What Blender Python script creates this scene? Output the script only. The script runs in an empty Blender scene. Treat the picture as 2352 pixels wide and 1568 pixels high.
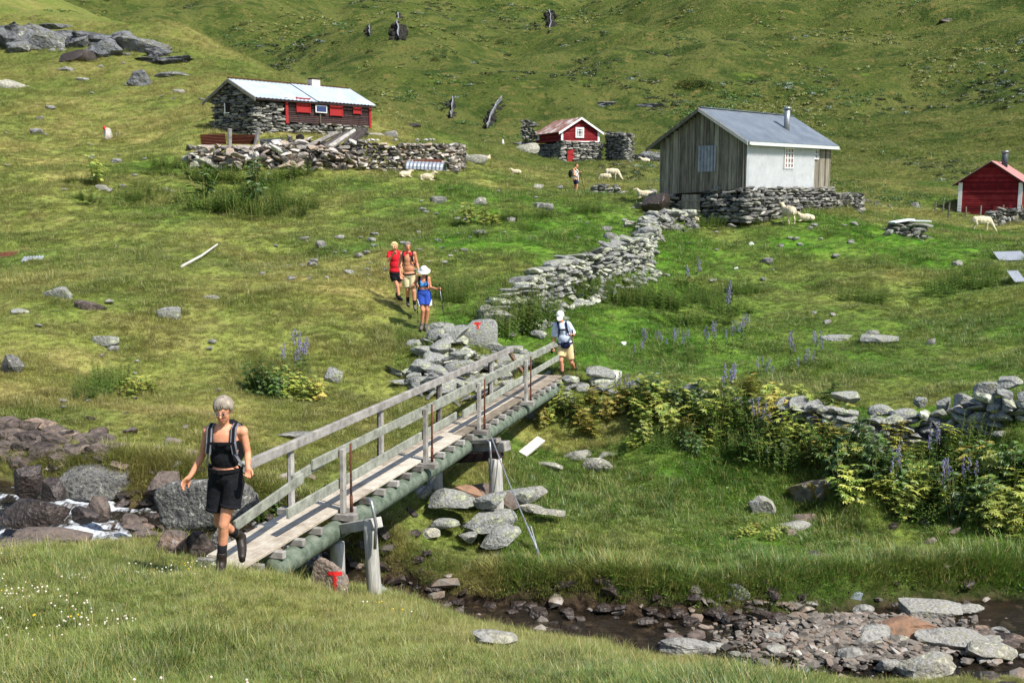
import bpy, bmesh, math, random
import numpy as np
from mathutils import Vector, Matrix
R = math.radians
# ---------------------------------------------------------------- camera, sky, sun, exposure
sc = bpy.context.scene
F, CX, CY = 2500.0, 1176.0, 784.0          # focal length and centre in units of a 2352 wide picture
TH = math.atan(354 / 2500)                 # camera looks this far down
cam_d = bpy.data.cameras.new('camera'); cam = bpy.data.objects.new('camera', cam_d)
sc.collection.objects.link(cam); sc.camera = cam
cam.location = (0, 0, 0); cam.rotation_euler = (math.pi / 2 - TH, 0, 0)
cam_d.sensor_width = 36; cam_d.lens = 36 * F / 2352; cam_d.clip_end = 3000; cam_d.clip_start = .1
SUN = Vector((.76, -.65, 0)).normalized() * math.cos(R(50)) + Vector((0, 0, math.sin(R(50))))
w = bpy.data.worlds.new('World'); sc.world = w; w.use_nodes = True
nt = w.node_tree; bg = nt.nodes['Background']; sky = nt.nodes.new('ShaderNodeTexSky')
sky.sky_type = 'NISHITA'; sky.sun_disc = False; sky.sun_elevation = R(50); sky.sun_rotation = math.atan2(SUN.x, SUN.y)
nt.links.new(sky.outputs[0], bg.inputs[0]); bg.inputs[1].default_value = .12
sun_d = bpy.data.lights.new('sun', 'SUN'); sun_d.energy = 4.8; sun_d.angle = R(.55); sun_d.color = (1, .95, .87)
sun = bpy.data.objects.new('sun', sun_d); sc.collection.objects.link(sun)
sun.rotation_euler = SUN.to_track_quat('Z', 'Y').to_euler()
sc.view_settings.view_transform = 'Standard'; sc.view_settings.look = 'None'
sc.view_settings.exposure = 0.5; sc.view_settings.gamma = 1
sc.render.engine = 'CYCLES'; sc.cycles.max_bounces = 6; sc.cycles.diffuse_bounces = 3; sc.cycles.transparent_max_bounces = 6
C = sc.collection
rng = np.random.default_rng(7); random.seed(7)

# ---------------------------------------------------------------- terrain function
def ray(px, py):
    a, b = (px - CX) / F, (CY - py) / F
    return np.array([a, math.cos(TH) + b * math.sin(TH), -math.sin(TH) + b * math.cos(TH)])
def P(px, py, Y):                                     # the place at distance Y seen in direction px, py
    r = ray(px, py); return Vector(r * (Y / r[1]))
CP = [  # survey points of the ground: direction and distance
 (0,1568,6.2),(600,1568,6.2),(1200,1568,6.4),(1800,1568,7),(0,1420,7.8),(600,1430,8),(1100,1480,8.4),(0,1312,10.7),(200,1300,10.7),(400,1328,10.7),(505,1322,10.15),(560,1332,10.9),(660,1338,11.7),(865,1372,13.0),
 (755,1388,12.4),(950,1420,11.7),(1100,1460,11.2),(1300,1508,10.6),(1600,1578,9.6),(2000,1690,8.4),(2352,1800,7.4),(2900,1850,7),
 (1138,1172,18.4),(1100,1258,17.3),(1000,1300,16.4),(1300,1330,16.2),(1300,1200,18.4),(1350,1082,22.3),(1250,1010,23.4),(1250,935,24.8),(1290,882,25.2),(1340,868,25.6),
 (1500,1200,18.6),(1650,1092,21.3),(1850,1160,20),(2100,1240,18.5),(2352,1290,17.5),(2700,1300,17.5),(1800,1250,17.8),(2100,1310,16.7),(2352,1350,16),(1600,1350,16),
 (1500,902,24.2),(1750,955,22.7),(1950,1003,21.2),(2352,965,20),(2700,930,20),(1500,850,27),(1750,890,25.4),(2000,930,23.6),(2352,885,23),(2352,820,26.5),
 (1300,800,27.5),(1700,800,29),(2000,780,30),(2352,760,30),(1600,700,35),(2300,650,38),(1900,600,43),(1700,530,49),(1600,497,52),(1860,494,52.5),(1500,485,52),(1960,488,57),
 (2100,545,50),(2257,532,62),(2275,492,75),(2380,492,73),(2000,470,75),(1500,445,58),(1400,440,64),(1322,444,62),(1405,403,85),(1450,374,98),(1300,370,100),(1150,332,100),
 (1000,424,57),(850,394,60),(600,394,58),(450,392,58),(700,312,68),(450,292,70),(840,318,73),(590,308,66),(950,318,80),(1050,560,40),(1200,640,34),(900,560,41),(700,500,47),(600,560,40),
 (300,560,38),(200,450,48),(0,600,36),(600,637,30.5),(600,600,38),(300,680,27),(0,700,26),(100,850,21),(0,950,18.7),(300,880,22),(650,925,22),(850,800,25.5),(970,755,28),
 (940,703,29.8),(915,690,30.8),(800,650,31),(900,905,23.4),(700,1050,19),(850,1050,19.5),(1000,950,22.4),(900,1150,17.6),(800,1200,16.6),(400,990,18.2),(200,970,18.3),(300,1080,16.6),(0,1060,17),(600,1150,16.6),
 (1090,790,26.5),(1250,700,32),(1450,625,38),(1150,745,29),
 (100,25,150),(300,62,140),(450,97,130),(650,167,115),(870,257,100),(0,150,105),(200,150,102),(400,165,98),(300,300,75),(0,300,72),(0,0,160),(0,430,50),(-400,500,40),(-400,200,90),(-300,0,150),(-200,800,22),(-200,1150,15.5),(-200,1300,10.5),
 (430,130,175),(300,90,185),(650,210,150),(600,100,230),(600,0,300),(900,205,170),(900,100,240),(1100,292,130),(1100,200,180),(1200,50,300),(1500,200,170),(1500,0,320),(2000,300,125),(2000,150,190),(2000,0,270),(2352,300,115),(2352,150,165),
 (2352,0,235),(2352,400,90),(1950,425,88),(1500,335,118),(1250,303,128),(2900,400,80),(2900,100,170),(1000,-80,420),(200,-60,420),(2000,-120,400),(2900,-150,350),(-400,-40,420),(1200,-180,650),(2500,-200,650),(0,-180,650)]
_c = np.array([P(*c) for c in CP])
_c = np.vstack([_c, [[0,0,-1.6],[-4,0,-1.5],[5,0,-1.9],[0,-6,-1.2],[-8,-6,-1],[8,-6,-2],[0,3.2,-2.2],[-14,6,-2.4],[14,6,-3.2]]])
def _uv(x, y): return np.stack([x / (y + 12) * 2.2, np.log(y + 12)], -1)
_q = _uv(_c[:, 0], _c[:, 1])
def _tps(d2): return .5 * d2 * np.log(d2 + 1e-9)
_n = len(_q); _A = np.zeros((_n + 3, _n + 3)); _A[:_n, :_n] = _tps(((_q[:, None] - _q[None]) ** 2).sum(-1)) + np.eye(_n) * 1e-4
_A[:_n, _n] = 1; _A[:_n, _n + 1:] = _q; _A[_n, :_n] = 1; _A[_n + 1:, :_n] = _q.T
# slope-like quantity z / (y + 12) is interpolated
_s = np.linalg.solve(_A, np.concatenate([_c[:, 2] / (_c[:, 1] + 12), np.zeros(3)]))
_tab = np.random.default_rng(3).random((256, 256))
def vnoise(x, y):
    xi, yi = np.floor(x).astype(int), np.floor(y).astype(int); fx, fy = x - xi, y - yi
    fx = fx * fx * (3 - 2 * fx); fy = fy * fy * (3 - 2 * fy); t = _tab
    a, b, c, d = t[xi & 255, yi & 255], t[(xi + 1) & 255, yi & 255], t[xi & 255, (yi + 1) & 255], t[(xi + 1) & 255, (yi + 1) & 255]
    return (a * (1 - fx) + b * fx) * (1 - fy) + (c * (1 - fx) + d * fx) * fy - .5
def fbm(x, y, n=4):
    s = 0; a = 1.
    for i in range(n): s = s + a * vnoise(x * 2 ** i + 17.3 * i, y * 2 ** i - 9.1 * i); a *= .5
    return s
def WP(px, py, z):
    r = ray(px, py); return r * (z / r[2])
_st = [(-500,1120,-4.5),(-200,1155,-4.55),(40,1190,-4.7),(200,1205,-4.85),(400,1222,-5.05),(560,1240,-5.3),(700,1292,-5.65),(820,1365,-6.05),(1000,1425,-6.38),(1300,1450,-6.42),(1600,1498,-6.48),(1900,1520,-6.52),(2250,1478,-6.54),(2600,1470,-6.56),(3100,1450,-6.6)]
STREAM = np.array([WP(*s) for s in _st])             # x, y, water level
_wd = np.array([1.4,1.4,1.35,1.2,1.0,.85,.65,.55,.6,.8,1.15,1.5,1.75,1.7,1.7])
def stream_d(x, y):                                   # distance to the centre line, level and half width there
    best = np.full(x.shape, 1e9); lev = np.zeros(x.shape); wid = np.ones(x.shape)
    for i in range(len(STREAM) - 1):
        a, b = STREAM[i], STREAM[i + 1]; dx, dy = b[0] - a[0], b[1] - a[1]
        t = np.clip(((x - a[0]) * dx + (y - a[1]) * dy) / (dx * dx + dy * dy), 0, 1)
        d = np.hypot(x - a[0] - t * dx, y - a[1] - t * dy); m = d < best
        best = np.where(m, d, best); lev = np.where(m, a[2] + t * (b[2] - a[2]), lev); wid = np.where(m, _wd[i] + t * (_wd[i + 1] - _wd[i]), wid)
    return best, lev, wid
def H(x, y, fine=True):
    x = np.asarray(x, float); y = np.asarray(y, float); sh = x.shape; x = x.ravel(); y = y.ravel(); out = np.empty(len(x))
    for k in range(0, len(x), 40000):
        xx, yy = x[k:k + 40000], y[k:k + 40000]; yc = np.maximum(yy, -10)
        q = _uv(xx, yc); d2 = ((q[:, None] - _q[None]) ** 2).sum(-1)
        z = (_tps(d2) @ _s[:_n] + _s[_n] + q @ _s[_n + 1:]) * (yc + 12)
        far = np.clip((yc - 90) / 130, 0, 1)
        z += far * (fbm(xx / 46 + yc / 160, yc / 60 - xx / 150, 4) * 11) + np.clip((yc - 65) / 60, 0, 1) * (fbm(xx / 12, yc / 12, 4) * 2.0)
        mid = np.clip((yc - 18) / 20, 0, 1); z += mid * fbm(xx / 3.3, yc / 3.6, 3) * .3
        if fine: z += fbm(xx / .75, yc / .8, 3) * (.10 + .1 * mid)
        d, lev, wid = stream_d(xx, yy); e = np.clip((d - wid * .85) / (.55 + .9 * (yy < np.interp(xx, STREAM[:, 0], STREAM[:, 1]))), 0, 1); e = e * e * (3 - 2 * e)
        bed = lev - .16 + fbm(xx / .5, yy / .5, 2) * .12
        z = np.where(d < 5, np.minimum(z, bed + (z - bed) * e), z); out[k:k + 40000] = z
    return out.reshape(sh)
def h1(x, y): return float(H(np.array([x]), np.array([y]))[0])
_Ys = np.exp(np.linspace(math.log(4.5), math.log(560), 900))
def G(px, py):                                        # first ground point seen in a direction
    r = ray(px, py); X = r[0] / r[1] * _Ys; Z = r[2] / r[1] * _Ys; d = Z - H(X, _Ys)
    i = np.argmax(d < 0)
    if d[i] >= 0: i = len(_Ys) - 1
    t = d[i - 1] / (d[i - 1] - d[i]) if i and d[i - 1] > d[i] else 0; Y = _Ys[i - 1] + t * (_Ys[i] - _Ys[i - 1])
    return Vector((r[0] / r[1] * Y, Y, h1(r[0] / r[1] * Y, Y)))
def mpp(v): return v[1] / F                            # metres per picture unit at a place

# ---------------------------------------------------------------- mesh and tagging helpers
class MB:
    def __init__(s): s.v = []; s.f = []; s.n = 0; s.r = []
    def add(s, v, f, r=None):
        v = np.asarray(v, float); s.v.append(v); s.f += [tuple(i + s.n for i in q) for q in f]; s.n += len(v)
        s.r.append(np.full(len(v), random.random() if r is None else r)); return s
    def box(s, c, size, M=None, r=None, jit=0):
        v = np.array([(x, y, z) for x in (-.5, .5) for y in (-.5, .5) for z in (-.5, .5)]) * np.array(size)
        if jit: v += (rng.random((8, 3)) - .5) * jit
        if M is not None: v = v @ np.array(M.to_3x3()).T
        return s.add(v + np.array(c), [(0,1,3,2),(4,6,7,5),(0,4,5,1),(2,3,7,6),(0,2,6,4),(1,5,7,3)], r)
    def beam(s, a, b, w, h, up=(0, 0, 1), r=None, jit=0):   # a squared timber from a to b, w across, h along up
        a, b = Vector(a), Vector(b); d = (b - a); L = d.length; d = d / L; sd = d.cross(Vector(up)).normalized(); u = sd.cross(d)
        return s.box((a + b) / 2, (w, L, h), Matrix((sd, d, u)).transposed(), r, jit)
    def tube(s, pts, rad, n=8, r=None, cap=True, sx=1):
        pts = [Vector(p) for p in pts]; rad = rad if hasattr(rad, '__len__') else [rad] * len(pts); v = []; prev = None
        for i, p in enumerate(pts):
            d = (pts[min(i + 1, len(pts) - 1)] - pts[max(i - 1, 0)]).normalized()
            if prev is None: u = d.orthogonal().normalized()
            else: u = (prev - d * prev.dot(d)).normalized()
            prev = u; w_ = d.cross(u)
            for k in range(n): a = 2 * math.pi * k / n; v.append(p + (u * math.cos(a) * sx + w_ * math.sin(a)) * rad[i])
        f = [(i * n + k, i * n + (k + 1) % n, (i + 1) * n + (k + 1) % n, (i + 1) * n + k) for i in range(len(pts) - 1) for k in range(n)]
        if cap: f += [tuple(reversed(range(n))), tuple(range((len(pts) - 1) * n, len(pts) * n))]
        return s.add([tuple(q) for q in v], f, r)
    def ell(s, c, rad, n=12, m=8, M=None, r=None):
        v = [(0, 0, 1)]; f = []
        for i in range(1, m):
            for k in range(n): a = 2 * math.pi * k / n; b = math.pi * i / m; v.append((math.sin(b) * math.cos(a), math.sin(b) * math.sin(a), math.cos(b)))
        v.append((0, 0, -1)); e = len(v) - 1
        for k in range(n):
            f.append((0, 1 + k, 1 + (k + 1) % n)); f.append((e, e - n + (k + 1) % n, e - n + k))
            for i in range(m - 2): f.append((1 + i * n + k, 1 + (i + 1) * n + k, 1 + (i + 1) * n + (k + 1) % n, 1 + i * n + (k + 1) % n))
        v = np.array(v) * np.array(rad if hasattr(rad, '__len__') else (rad,) * 3)
        if M is not None: v = v @ np.array(M.to_3x3()).T
        return s.add(v + np.array(c), f, r)
    def cap(s, a, b, ra, rb, n=10):                         # round-ended tapering limb
        a, b = Vector(a), Vector(b); d = (b - a); L = max(d.length, 1e-5); d = d / L; pts = [a - d * ra * q for q in (.99, .86, .5)] + [a] + [a.lerp(b, .5)] + [b] + [b + d * rb * q for q in (.5, .86, .99)]
        return s.tube(pts, [ra * .14, ra * .5, ra * .866, ra, (ra + rb) / 2, rb, rb * .866, rb * .5, rb * .14], n)
    def loft(s, secs, n=16, r=None, p=2.0):                 # (x, y, z, rx, ry) sections
        v = []
        for (x, y, z, rx, ry) in secs:
            for k in range(n):
                a = 2 * math.pi * k / n; c_, s_ = math.cos(a), math.sin(a)
                v.append((x + rx * math.copysign(abs(c_) ** (2 / p), c_), y + ry * math.copysign(abs(s_) ** (2 / p), s_), z))
        f = [(i * n + k, i * n + (k + 1) % n, (i + 1) * n + (k + 1) % n, (i + 1) * n + k) for i in range(len(secs) - 1) for k in range(n)]
        f += [tuple(reversed(range(n))), tuple(range((len(secs) - 1) * n, len(secs) * n))]
        return s.add(v, f, r)
    def mesh(s, name, off=(0, 0, 0)):
        me = bpy.data.meshes.new(name); v = np.concatenate(s.v) - np.array(off) if s.v else np.zeros((0, 3))
        me.from_pydata(v.tolist(), [], s.f); a = me.attributes.new('rnd', 'FLOAT', 'POINT')
        if len(v): a.data.foreach_set('value', np.concatenate(s.r).astype(np.float32))
        return me
    def build(s, name, m, parent=None, smooth=False, loc=None, bevel=0):
        off = Vector(parent['origin']) if parent is not None and 'origin' in parent else Vector((0, 0, 0))
        if loc is not None: off = Vector(loc)
        me = s.mesh(name, off); me.materials.append(m)
        if smooth: me.polygons.foreach_set('use_smooth', [True] * len(me.polygons))
        o = bpy.data.objects.new(name, me); C.objects.link(o)
        if bevel:
            q = o.modifiers.new('bevel', 'BEVEL'); q.width = bevel; q.segments = 1; q.limit_method = 'ANGLE'
        if parent is not None: o.parent = parent
        elif loc is not None: o.location = loc
        return o
def tag(o, label, cat, group=None):
    o['label'] = label; o['category'] = cat
    if group: o['group'] = group
    return o
def thing(name, label, cat, loc, group=None):
    o = bpy.data.objects.new(name, None); C.objects.link(o); o.location = loc; o['origin'] = [float(q) for q in loc]; o.empty_display_size = .2
    return tag(o, label, cat, group)
def copy_tree(o, parent=None):
    c = o.copy(); C.objects.link(c)
    if parent is not None: c.parent = parent
    for ch in list(o.children): copy_tree(ch, c)
    return c

# ---------------------------------------------------------------- materials
def lin(c): return tuple((q / 12.92 if q <= .04045 else ((q + .055) / 1.055) ** 2.4) for q in [x / 255 for x in c])
def mat(name, cols, scale=3, detail=6, rough=.85, bump=.3, bscale=None, stretch=(1, 1, 1), attr=0, spec=.2, metal=0, wave=None, dist=.02, orand=0, rot=(0, 0, 0), world=False):
    m = bpy.data.materials.new(name); m.use_nodes = True; t = m.node_tree; N = t.nodes.new; Lk = t.links.new; b = t.nodes['Principled BSDF']
    b.inputs['Roughness'].default_value = rough; b.inputs['Specular IOR Level'].default_value = spec; b.inputs['Metallic'].default_value = metal
    tc = N('ShaderNodeTexCoord'); mp = N('ShaderNodeMapping'); Lk(tc.outputs['Object'], mp.inputs[0]); mp.inputs['Scale'].default_value = stretch; mp.inputs['Rotation'].default_value = rot
    src = mp.outputs[0]
    if world: ge = N('ShaderNodeNewGeometry'); Lk(ge.outputs['Position'], mp.inputs[0])
    no = N('ShaderNodeTexNoise'); no.inputs['Scale'].default_value = scale; no.inputs['Detail'].default_value = detail; no.inputs['Roughness'].default_value = .65; Lk(src, no.inputs[0])
    val = no.outputs[0]
    if attr or orand:
        ad = N('ShaderNodeMath'); ad.operation = 'MULTIPLY_ADD'
        if attr: at = N('ShaderNodeAttribute'); at.attribute_name = 'rnd'; Lk(at.outputs['Fac'], ad.inputs[0])
        else: oi = N('ShaderNodeObjectInfo'); Lk(oi.outputs['Random'], ad.inputs[0])
        k = attr or orand; ad.inputs[1].default_value = k; Lk(val, ad.inputs[2]); sb = N('ShaderNodeMath'); sb.operation = 'SUBTRACT'; Lk(ad.outputs[0], sb.inputs[0]); sb.inputs[1].default_value = k / 2; val = sb.outputs[0]
    rp = N('ShaderNodeValToRGB'); e = rp.color_ramp.elements
    for i, (p_, c_) in enumerate(cols):
        q = e[i] if i < 2 else e.new(p_)
        q.position = p_; q.color = (*c_, 1)
    Lk(val, rp.inputs[0]); Lk(rp.outputs[0], b.inputs['Base Color'])
    if bump:
        n2 = N('ShaderNodeTexNoise'); n2.inputs['Scale'].default_value = bscale or scale * 4; n2.inputs['Detail'].default_value = 5; Lk(src, n2.inputs[0])
        bu = N('ShaderNodeBump'); bu.inputs['Strength'].default_value = bump; bu.inputs['Distance'].default_value = dist; Lk(n2.outputs[0], bu.inputs['Height']); Lk(bu.outputs[0], b.inputs['Normal'])
    return m
M = {}
_rk = lambda *a: [(p, lin(c)) for p, c in a]
M['stone'] = mat('grey_stone', _rk((.25,(60,60,58)),(.42,(106,106,102)),(.55,(138,137,132)),(.66,(120,118,102)),(.8,(180,179,173))), 9, 8, .92, 1, 22, attr=.5, dist=.04)
M['stone_lichen'] = mat('lichen_stone', _rk((.2,(72,72,72)),(.4,(122,123,120)),(.49,(152,153,148)),(.55,(114,115,110)),(.62,(160,164,134)),(.78,(200,201,194))), 7, 10, .95, 1, 22, attr=.35, dist=.04)
M['stone_bright'] = mat('fresh_stone', _rk((.2,(70,66,62)),(.4,(122,117,110)),(.5,(156,150,142)),(.62,(150,130,108)),(.8,(190,186,180))), 4, 8, .9, .9, 14, attr=.7, dist=.04)
M['gravel'] = mat('loose_gravel', _rk((.2,(62,58,54)),(.4,(100,95,88)),(.5,(124,118,110)),(.62,(122,106,92)),(.8,(158,153,146))), 4, 8, .9, .6, 14, attr=.45)
M['stone_red'] = mat('rust_brown_stone', _rk((.2,(40,36,34)),(.42,(86,77,71)),(.52,(112,100,92)),(.6,(90,84,80)),(.7,(134,112,96)),(.85,(156,151,146))), 7, 10, .85, 1, 18, orand=.35, world=True, dist=.04)
M['stone_wet'] = mat('wet_dark_stone', _rk((.2,(24,21,20)),(.5,(58,50,46)),(.8,(98,86,78))), 8, 9, .42, 1, 20, spec=.5, dist=.04)
M['stone_speck'] = mat('speckled_boulder', _rk((.3,(46,45,45)),(.44,(84,83,82)),(.5,(118,117,114)),(.56,(88,88,80)),(.62,(150,149,144)),(.74,(188,187,182))), 11, 14, .92, 1, 22, dist=.05)
M['boulder'] = mat('field_stone', _rk((.2,(80,79,77)),(.42,(126,125,120)),(.52,(156,154,148)),(.6,(126,124,112)),(.68,(162,160,142)),(.82,(204,203,196))), 8, 10, .95, 1, 18, orand=.3, world=True, dist=.04)
M['pink_stone'] = mat('pinkish_grey_stone', _rk((.25,(78,68,62)),(.42,(120,106,98)),(.52,(146,130,118)),(.6,(116,108,104)),(.75,(178,168,158))), 9, 10, .92, 1, 20, dist=.04)
M['orange_slab'] = mat('orange_slab', _rk((.25,(80,70,62)),(.42,(126,102,84)),(.55,(150,116,92)),(.65,(112,98,88)),(.8,(144,136,128))), 5, 9, .85, .5, 14)
M['wood'] = mat('weathered_wood', _rk((.2,(88,84,78)),(.45,(136,132,126)),(.6,(160,156,150)),(.8,(184,180,174))), 5, 8, .85, .45, 12, stretch=(1, 1, 1), attr=.35)
M['deck'] = mat('deck_wood', _rk((.2,(112,102,88)),(.45,(156,144,128)),(.6,(176,166,150)),(.8,(196,188,174))), 5, 10, .85, .5, 18, attr=.5)
M['post'] = mat('bleached_post', _rk((.2,(110,108,102)),(.45,(168,166,158)),(.6,(186,184,178)),(.8,(205,203,198))), 3, 8, .85, .5, 10, stretch=(9, 9, .8), attr=.1)
M['rail'] = mat('grey_rail_wood', _rk((.2,(96,98,90)),(.45,(146,148,136)),(.6,(166,168,156)),(.8,(186,186,178))), 6, 8, .85, .4, 14, attr=.3)
M['log'] = mat('green_treated_log', _rk((.2,(50,58,50)),(.42,(82,94,80)),(.55,(104,114,100)),(.7,(124,128,114)),(.85,(150,150,138))), 7, 12, .8, .6, 24)
M['dark_timber'] = mat('dark_tarred_timber', _rk((.3,(28,22,22)),(.7,(56,46,44))), 5, 6, .8, .3)
M['rust'] = mat('rusty_iron', _rk((.3,(58,34,26)),(.55,(94,56,40)),(.8,(122,82,62))), 12, 6, .8, .3)
M['steel'] = mat('galvanised_steel', _rk((.3,(120,124,128)),(.7,(170,174,178))), 14, 4, .45, .1, metal=.6, spec=.5)
def plain(name, c, rough=.8, spec=.2, bump=.1, var=.12, scale=20):
    a = [max(0, q * (1 - var)) for q in c]; b = [min(255, q * (1 + var)) for q in c]
    return mat(name, _rk((.3, a), (.7, b)), scale, 4, rough, bump, spec=spec)
# ---------------------------------------------------------------- ground sheet
def patch_nodes(t):
    """large colour patches shared by ground and grass: returns a 0..1 value for dry and for lush"""
    N = t.nodes.new; Lk = t.links.new; ge = N('ShaderNodeNewGeometry')
    def noise(s, d=4):
        n = N('ShaderNodeTexNoise'); n.inputs['Scale'].default_value = s; n.inputs['Detail'].default_value = d; n.inputs['Roughness'].default_value = .6; Lk(ge.outputs['Position'], n.inputs[0]); return n.outputs[0]
    return ge, noise
def mix(t, f, a, b):
    m = t.nodes.new('ShaderNodeMix'); m.data_type = 'RGBA'
    for s, q in ((0, f), (6, a), (7, b)):
        if hasattr(q, 'is_output') or hasattr(q, 'links'): t.links.new(q, m.inputs[s])
        elif s == 0: m.inputs[0].default_value = q
        else: m.inputs[s].default_value = (*q, 1)
    return m.outputs[2]
def remap(t, v, a, b):
    m = t.nodes.new('ShaderNodeMapRange'); m.inputs[1].default_value = a; m.inputs[2].default_value = b; m.interpolation_type = 'SMOOTHSTEP'; t.links.new(v, m.inputs[0]); return m.outputs[0]
def green(t, g):                                       # the meadow's colour from place alone
    ge, noise = patch_nodes(t)
    at = t.nodes.new('ShaderNodeAttribute'); at.attribute_name = 'dry'
    if g: at.attribute_type = 'INSTANCER'
    a = mix(t, remap(t, noise(.35, 5), .38, .62), lin((92, 122, 48)), lin((122, 138, 64)))
    a = mix(t, remap(t, noise(1.6, 4), .45, .68), a, lin((78, 102, 42)))
    a = mix(t, remap(t, noise(9, 6), .5, .68), a, lin((58, 78, 34)))
    dryc = mix(t, remap(t, noise(.8, 4), .4, .62), lin((138, 140, 74)), lin((156, 147, 90)))
    mr = t.nodes.new('ShaderNodeMapRange'); mr.inputs[1].default_value = 0; mr.inputs[2].default_value = -.35; t.links.new(at.outputs['Fac'], mr.inputs[0])
    a = mix(t, mr.outputs[0], a, mix(t, remap(t, noise(1.1, 4), .4, .62), lin((74, 116, 34)), lin((104, 138, 50))))
    return mix(t, at.outputs['Fac'], a, dryc), noise, ge
def ground_mat():
    m = bpy.data.materials.new('meadow_ground'); m.use_nodes = True; t = m.node_tree; b = t.nodes['Principled BSDF']; b.inputs['Roughness'].default_value = 1; b.inputs['Specular IOR Level'].default_value = .05
    col, noise, ge = green(t, False); N = t.nodes.new; Lk = t.links.new
    far = N('ShaderNodeAttribute'); far.attribute_name = 'far'; so = N('ShaderNodeAttribute'); so.attribute_name = 'soil'
    # mountain side: olive, mottled with darker heather and yellow moss
    c2 = mix(t, remap(t, noise(.045, 9), .4, .6), lin((80, 92, 42)), lin((98, 104, 54)))
    c2 = mix(t, remap(t, noise(.16, 8), .47, .62), c2, lin((64, 80, 36)))
    c2 = mix(t, remap(t, noise(.5, 6), .53, .66), c2, lin((112, 108, 60)))
    c2 = mix(t, remap(t, noise(1.1, 5), .56, .68), c2, lin((46, 60, 28)))
    c2 = mix(t, remap(t, noise(.33, 6), .62, .72), c2, lin((98, 120, 46)))
    col = mix(t, far.outputs['Fac'], col, c2)
    soilc = mix(t, remap(t, noise(5, 6), .4, .62), lin((27, 22, 18)), lin((70, 58, 47)))
    col = mix(t, so.outputs['Fac'], col, soilc)
    Lk(col, b.inputs['Base Color'])
    bu = N('ShaderNodeBump'); bu.inputs['Strength'].default_value = .9; bu.inputs['Distance'].default_value = .08; Lk(noise(9, 6), bu.inputs['Height'])
    b2 = N('ShaderNodeBump'); b2.inputs['Strength'].default_value = 1; Lk(far.outputs['Fac'], b2.inputs['Distance']); Lk(noise(1.6, 9), b2.inputs['Height']); Lk(bu.outputs[0], b2.inputs['Normal']); Lk(b2.outputs[0], b.inputs['Normal'])
    return m
def zone(x, y):
    """dryness, lushness of the sward at a place"""
    px = CX + x / np.maximum(y, 1) * F
    dry = .35 + fbm(x / 5 + 3, y / 5, 3) * .9
    dry += .3 * (px < 900) * (y > 19) * (y < 38) + .30 * (y > 60) * (px < 950) + .12 * (y < 12)
    dry += .55 * np.exp(-((y - 16.1) / .7) ** 2) * (px > 880) * (px < 1500) * (fbm(x / .7, y / .7, 2) > -.1); low = (y > 13.5) & (y < 23) & (px > 1150); dry -= .62 * low
    dry -= .3 * ((y > 26) & (px > 1000) & (y < 60))
    return np.clip(dry, -.4, 1)
def soil(x, y):
    d, lev, wid = stream_d(x, y); px = CX + x / np.maximum(y, 1) * F; farb = (px > 830) * (px < 1800) * (y > np.interp(x, STREAM[:, 0], STREAM[:, 1])); s = np.clip(1.1 + .35 * farb - (d - wid * .92) / (.42 + .1 * farb), 0, 1)  # far bank: bare earth band widened, overhang shade put into its dark colour
    return s
def worn(x, y):                                        # trodden path up from the bridge
    pts = np.array([(G(a, b))[:2] for a, b in ((1290,868),(1240,850),(1150,800),(1010,770),(975,760),(950,730),(925,705),(905,690))])
    best = np.full(x.shape, 9.)
    for a, b in zip(pts[:-1], pts[1:]):
        d_ = b - a; t = np.clip(((x - a[0]) * d_[0] + (y - a[1]) * d_[1]) / (d_ @ d_), 0, 1); best = np.minimum(best, np.hypot(x - a[0] - t * d_[0], y - a[1] - t * d_[1]))
    return np.clip(1 - (best - .12) / .35, 0, 1)
nu, nv = 640, 1250
vv = np.exp(np.linspace(math.log(5), math.log(700), nv)); uu = np.linspace(-.95, .95, nu)
Yg = vv[:, None] - 12 + 0 * uu[None]; Xg = uu[None] * vv[:, None]
Zg = H(Xg, Yg)
me = bpy.data.meshes.new('ground'); nvt = nu * nv; me.vertices.add(nvt)
me.vertices.foreach_set('co', np.stack([Xg, Yg, Zg], -1).ravel().astype(np.float32))
ii = np.arange(nvt).reshape(nv, nu); q = np.stack([ii[:-1, :-1], ii[:-1, 1:], ii[1:, 1:], ii[1:, :-1]], -1).reshape(-1, 4)
me.loops.add(q.size); me.loops.foreach_set('vertex_index', q.ravel().astype(np.int32)); me.polygons.add(len(q)); me.polygons.foreach_set('loop_start', np.arange(0, q.size, 4, dtype=np.int32))
me.update(); me.validate(); me.polygons.foreach_set('use_smooth', [True] * len(q))
def setattr_(me, n, v):
    a = me.attributes.new(n, 'FLOAT', 'POINT'); a.data.foreach_set('value', v.ravel().astype(np.float32))
xr, yr = Xg.ravel(), Yg.ravel()
setattr_(me, 'dry', zone(xr, yr)); lf_ = np.clip((920 - (CX + xr / np.maximum(yr, 1) * F)) / 260, 0, 1); setattr_(me, 'far', np.maximum(np.clip((yr - 62 - 85 * lf_) / 50, 0, 1), .45 * np.clip((yr - 60) / 35, 0, 1))); setattr_(me, 'soil', np.maximum(soil(xr, yr), worn(xr, yr) * np.clip(.5 + fbm(xr / .5, yr / .5, 2), 0, 1)))
me.materials.append(ground_mat()); go = bpy.data.objects.new('ground', me); C.objects.link(go); go['kind'] = 'structure'

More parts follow.
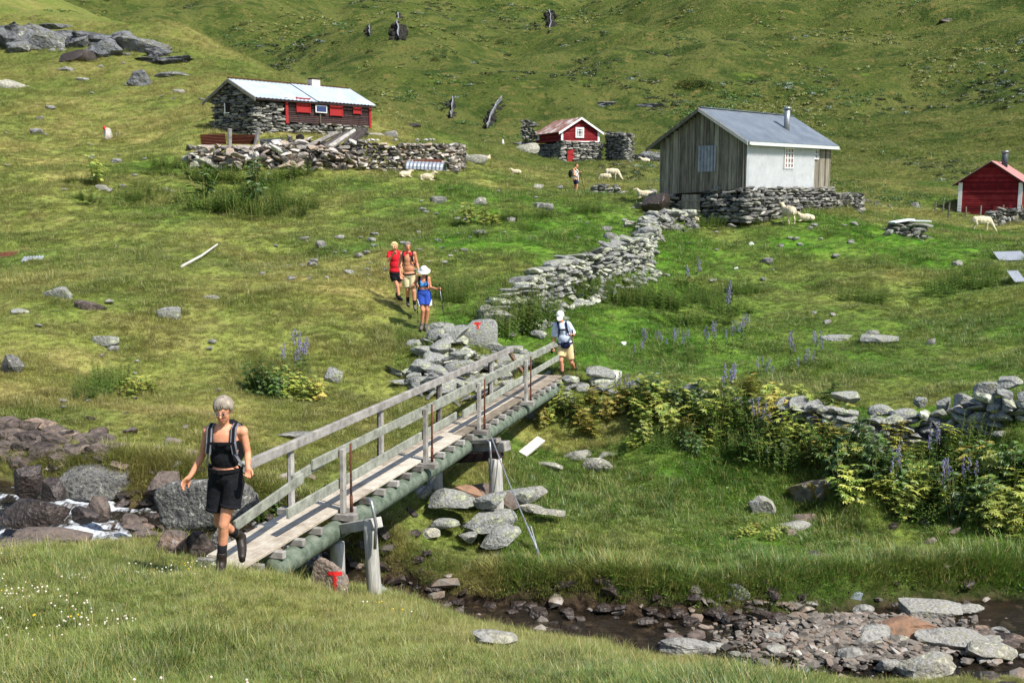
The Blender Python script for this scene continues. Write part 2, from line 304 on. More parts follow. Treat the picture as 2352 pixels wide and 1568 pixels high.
# ---------------------------------------------------------------- stream water
def water_mat():
    m = bpy.data.materials.new('stream_water'); m.use_nodes = True; t = m.node_tree; N = t.nodes.new; Lk = t.links.new; b = t.nodes['Principled BSDF']
    b.inputs['Base Color'].default_value = (.42, .34, .23, 1); b.inputs['Roughness'].default_value = .05; b.inputs['Transmission Weight'].default_value = .97; b.inputs['IOR'].default_value = 1.33
    tc = N('ShaderNodeTexCoord'); mp = N('ShaderNodeMapping'); mp.inputs['Scale'].default_value = (1.2, 2.6, 1); Lk(tc.outputs['Object'], mp.inputs[0])
    no = N('ShaderNodeTexNoise'); no.inputs['Scale'].default_value = 6; no.inputs['Detail'].default_value = 5; Lk(mp.outputs[0], no.inputs[0])
    bu = N('ShaderNodeBump'); bu.inputs['Strength'].default_value = .8; bu.inputs['Distance'].default_value = .08; Lk(no.outputs[0], bu.inputs['Height']); Lk(bu.outputs[0], b.inputs['Normal'])
    foam = N('ShaderNodeBsdfDiffuse'); foam.inputs[0].default_value = (.5, .53, .56, 1); mx = N('ShaderNodeMixShader'); at = N('ShaderNodeAttribute'); at.attribute_name = 'foam'
    n2 = N('ShaderNodeTexNoise'); n2.inputs['Scale'].default_value = 16; n2.inputs['Detail'].default_value = 5; mp2 = N('ShaderNodeMapping'); mp2.inputs['Scale'].default_value = (1, .35, 1); Lk(tc.outputs['Object'], mp2.inputs[0]); Lk(mp2.outputs[0], n2.inputs[0])
    ml = N('ShaderNodeMath'); ml.operation = 'ADD'; Lk(at.outputs['Fac'], ml.inputs[0]); Lk(n2.outputs[0], ml.inputs[1])
    Lk(remap(t, ml.outputs[0], .86, 1.24), mx.inputs[0]); Lk(b.outputs[0], mx.inputs[1]); Lk(foam.outputs[0], mx.inputs[2]); Lk(mx.outputs[0], t.nodes['Material Output'].inputs[0])
    return m
L_ = np.concatenate([[0], np.cumsum(np.hypot(*(np.diff(STREAM[:, :2], axis=0).T)))])
s_ = np.arange(0, L_[-1], .07); cx = np.interp(s_, L_, STREAM[:, 0]); cy = np.interp(s_, L_, STREAM[:, 1]); cz = np.interp(s_, L_, STREAM[:, 2])
k_ = np.ones(15) / 15; cxs = np.convolve(np.pad(cx, 7, 'edge'), k_, 'valid'); cys = np.convolve(np.pad(cy, 7, 'edge'), k_, 'valid')
tx, ty = np.gradient(cxs), np.gradient(cys); tl = np.hypot(tx, ty); nx_, ny_ = -ty / tl, tx / tl; ac = np.linspace(-3.2, 3.2, 74)
Xw = cxs[:, None] + nx_[:, None] * ac; Yw = cys[:, None] + ny_[:, None] * ac
_, lv, _w = stream_d(Xw.ravel(), Yw.ravel()); lv = lv.reshape(Xw.shape)
# low steps where the stream tumbles over rocks
steps = np.floor(s_ / 1.1 + .35 * np.sin(s_ * 1.9)); slope_f = np.clip((-np.gradient(cz, s_)) * 6, 0, 1)
Zw = lv + fbm(Xw / .35, Yw / .3, 3) * (.03 + .10 * slope_f[:, None])
me = bpy.data.meshes.new('stream'); n1, n2 = Xw.shape; ii = np.arange(n1 * n2).reshape(n1, n2); q = np.stack([ii[:-1, :-1], ii[1:, :-1], ii[1:, 1:], ii[:-1, 1:]], -1).reshape(-1, 4)
me.from_pydata(np.stack([Xw, Yw, Zw], -1).reshape(-1, 3).tolist(), [], q.tolist()); me.polygons.foreach_set('use_smooth', [True] * len(q))
pxw = CX + Xw / Yw * F
foam = np.clip((pxw < 330) * (.30 + .9 * fbm(Xw / .8, Yw / .45, 3)) + (pxw > 560) * (pxw < 900) * (.2 + .8 * fbm(Xw / .5, Yw / .5, 3)), 0, 1) + .3 * np.exp(-((pxw - 1750) / 90) ** 2) * (np.abs(ac)[None] < .25)
setattr_(me, 'foam', foam); me.materials.append(water_mat()); so_ = bpy.data.objects.new('stream', me); C.objects.link(so_); so_['kind'] = 'structure'

# ---------------------------------------------------------------- grass (too much to count): tufts scattered by one node tree
def leaf_mat(name, use_green=True, c1=None, c2=None, transl=.35, vivid=1.0, inst=True):
    m = bpy.data.materials.new(name); m.use_nodes = True; t = m.node_tree; N = t.nodes.new; Lk = t.links.new; t.nodes.remove(t.nodes['Principled BSDF'])
    d = N('ShaderNodeBsdfDiffuse'); tr = N('ShaderNodeBsdfTranslucent'); gl = N('ShaderNodeBsdfGlossy'); gl.inputs['Roughness'].default_value = .45
    mx = N('ShaderNodeMixShader'); mx.inputs[0].default_value = transl; m2 = N('ShaderNodeMixShader'); m2.inputs[0].default_value = .035
    at = N('ShaderNodeAttribute'); at.attribute_name = 'rnd'
    if use_green: col, noise, ge = green(t, inst)
    else: col = mix(t, at.outputs['Fac'], c1, c2)
    if use_green: col = mix(t, remap(t, at.outputs['Fac'], .72, .95), col, lin((168, 158, 96)))
    hs = N('ShaderNodeHueSaturation'); Lk(col, hs.inputs['Color']); oi = N('ShaderNodeObjectInfo'); mr = N('ShaderNodeMapRange'); mr.inputs[3].default_value = .75 * vivid; mr.inputs[4].default_value = 1.35 * vivid; Lk(oi.outputs['Random'], mr.inputs[0]); Lk(mr.outputs[0], hs.inputs['Value'])
    for s in (d, tr): Lk(hs.outputs[0], s.inputs[0])
    Lk(d.outputs[0], mx.inputs[1]); Lk(tr.outputs[0], mx.inputs[2]); Lk(mx.outputs[0], m2.inputs[1]); Lk(gl.outputs[0], m2.inputs[2]); Lk(m2.outputs[0], t.nodes['Material Output'].inputs[0])
    return m
def blades(n, h, spread, w, lean, seg=2, rnd=(0, 1)):
    v = []; f = []; rr = []
    for i in range(n):
        a = random.random() * 6.283; r = spread * math.sqrt(random.random()); x, y = r * math.cos(a), r * math.sin(a)
        hh = h * random.uniform(.45, 1); b = a + random.uniform(-1, 1); l = lean * random.uniform(.3, 1.3) * hh; wx, wy = -math.sin(b) * w, math.cos(b) * w; rv = random.uniform(*rnd)
        k = len(v)
        for s in range(seg):
            q = s / seg; ww = 1 - .35 * q
            for sg in (-1, 1): v.append((x + math.cos(b) * l * q * q + sg * wx * ww, y + math.sin(b) * l * q * q + sg * wy * ww, hh * q * (1 - .12 * q)))
        v.append((x + math.cos(b) * l, y + math.sin(b) * l, hh * .88))
        for s in range(seg - 1): f.append((k + 2 * s, k + 2 * s + 1, k + 2 * s + 3, k + 2 * s + 2))
        f.append((k + 2 * seg - 2, k + 2 * seg - 1, k + 2 * seg)); rr += [rv] * (2 * seg + 1)
    me = bpy.data.meshes.new('tuft'); me.from_pydata(v, [], f); a = me.attributes.new('rnd', 'FLOAT', 'POINT'); a.data.foreach_set('value', rr); return me
def herb(n, h, spread, size):
    v = []; f = []; rr = []
    for i in range(n):
        a = random.random() * 6.283; r = spread * math.sqrt(random.random()); c = Vector((r * math.cos(a), r * math.sin(a), h * random.uniform(.2, 1))); nn = Vector((random.gauss(0, .5), random.gauss(0, .5), 1)).normalized(); u = nn.orthogonal().normalized(); u.rotate(Matrix.Rotation(random.random() * 6.28, 3, nn)); w_ = nn.cross(u); s = size * random.uniform(.6, 1.3); k = len(v)
        v += [tuple(c - u * s), tuple(c + w_ * s * .5), tuple(c + u * s), tuple(c - w_ * s * .5)]; f.append((k, k + 1, k + 2, k + 3)); rr += [random.random() * .7] * 4
    me = bpy.data.meshes.new('herb'); me.from_pydata(v, [], f); a = me.attributes.new('rnd', 'FLOAT', 'POINT'); a.data.foreach_set('value', rr); return me
def scatter(name, meshes, mats, pts, rot, scl, idx, dry, tilt=0):
    col = bpy.data.collections.new(name + '_sources')
    for i, (me_, m_) in enumerate(zip(meshes, mats)):
        me_.materials.append(m_); o = bpy.data.objects.new('source_%02d' % i, me_); col.objects.link(o)
    me = bpy.data.meshes.new(name); me.vertices.add(len(pts)); me.vertices.foreach_set('co', pts.astype(np.float32).ravel())
    setattr_(me, 'dry', dry); setattr_(me, 'scl', scl)
    a = me.attributes.new('rot', 'FLOAT_VECTOR', 'POINT'); rv = np.zeros((len(pts), 3)); rv[:, 2] = rot; rv[:, :2] = (rng.random((len(pts), 2)) - .5) * tilt; a.data.foreach_set('vector', rv.astype(np.float32).ravel())
    a = me.attributes.new('idx', 'INT', 'POINT'); a.data.foreach_set('value', idx.astype(np.int32))
    o = bpy.data.objects.new(name, me); C.objects.link(o); o['kind'] = 'stuff'
    ng = bpy.data.node_groups.new(name, 'GeometryNodeTree'); ng.interface.new_socket('Geometry', in_out='INPUT', socket_type='NodeSocketGeometry'); ng.interface.new_socket('Geometry', in_out='OUTPUT', socket_type='NodeSocketGeometry')
    N = ng.nodes.new; gi = N('NodeGroupInput'); gout = N('NodeGroupOutput'); ip = N('GeometryNodeInstanceOnPoints'); ci = N('GeometryNodeCollectionInfo'); ci.inputs[0].default_value = col; ci.inputs[1].default_value = True; ci.inputs[2].default_value = True
    def na(n, ty):
        x = N('GeometryNodeInputNamedAttribute'); x.data_type = ty; x.inputs[0].default_value = n; return x.outputs[0]
    Lk = ng.links.new; Lk(gi.outputs[0], ip.inputs['Points']); Lk(ci.outputs[0], ip.inputs['Instance']); ip.inputs['Pick Instance'].default_value = True
    Lk(na('idx', 'INT'), ip.inputs['Instance Index']); Lk(na('rot', 'FLOAT_VECTOR'), ip.inputs['Rotation']); Lk(na('scl', 'FLOAT'), ip.inputs['Scale']); Lk(ip.outputs[0], gout.inputs[0])
    md = o.modifiers.new('scatter', 'NODES'); md.node_group = ng; return o
LM = leaf_mat('grass_blades'); 
gm = [blades(34, .17, .13, .0035, .7), blades(34, .17, .14, .0035, .9), blades(26, .3, .1, .003, .8, 3), herb(26, .07, .13, .022), blades(30, .2, .1, .0035, 1.0, 2, (.75, 1)), blades(40, .1, .15, .004, .6)]
def fan(n, y0, y1, amax=.62, seed=1):
    r = np.random.default_rng(seed); v = np.exp(r.uniform(math.log(y0), math.log(y1), n)); u = r.uniform(-amax, amax, n); return u * v, v
def make_grass(name, n, y0, y1, s0, mesh_w, seed, kk=1., bank=False):
    x, y = fan(n, y0, y1, .62, seed); d, lev, wid = stream_d(x, y); so = np.maximum(soil(x, y), .8 * worn(x, y)); z = H(x, y)
    r = np.random.default_rng(seed + 9); keep = (r.random(n) > so * 1.0) & (z > lev + .03 * (d < 3)) | (d > 4) & (r.random(n) > so)
    if bank: keep = (np.abs(d - wid - .45) < .42) & (z > lev + .12) & (r.random(n) > so * .7)
    # sparser where a slow noise says so, giving bare short patches
    dn = fbm(x / 1.4, y / 1.4, 3); keep &= r.random(n) < .95 + .4 * dn
    x, y, z, dn = x[keep], y[keep], z[keep], dn[keep]; n = len(x); dry = zone(x, y)
    px = CX + x / y * F
    w_ = np.array(mesh_w)[None] * np.ones((n, 1)); w_[:, 4] *= .2 + 2.0 * np.maximum(dry, 0) ** 2; w_[:, 3] *= 1.3 - dry; w_[:, 2] *= .5 + 1.5 * (dn > .05)
    cs = np.cumsum(w_, 1); idx = (r.random((n, 1)) * cs[:, -1:] > cs).sum(1)
    lip = np.exp(-((d[keep] - wid[keep] - .45) / .3) ** 2) * (y > 13.4); scl = (1 + .55 * lip + .55 * np.exp(-((y - 10.9) / .8) ** 2) * (px < 1000)) * (s0 * np.maximum(1, y / 16) ** .55) * r.uniform(.55, 1.3, n) * kk * (1 + .8 * np.clip(dn, -.3, .5)) * (1 + .25 * ((y > 16) & (y < 22) & (px > 1100)))
    return scatter(name, [m.copy() for m in gm], [LM] * 6, np.stack([x, y, z - .01], -1), r.random(n) * 6.28, scl, idx, dry, .5)
make_grass('meadow_grass', 215000, 4.0, 17.5, .5, [1, 1, .35, .6, .4, 2], 11)
make_grass('hillside_grass', 300000, 17, 135, .58, [.8, .8, .16, 1, .25, 3], 12)
make_grass('bank_grass', 130000, 12.8, 19, .62, [1, 1.5, .3, .5, .5, 1], 14, 1., True)
def mound(n):
    v = []; f = []; rr = []
    for i in range(n):
        a = Vector((random.gauss(0, 1), random.gauss(0, 1), abs(random.gauss(0, .8)))).normalized(); c = Vector((a.x * .5, a.y * .5, a.z * .26)) * random.uniform(.7, 1); nn = (a + Vector((random.gauss(0, .5), random.gauss(0, .5), .3))).normalized(); u = nn.orthogonal().normalized(); w_ = nn.cross(u); s = .09 * random.uniform(.6, 1.3); k = len(v); v += [tuple(c - u * s), tuple(c + w_ * s * .6), tuple(c + u * s), tuple(c - w_ * s * .6)]; f.append((k, k + 1, k + 2, k + 3)); rr += [random.random() * .7] * 4
    me = bpy.data.meshes.new('mound'); me.from_pydata(v, [], f); a = me.attributes.new('rnd', 'FLOAT', 'POINT'); a.data.foreach_set('value', rr); return me
HM = [leaf_mat('hill_heather', False, lin((40, 54, 26)), lin((78, 90, 42)), .2), leaf_mat('hill_moss', False, lin((84, 96, 38)), lin((128, 130, 60)), .2), leaf_mat('hill_green', False, lin((58, 86, 32)), lin((94, 118, 48)), .2), leaf_mat('hill_willow', False, lin((92, 108, 92)), lin((128, 142, 120)), .2)]
n = 46000; x, y = fan(n, 75, 520, .62, 51); r = np.random.default_rng(52); cl = fbm(x / 14, y / 22, 4) + .5 * fbm(x / 50, y / 50, 2); keep = (r.random(n) < .35 + 2.2 * cl) & (y > 70 + 80 * np.clip((920 - (CX + x / y * F)) / 260, 0, 1)); x, y, cl = x[keep], y[keep], cl[keep]; k = len(x); q = fbm(x / 20 + 9, y / 30, 3); idx = np.where(q > .12, 0, np.where(q < -.1, 1, 2)); idx = np.where(r.random(k) < .03, 3, idx)
scatter('hillside_heather', [mound(90) for _ in range(4)], HM, np.stack([x, y, H(x, y) - .06], -1), r.random(k) * 6.28, r.uniform(.5, 1.5, k) * (y / 150) ** .6, idx, np.zeros(k), .3)
# ---------------------------------------------------------------- stones
def ico(sub):
    bm = bmesh.new(); bmesh.ops.create_icosphere(bm, subdivisions=sub, radius=1); bm.verts.ensure_lookup_table()
    v = np.array([x.co[:] for x in bm.verts]); f = [tuple(q.index for q in p.verts) for p in bm.faces]; bm.free(); return v, f
ICO = {1: ico(1), 2: ico(2), 3: ico(3), 4: ico(4)}
def stone_shape(seed, sub=2, box=.6, cuts=7, rough=.05):
    r = np.random.default_rng(seed); v, f = ICO[sub]; v = np.sign(v) * np.abs(v) ** box
    for k in range(cuts + 4):
        n = r.normal(size=3); n[2] *= .75; n /= np.linalg.norm(n); d0 = r.uniform(.5, .92); d = v @ n; e = np.maximum(d - d0, 0); v = v - e[:, None] * n * .93
    s = r.uniform(0, 50)
    if rough:
        n = np.zeros(len(v))
        for o, a in ((1.3, 1), (3.1, .55), (7, .34), (15, .2)):
            n += a * (vnoise(v[:, 0] * o + s + v[:, 2] * o * .7, v[:, 1] * o - s + v[:, 2] * o * 1.3) )
        v = v * (1 + rough * 2 * n)[:, None]; st = np.round((v[:, 2] + .25 * v[:, 0] * r.uniform(-1, 1)) * 5 + s) ; v[:, :2] *= (1 + rough * .9 * np.sin(st * 12.9898))[:, None]
    return v
LIB1 = [stone_shape(i, 1, .55, 4, .06) for i in range(24)]
LIB2 = [stone_shape(100 + i, 2, .6, 7, .06) for i in range(24)]
def add_stone(mb, c, size, M_=None, sub=1, r=None, lib=None):
    L = lib or (LIB1 if sub == 1 else LIB2); v = L[random.randrange(len(L))] * np.array(size) * .5
    if random.random() < .5: v = v * np.array([-1, -1, 1])
    if M_ is not None: v = v @ np.array(M_.to_3x3()).T
    mb.add(v + np.array(c), ICO[sub][1], r)
def rotm(z=0, x=0, y=0): return Matrix.Rotation(z, 3, 'Z') @ Matrix.Rotation(y, 3, 'Y') @ Matrix.Rotation(x, 3, 'X')
def course_wall(mb, path, th, row=.16, length=(.25, .6), sub=1, jit=.03, keep=1., tilt=.06):
    """path: list of (x, y, zbottom, ztop); fills it with courses of flat stones"""
    p = np.array(path, float); seg = np.hypot(*(np.diff(p[:, :2], axis=0).T)); s = np.concatenate([[0], np.cumsum(seg)]); tot = s[-1]
    zb, zt = p[:, 2].min(), p[:, 3].max(); z = zb + row / 2; k = 0
    while z < zt + row:
        q = -random.random() * .2; rh = row * random.uniform(.75, 1.25)
        while q < tot:
            L = random.uniform(*length); m = q + L / 2
            if m > tot: break
            x, y, b0, t0 = [np.interp(m, s, p[:, i]) for i in range(4)]; i = min(np.searchsorted(s, m) - 1, len(seg) - 1); i = max(i, 0); d = (p[i + 1, :2] - p[i, :2]) / max(seg[i], 1e-6)
            if b0 - row < z < t0 + random.uniform(-.4, .5) * row and random.random() < keep:
                add_stone(mb, (x + random.uniform(-jit, jit), y + random.uniform(-jit, jit), z + random.uniform(-.3, .3) * row * .3), (L * 1.22, th * random.uniform(.85, 1.15), rh * random.uniform(1.25, 1.6)),
                          rotm(math.atan2(d[1], d[0]) + random.uniform(-.1, .1), random.gauss(0, tilt), random.gauss(0, tilt)), sub)
            q += L
        z += rh; k += 1
def heap(mb, c, rx, ry, h, n, size, flat=.45, sub=1, tilt=.5, ang=0):
    for i in range(n):
        a = random.random() * 6.283; r = math.sqrt(random.random()); x = math.cos(a) * r * rx; y = math.sin(a) * r * ry
        x, y = c[0] + x * math.cos(ang) - y * math.sin(ang), c[1] + x * math.sin(ang) + y * math.cos(ang)
        zz = h1(x, y) + h * max(0, 1 - r ** 1.5) * random.uniform(.2, 1); s = size * random.uniform(.5, 1.35)
        add_stone(mb, (x, y, zz), (s * 1.3, s * random.uniform(.6, 1), s * flat), rotm(random.random() * 6.28, random.gauss(0, tilt), random.gauss(0, tilt)), sub)
_rs = [500]; RK = []
def rock(px, py, w, h, label, m='boulder', cat='boulder', name=None, depth=.75, sink=.22, tilt=0, yaw=None, sub=3, cuts=9, box=.62, rough=.07, Y=None, lift=0, group=None, roll=0):
    """px, py: middle of the foot of the stone as seen; w, h: its seen size"""
    _rs[0] += 1; g = G(px, py) if Y is None else P(px, py, Y); k = mpp(g); W, Hh = w * k, h * k * .95
    v = stone_shape(_rs[0], sub, box, cuts, rough)
    v = v / np.array([np.ptp(v[:, i]) for i in range(3)]) * np.array([W, W * depth, Hh * (1 + sink)])
    mb = MB(); yaw = random.uniform(-.25, .25) if yaw is None else yaw
    v = v @ np.array(rotm(yaw, roll, tilt)).T
    d = W * depth * .5; loc = Vector((g.x * (1 + d / g.y), g.y + d, 0)); loc.z = g.z + Hh * (.5 - sink * .5) + lift; mb.add(v + np.array(loc), ICO[sub][1], .5)
    name = name or cat; o = mb.build(name, M[m], None, smooth=False, loc=loc); o.data.polygons.foreach_set('use_smooth', [sub >= 3] * len(o.data.polygons))
    if sub >= 3:
        try: o.data.set_sharp_from_angle(angle=R(26))
        except Exception: pass
    RK.append((w, o)); return tag(o, label, cat, group)
def groundpath(pts, h, base_drop=.15):
    out = []
    for i, p in enumerate(pts):
        g = G(p[0], p[1]); hh = p[2] if len(p) > 2 else h; out.append((g.x, g.y, g.z - base_drop, g.z + hh))
    return out
# ---- the dry stone wall climbing the slope in the middle
mb = MB(); pth = groundpath([(1478,612,1.1),(1440,628,1.2),(1395,642,1.15),(1340,655,1.05),(1290,678,1.1),(1250,700,1.15),(1205,722,1.0),(1172,735,.85),(1142,750,.65)], 1)
course_wall(mb, pth, .75, .135, (.2, .55), 2, .08, 1, .16)
for i in range(110):
    t = random.random() * (len(pth) - 1); i0 = int(t); a, b = pth[i0], pth[i0 + 1]; f_ = t - i0; x = a[0] + (b[0] - a[0]) * f_ + random.uniform(.3, .9); y = a[1] + (b[1] - a[1]) * f_ - random.uniform(.2, .8)
    add_stone(mb, (x, y, h1(x, y) + .08), (random.uniform(.2, .5), .3, .16), rotm(random.random() * 6, .2, .2), 2)
tag(mb.build('stone_wall', M['stone_lichen']), 'long dry stone wall climbing the slope towards the weathered house', 'stone wall')
mb = MB(); course_wall(mb, groundpath([(1600,500,.35),(1545,510,.5),(1500,525,.75),(1485,560,.9),(1480,600,1.0),(1476,618,1.1)], 1), .8, .14, (.2, .55), 2, .15, .95, .25)
tag(mb.build('stone_wall', M['stone_lichen']), 'crumbling upper end of dry stone wall just below the cellar door', 'stone wall')
# ---- big stones in the wall's lower end, each one a thing
for a in [(1148,716,78,32,'flat grey slab at the lower end of the climbing wall','stone_lichen',0,.62),
          (1128,742,58,22,'grey slab second from top of the short stack beside the nettles','stone_lichen',0,.0),
          (1132,728,60,20,'rounded slab topping the short stack beside the nettles','stone_lichen',.0,.0)]:
    rock(a[0], a[1], a[2], a[3], a[4], a[5], 'stone')
rock(1138,762,100,62,'large rounded grey block under the short stack of slabs','boulder')
tr2 = rock(1098,800,92,72,'big lichened boulder with a red painted T beside the path','stone_lichen',rough=.03,cuts=5)
# ---- slab pile left of the bridge's far end
PILE = [(980,832,70,30,.1,'orange'),(1040,800,90,40,-.4,''),(1010,835,85,42,-.5,''),(1055,850,90,40,-.3,''),(965,872,60,40,.1,''),(1000,888,110,34,.35,''),(1045,880,80,38,-.2,''),(1085,868,70,36,.1,''),
        (965,905,80,40,.2,''),(1010,915,95,40,.1,''),(1060,905,90,34,.25,''),(1110,895,80,34,0,''),(1120,860,60,40,.5,''),(1155,850,60,38,.2,''),(1150,880,70,34,0,''),(950,890,46,36,0,''),(1140,815,70,26,.1,''),(1180,835,60,22,0,''),(1000,795,60,30,-.2,'')]
PILE = [(a, b, c * .86, d * .74, t, q) for a, b, c, d, t, q in PILE]
for i, (a, b, c, d, t, _) in enumerate(PILE):
    zc = .12 + .28 * max(0, 1 - abs(a - 1020) / 90) * (b < 890)
    rock(a, b, c, d, 'grey lichened slab in the tumbled pile left of the far bridge end', 'stone_lichen', 'stone', tilt=t, lift=zc * .6, group='slabs in the pile beside the bridge')
for i, (a, b, c, d) in enumerate([(1010,770,70,28),(1035,775,50,22),(955,800,40,20),(1180,812,60,14),(1215,822,50,12),(1090,905,70,26),(1140,910,60,26)]):
    rock(a, b, c, d, 'low pale slab lying at the upper edge of the bridge slab pile' if i < 5 else 'slab lying low between the handrails and the pile', 'stone_lichen', 'stone', group='loose slabs around the pile')
mb = MB()
for (a, b, n) in [(975,870,16),(1010,850,18),(1050,835,18),(1090,845,14),(985,900,14),(1060,890,16),(1130,880,14),(1180,850,10),(1030,800,10)]: heap(mb, G(a, b), .8, .5, .35, n, .4, .34, 2, .3)
tag(mb.build('rubble_heap', M['stone_lichen']), 'small flat stones filling the tumbled pile left of the far bridge end', 'rubble')
# ---- boulders along the stream, upstream
rock(202,1142,198,82,'huge oval grey boulder on the far bank of the tumbling stream','stone_speck',sub=4,cuts=6,rough=.035,depth=.6,Y=16.3,box=.7,tilt=.03,yaw=-.05)
rock(478,1212,244,118,'broad flat grey boulder directly behind the woman in black','stone_speck',sub=4,cuts=3,rough=.05,depth=.5,Y=14.0,box=.6,tilt=-.16)
rock(380,1140,84,60,'reddish brown block between the two biggest grey boulders','stone_red',Y=16.2,box=.5)
rock(228,1190,54,60,'upright rust brown stone below the huge oval boulder','stone_red',Y=15.0,box=.6)
rock(70,1132,64,72,'dark pointed wet rock beside the white water','stone_wet',Y=15.3,box=.8)
rock(130,1150,60,52,'dark brown rock wedged under the left end of the oval boulder','stone_wet',Y=15.2)
rock(75,1212,150,62,'black glistening rock the white water pours over','stone_wet',Y=14.0,depth=.5,lift=.05)
rock(200,1205,74,40,'small dark rock in the foaming channel','stone_wet',Y=14.3)
rock(135,1268,180,52,'long flat brown rock at the near edge of the stream','stone_red',Y=12.6,depth=.5,rough=.05)
rock(60,1285,150,22,'low pale slab half hidden by foreground grass at left','stone_red',Y=12.0)
rock(325,1235,90,30,'low brown slab lying in the stream bed','stone_red',Y=14.2)
rock(300,1215,60,30,'small brown stone in the shallow bed below the oval boulder','stone_red',Y=14.8)
rock(395,1290,80,72,'rounded red brown boulder left of three in a row by the boots','stone_red',Y=12.7,depth=.6)
rock(460,1288,70,76,'middle red brown boulder of three in a row by the boots','stone_red',Y=12.75,depth=.6)
rock(512,1282,60,80,'grey brown boulder right of three in a row behind the boots','stone_speck',Y=12.9,depth=.6)
rock(345,1250,70,30,'small rust coloured stone left of the row of three','stone_red',Y=13.5)
rock(555,1290,60,34,'dark stone under the left end of the bridge','stone_wet',Y=13.2)
k = 0
for i in range(62):
    a = random.uniform(-10, 240); b = random.uniform(985, 1085); 
    if a > 150 and b < 1000 or a > 205 and b > 1055 : continue
    if (a > 90 and b > 1068): continue
    s = random.uniform(24, 80); rock(a, b + 8, s, s * random.uniform(.32, .55), ('brown slab in the upper rows of the left stony bank' if b < 1025 else 'brown slab in the lower rows of the left stony bank') if a < 110 else ('dark brown slab in the upper right of the left stony bank' if b < 1030 else 'dark brown slab just above the huge oval boulder'), 'stone_red', 'stone', tilt=random.uniform(-.3, .3), sub=2, cuts=7, lift=.02, group='stones of the left stream bank')
for (a, b, s, hh) in [(170,1062,120,30),(60,1052,80,40),(250,1050,90,26),(120,1030,70,26),(215,1035,60,16),(110,1062,90,46),(30,1075,60,30),(300,1000,40,16),(170,1015,66,20),(230,1066,50,34)]:
    rock(a, b, s, hh, 'rust brown slab near the right end of the stony bank' if a > 140 else 'brown slab low in the stony bank beside white water', 'stone_red', 'stone', tilt=random.uniform(-.2, .2), group='larger stones of the left stream bank')
for i in range(46):
    a = random.uniform(250, 760); b = 1225 + (a - 250) * .12 + random.uniform(-45, 30); s = random.uniform(12, 44)
    g = WP(a, b, -5.0 - max(0, a - 400) / 300 * .6); rock(a, b, s, s * .5, 'small brown stone in the shallow stream bed left of the bridge', 'stone_red' if i % 3 else 'stone_wet', 'stone', sub=2, Y=g[1], lift=-.02, group='stones in the upper stream bed')
# ---- stones under the bridge
for a in [(1040,1205,122,40,.02,'long grey slab in front of the left trestle post','stone_lichen',17.6,.34),(1128,1208,84,34,-.12,'yellow lichened stone at the foot of the right trestle post','stone_lichen',17.4,.36),
          (1018,1228,78,26,0,'small lower slab at the left of the trestle stone pile','stone_lichen',17.3,.08),(1122,1238,136,44,-.1,'thick slab with green lichen in the middle of the trestle pile','stone_lichen',17.2,.1),
          (1150,1256,108,40,-.16,'lowest rounded slab at the right of the trestle pile','stone_lichen',17.0,0),(1078,1192,100,44,.3,'tilted orange brown slab behind the grey one','orange_slab',18.0,.3),(1105,1185,66,66,0,'purple brown boulder behind the right trestle post','stone_red',18.4,.1),
          (1160,1185,70,50,.3,'brown slab leaning right of the right trestle post','stone_red',18.3,.05),(1190,1172,96,44,-.05,'grey slab lying right of the trestle','stone_lichen',18.6,.05),(1232,1148,60,30,-.2,'pale slab at the far right of the trestle stones','boulder',19.0,0),
          (1220,1182,80,22,.1,'narrow grey slab low in the grass right of the trestle','boulder',18.3,0),(1265,1190,80,16,.15,'thin splintery slab farthest right of the trestle','boulder',18.0,0),
          (950,1165,100,44,.05,'dark grey slab left of the left trestle post','stone_lichen',18.2,0),(905,1170,60,30,0,'brown slab under the green log left of the trestle','stone_red',17.8,0),(985,1242,50,26,0,'small grey stone at the lower left of the trestle pile','boulder',17.1,0),(1075,1250,46,30,0,'small round stone under the trestle pile','boulder',17.0,0)]:
    rock(a[0], a[1], a[2], a[3], a[5], a[6], 'stone', tilt=a[4], Y=a[7], lift=a[8] * .8, sink=.1, depth=.6)
trk = rock(757,1392,90,100,'reddish boulder with a red painted T beside the first bridge post','pink_stone',Y=12.35,lift=.1,depth=.55,cuts=5,rough=.03,sub=4,box=.75)
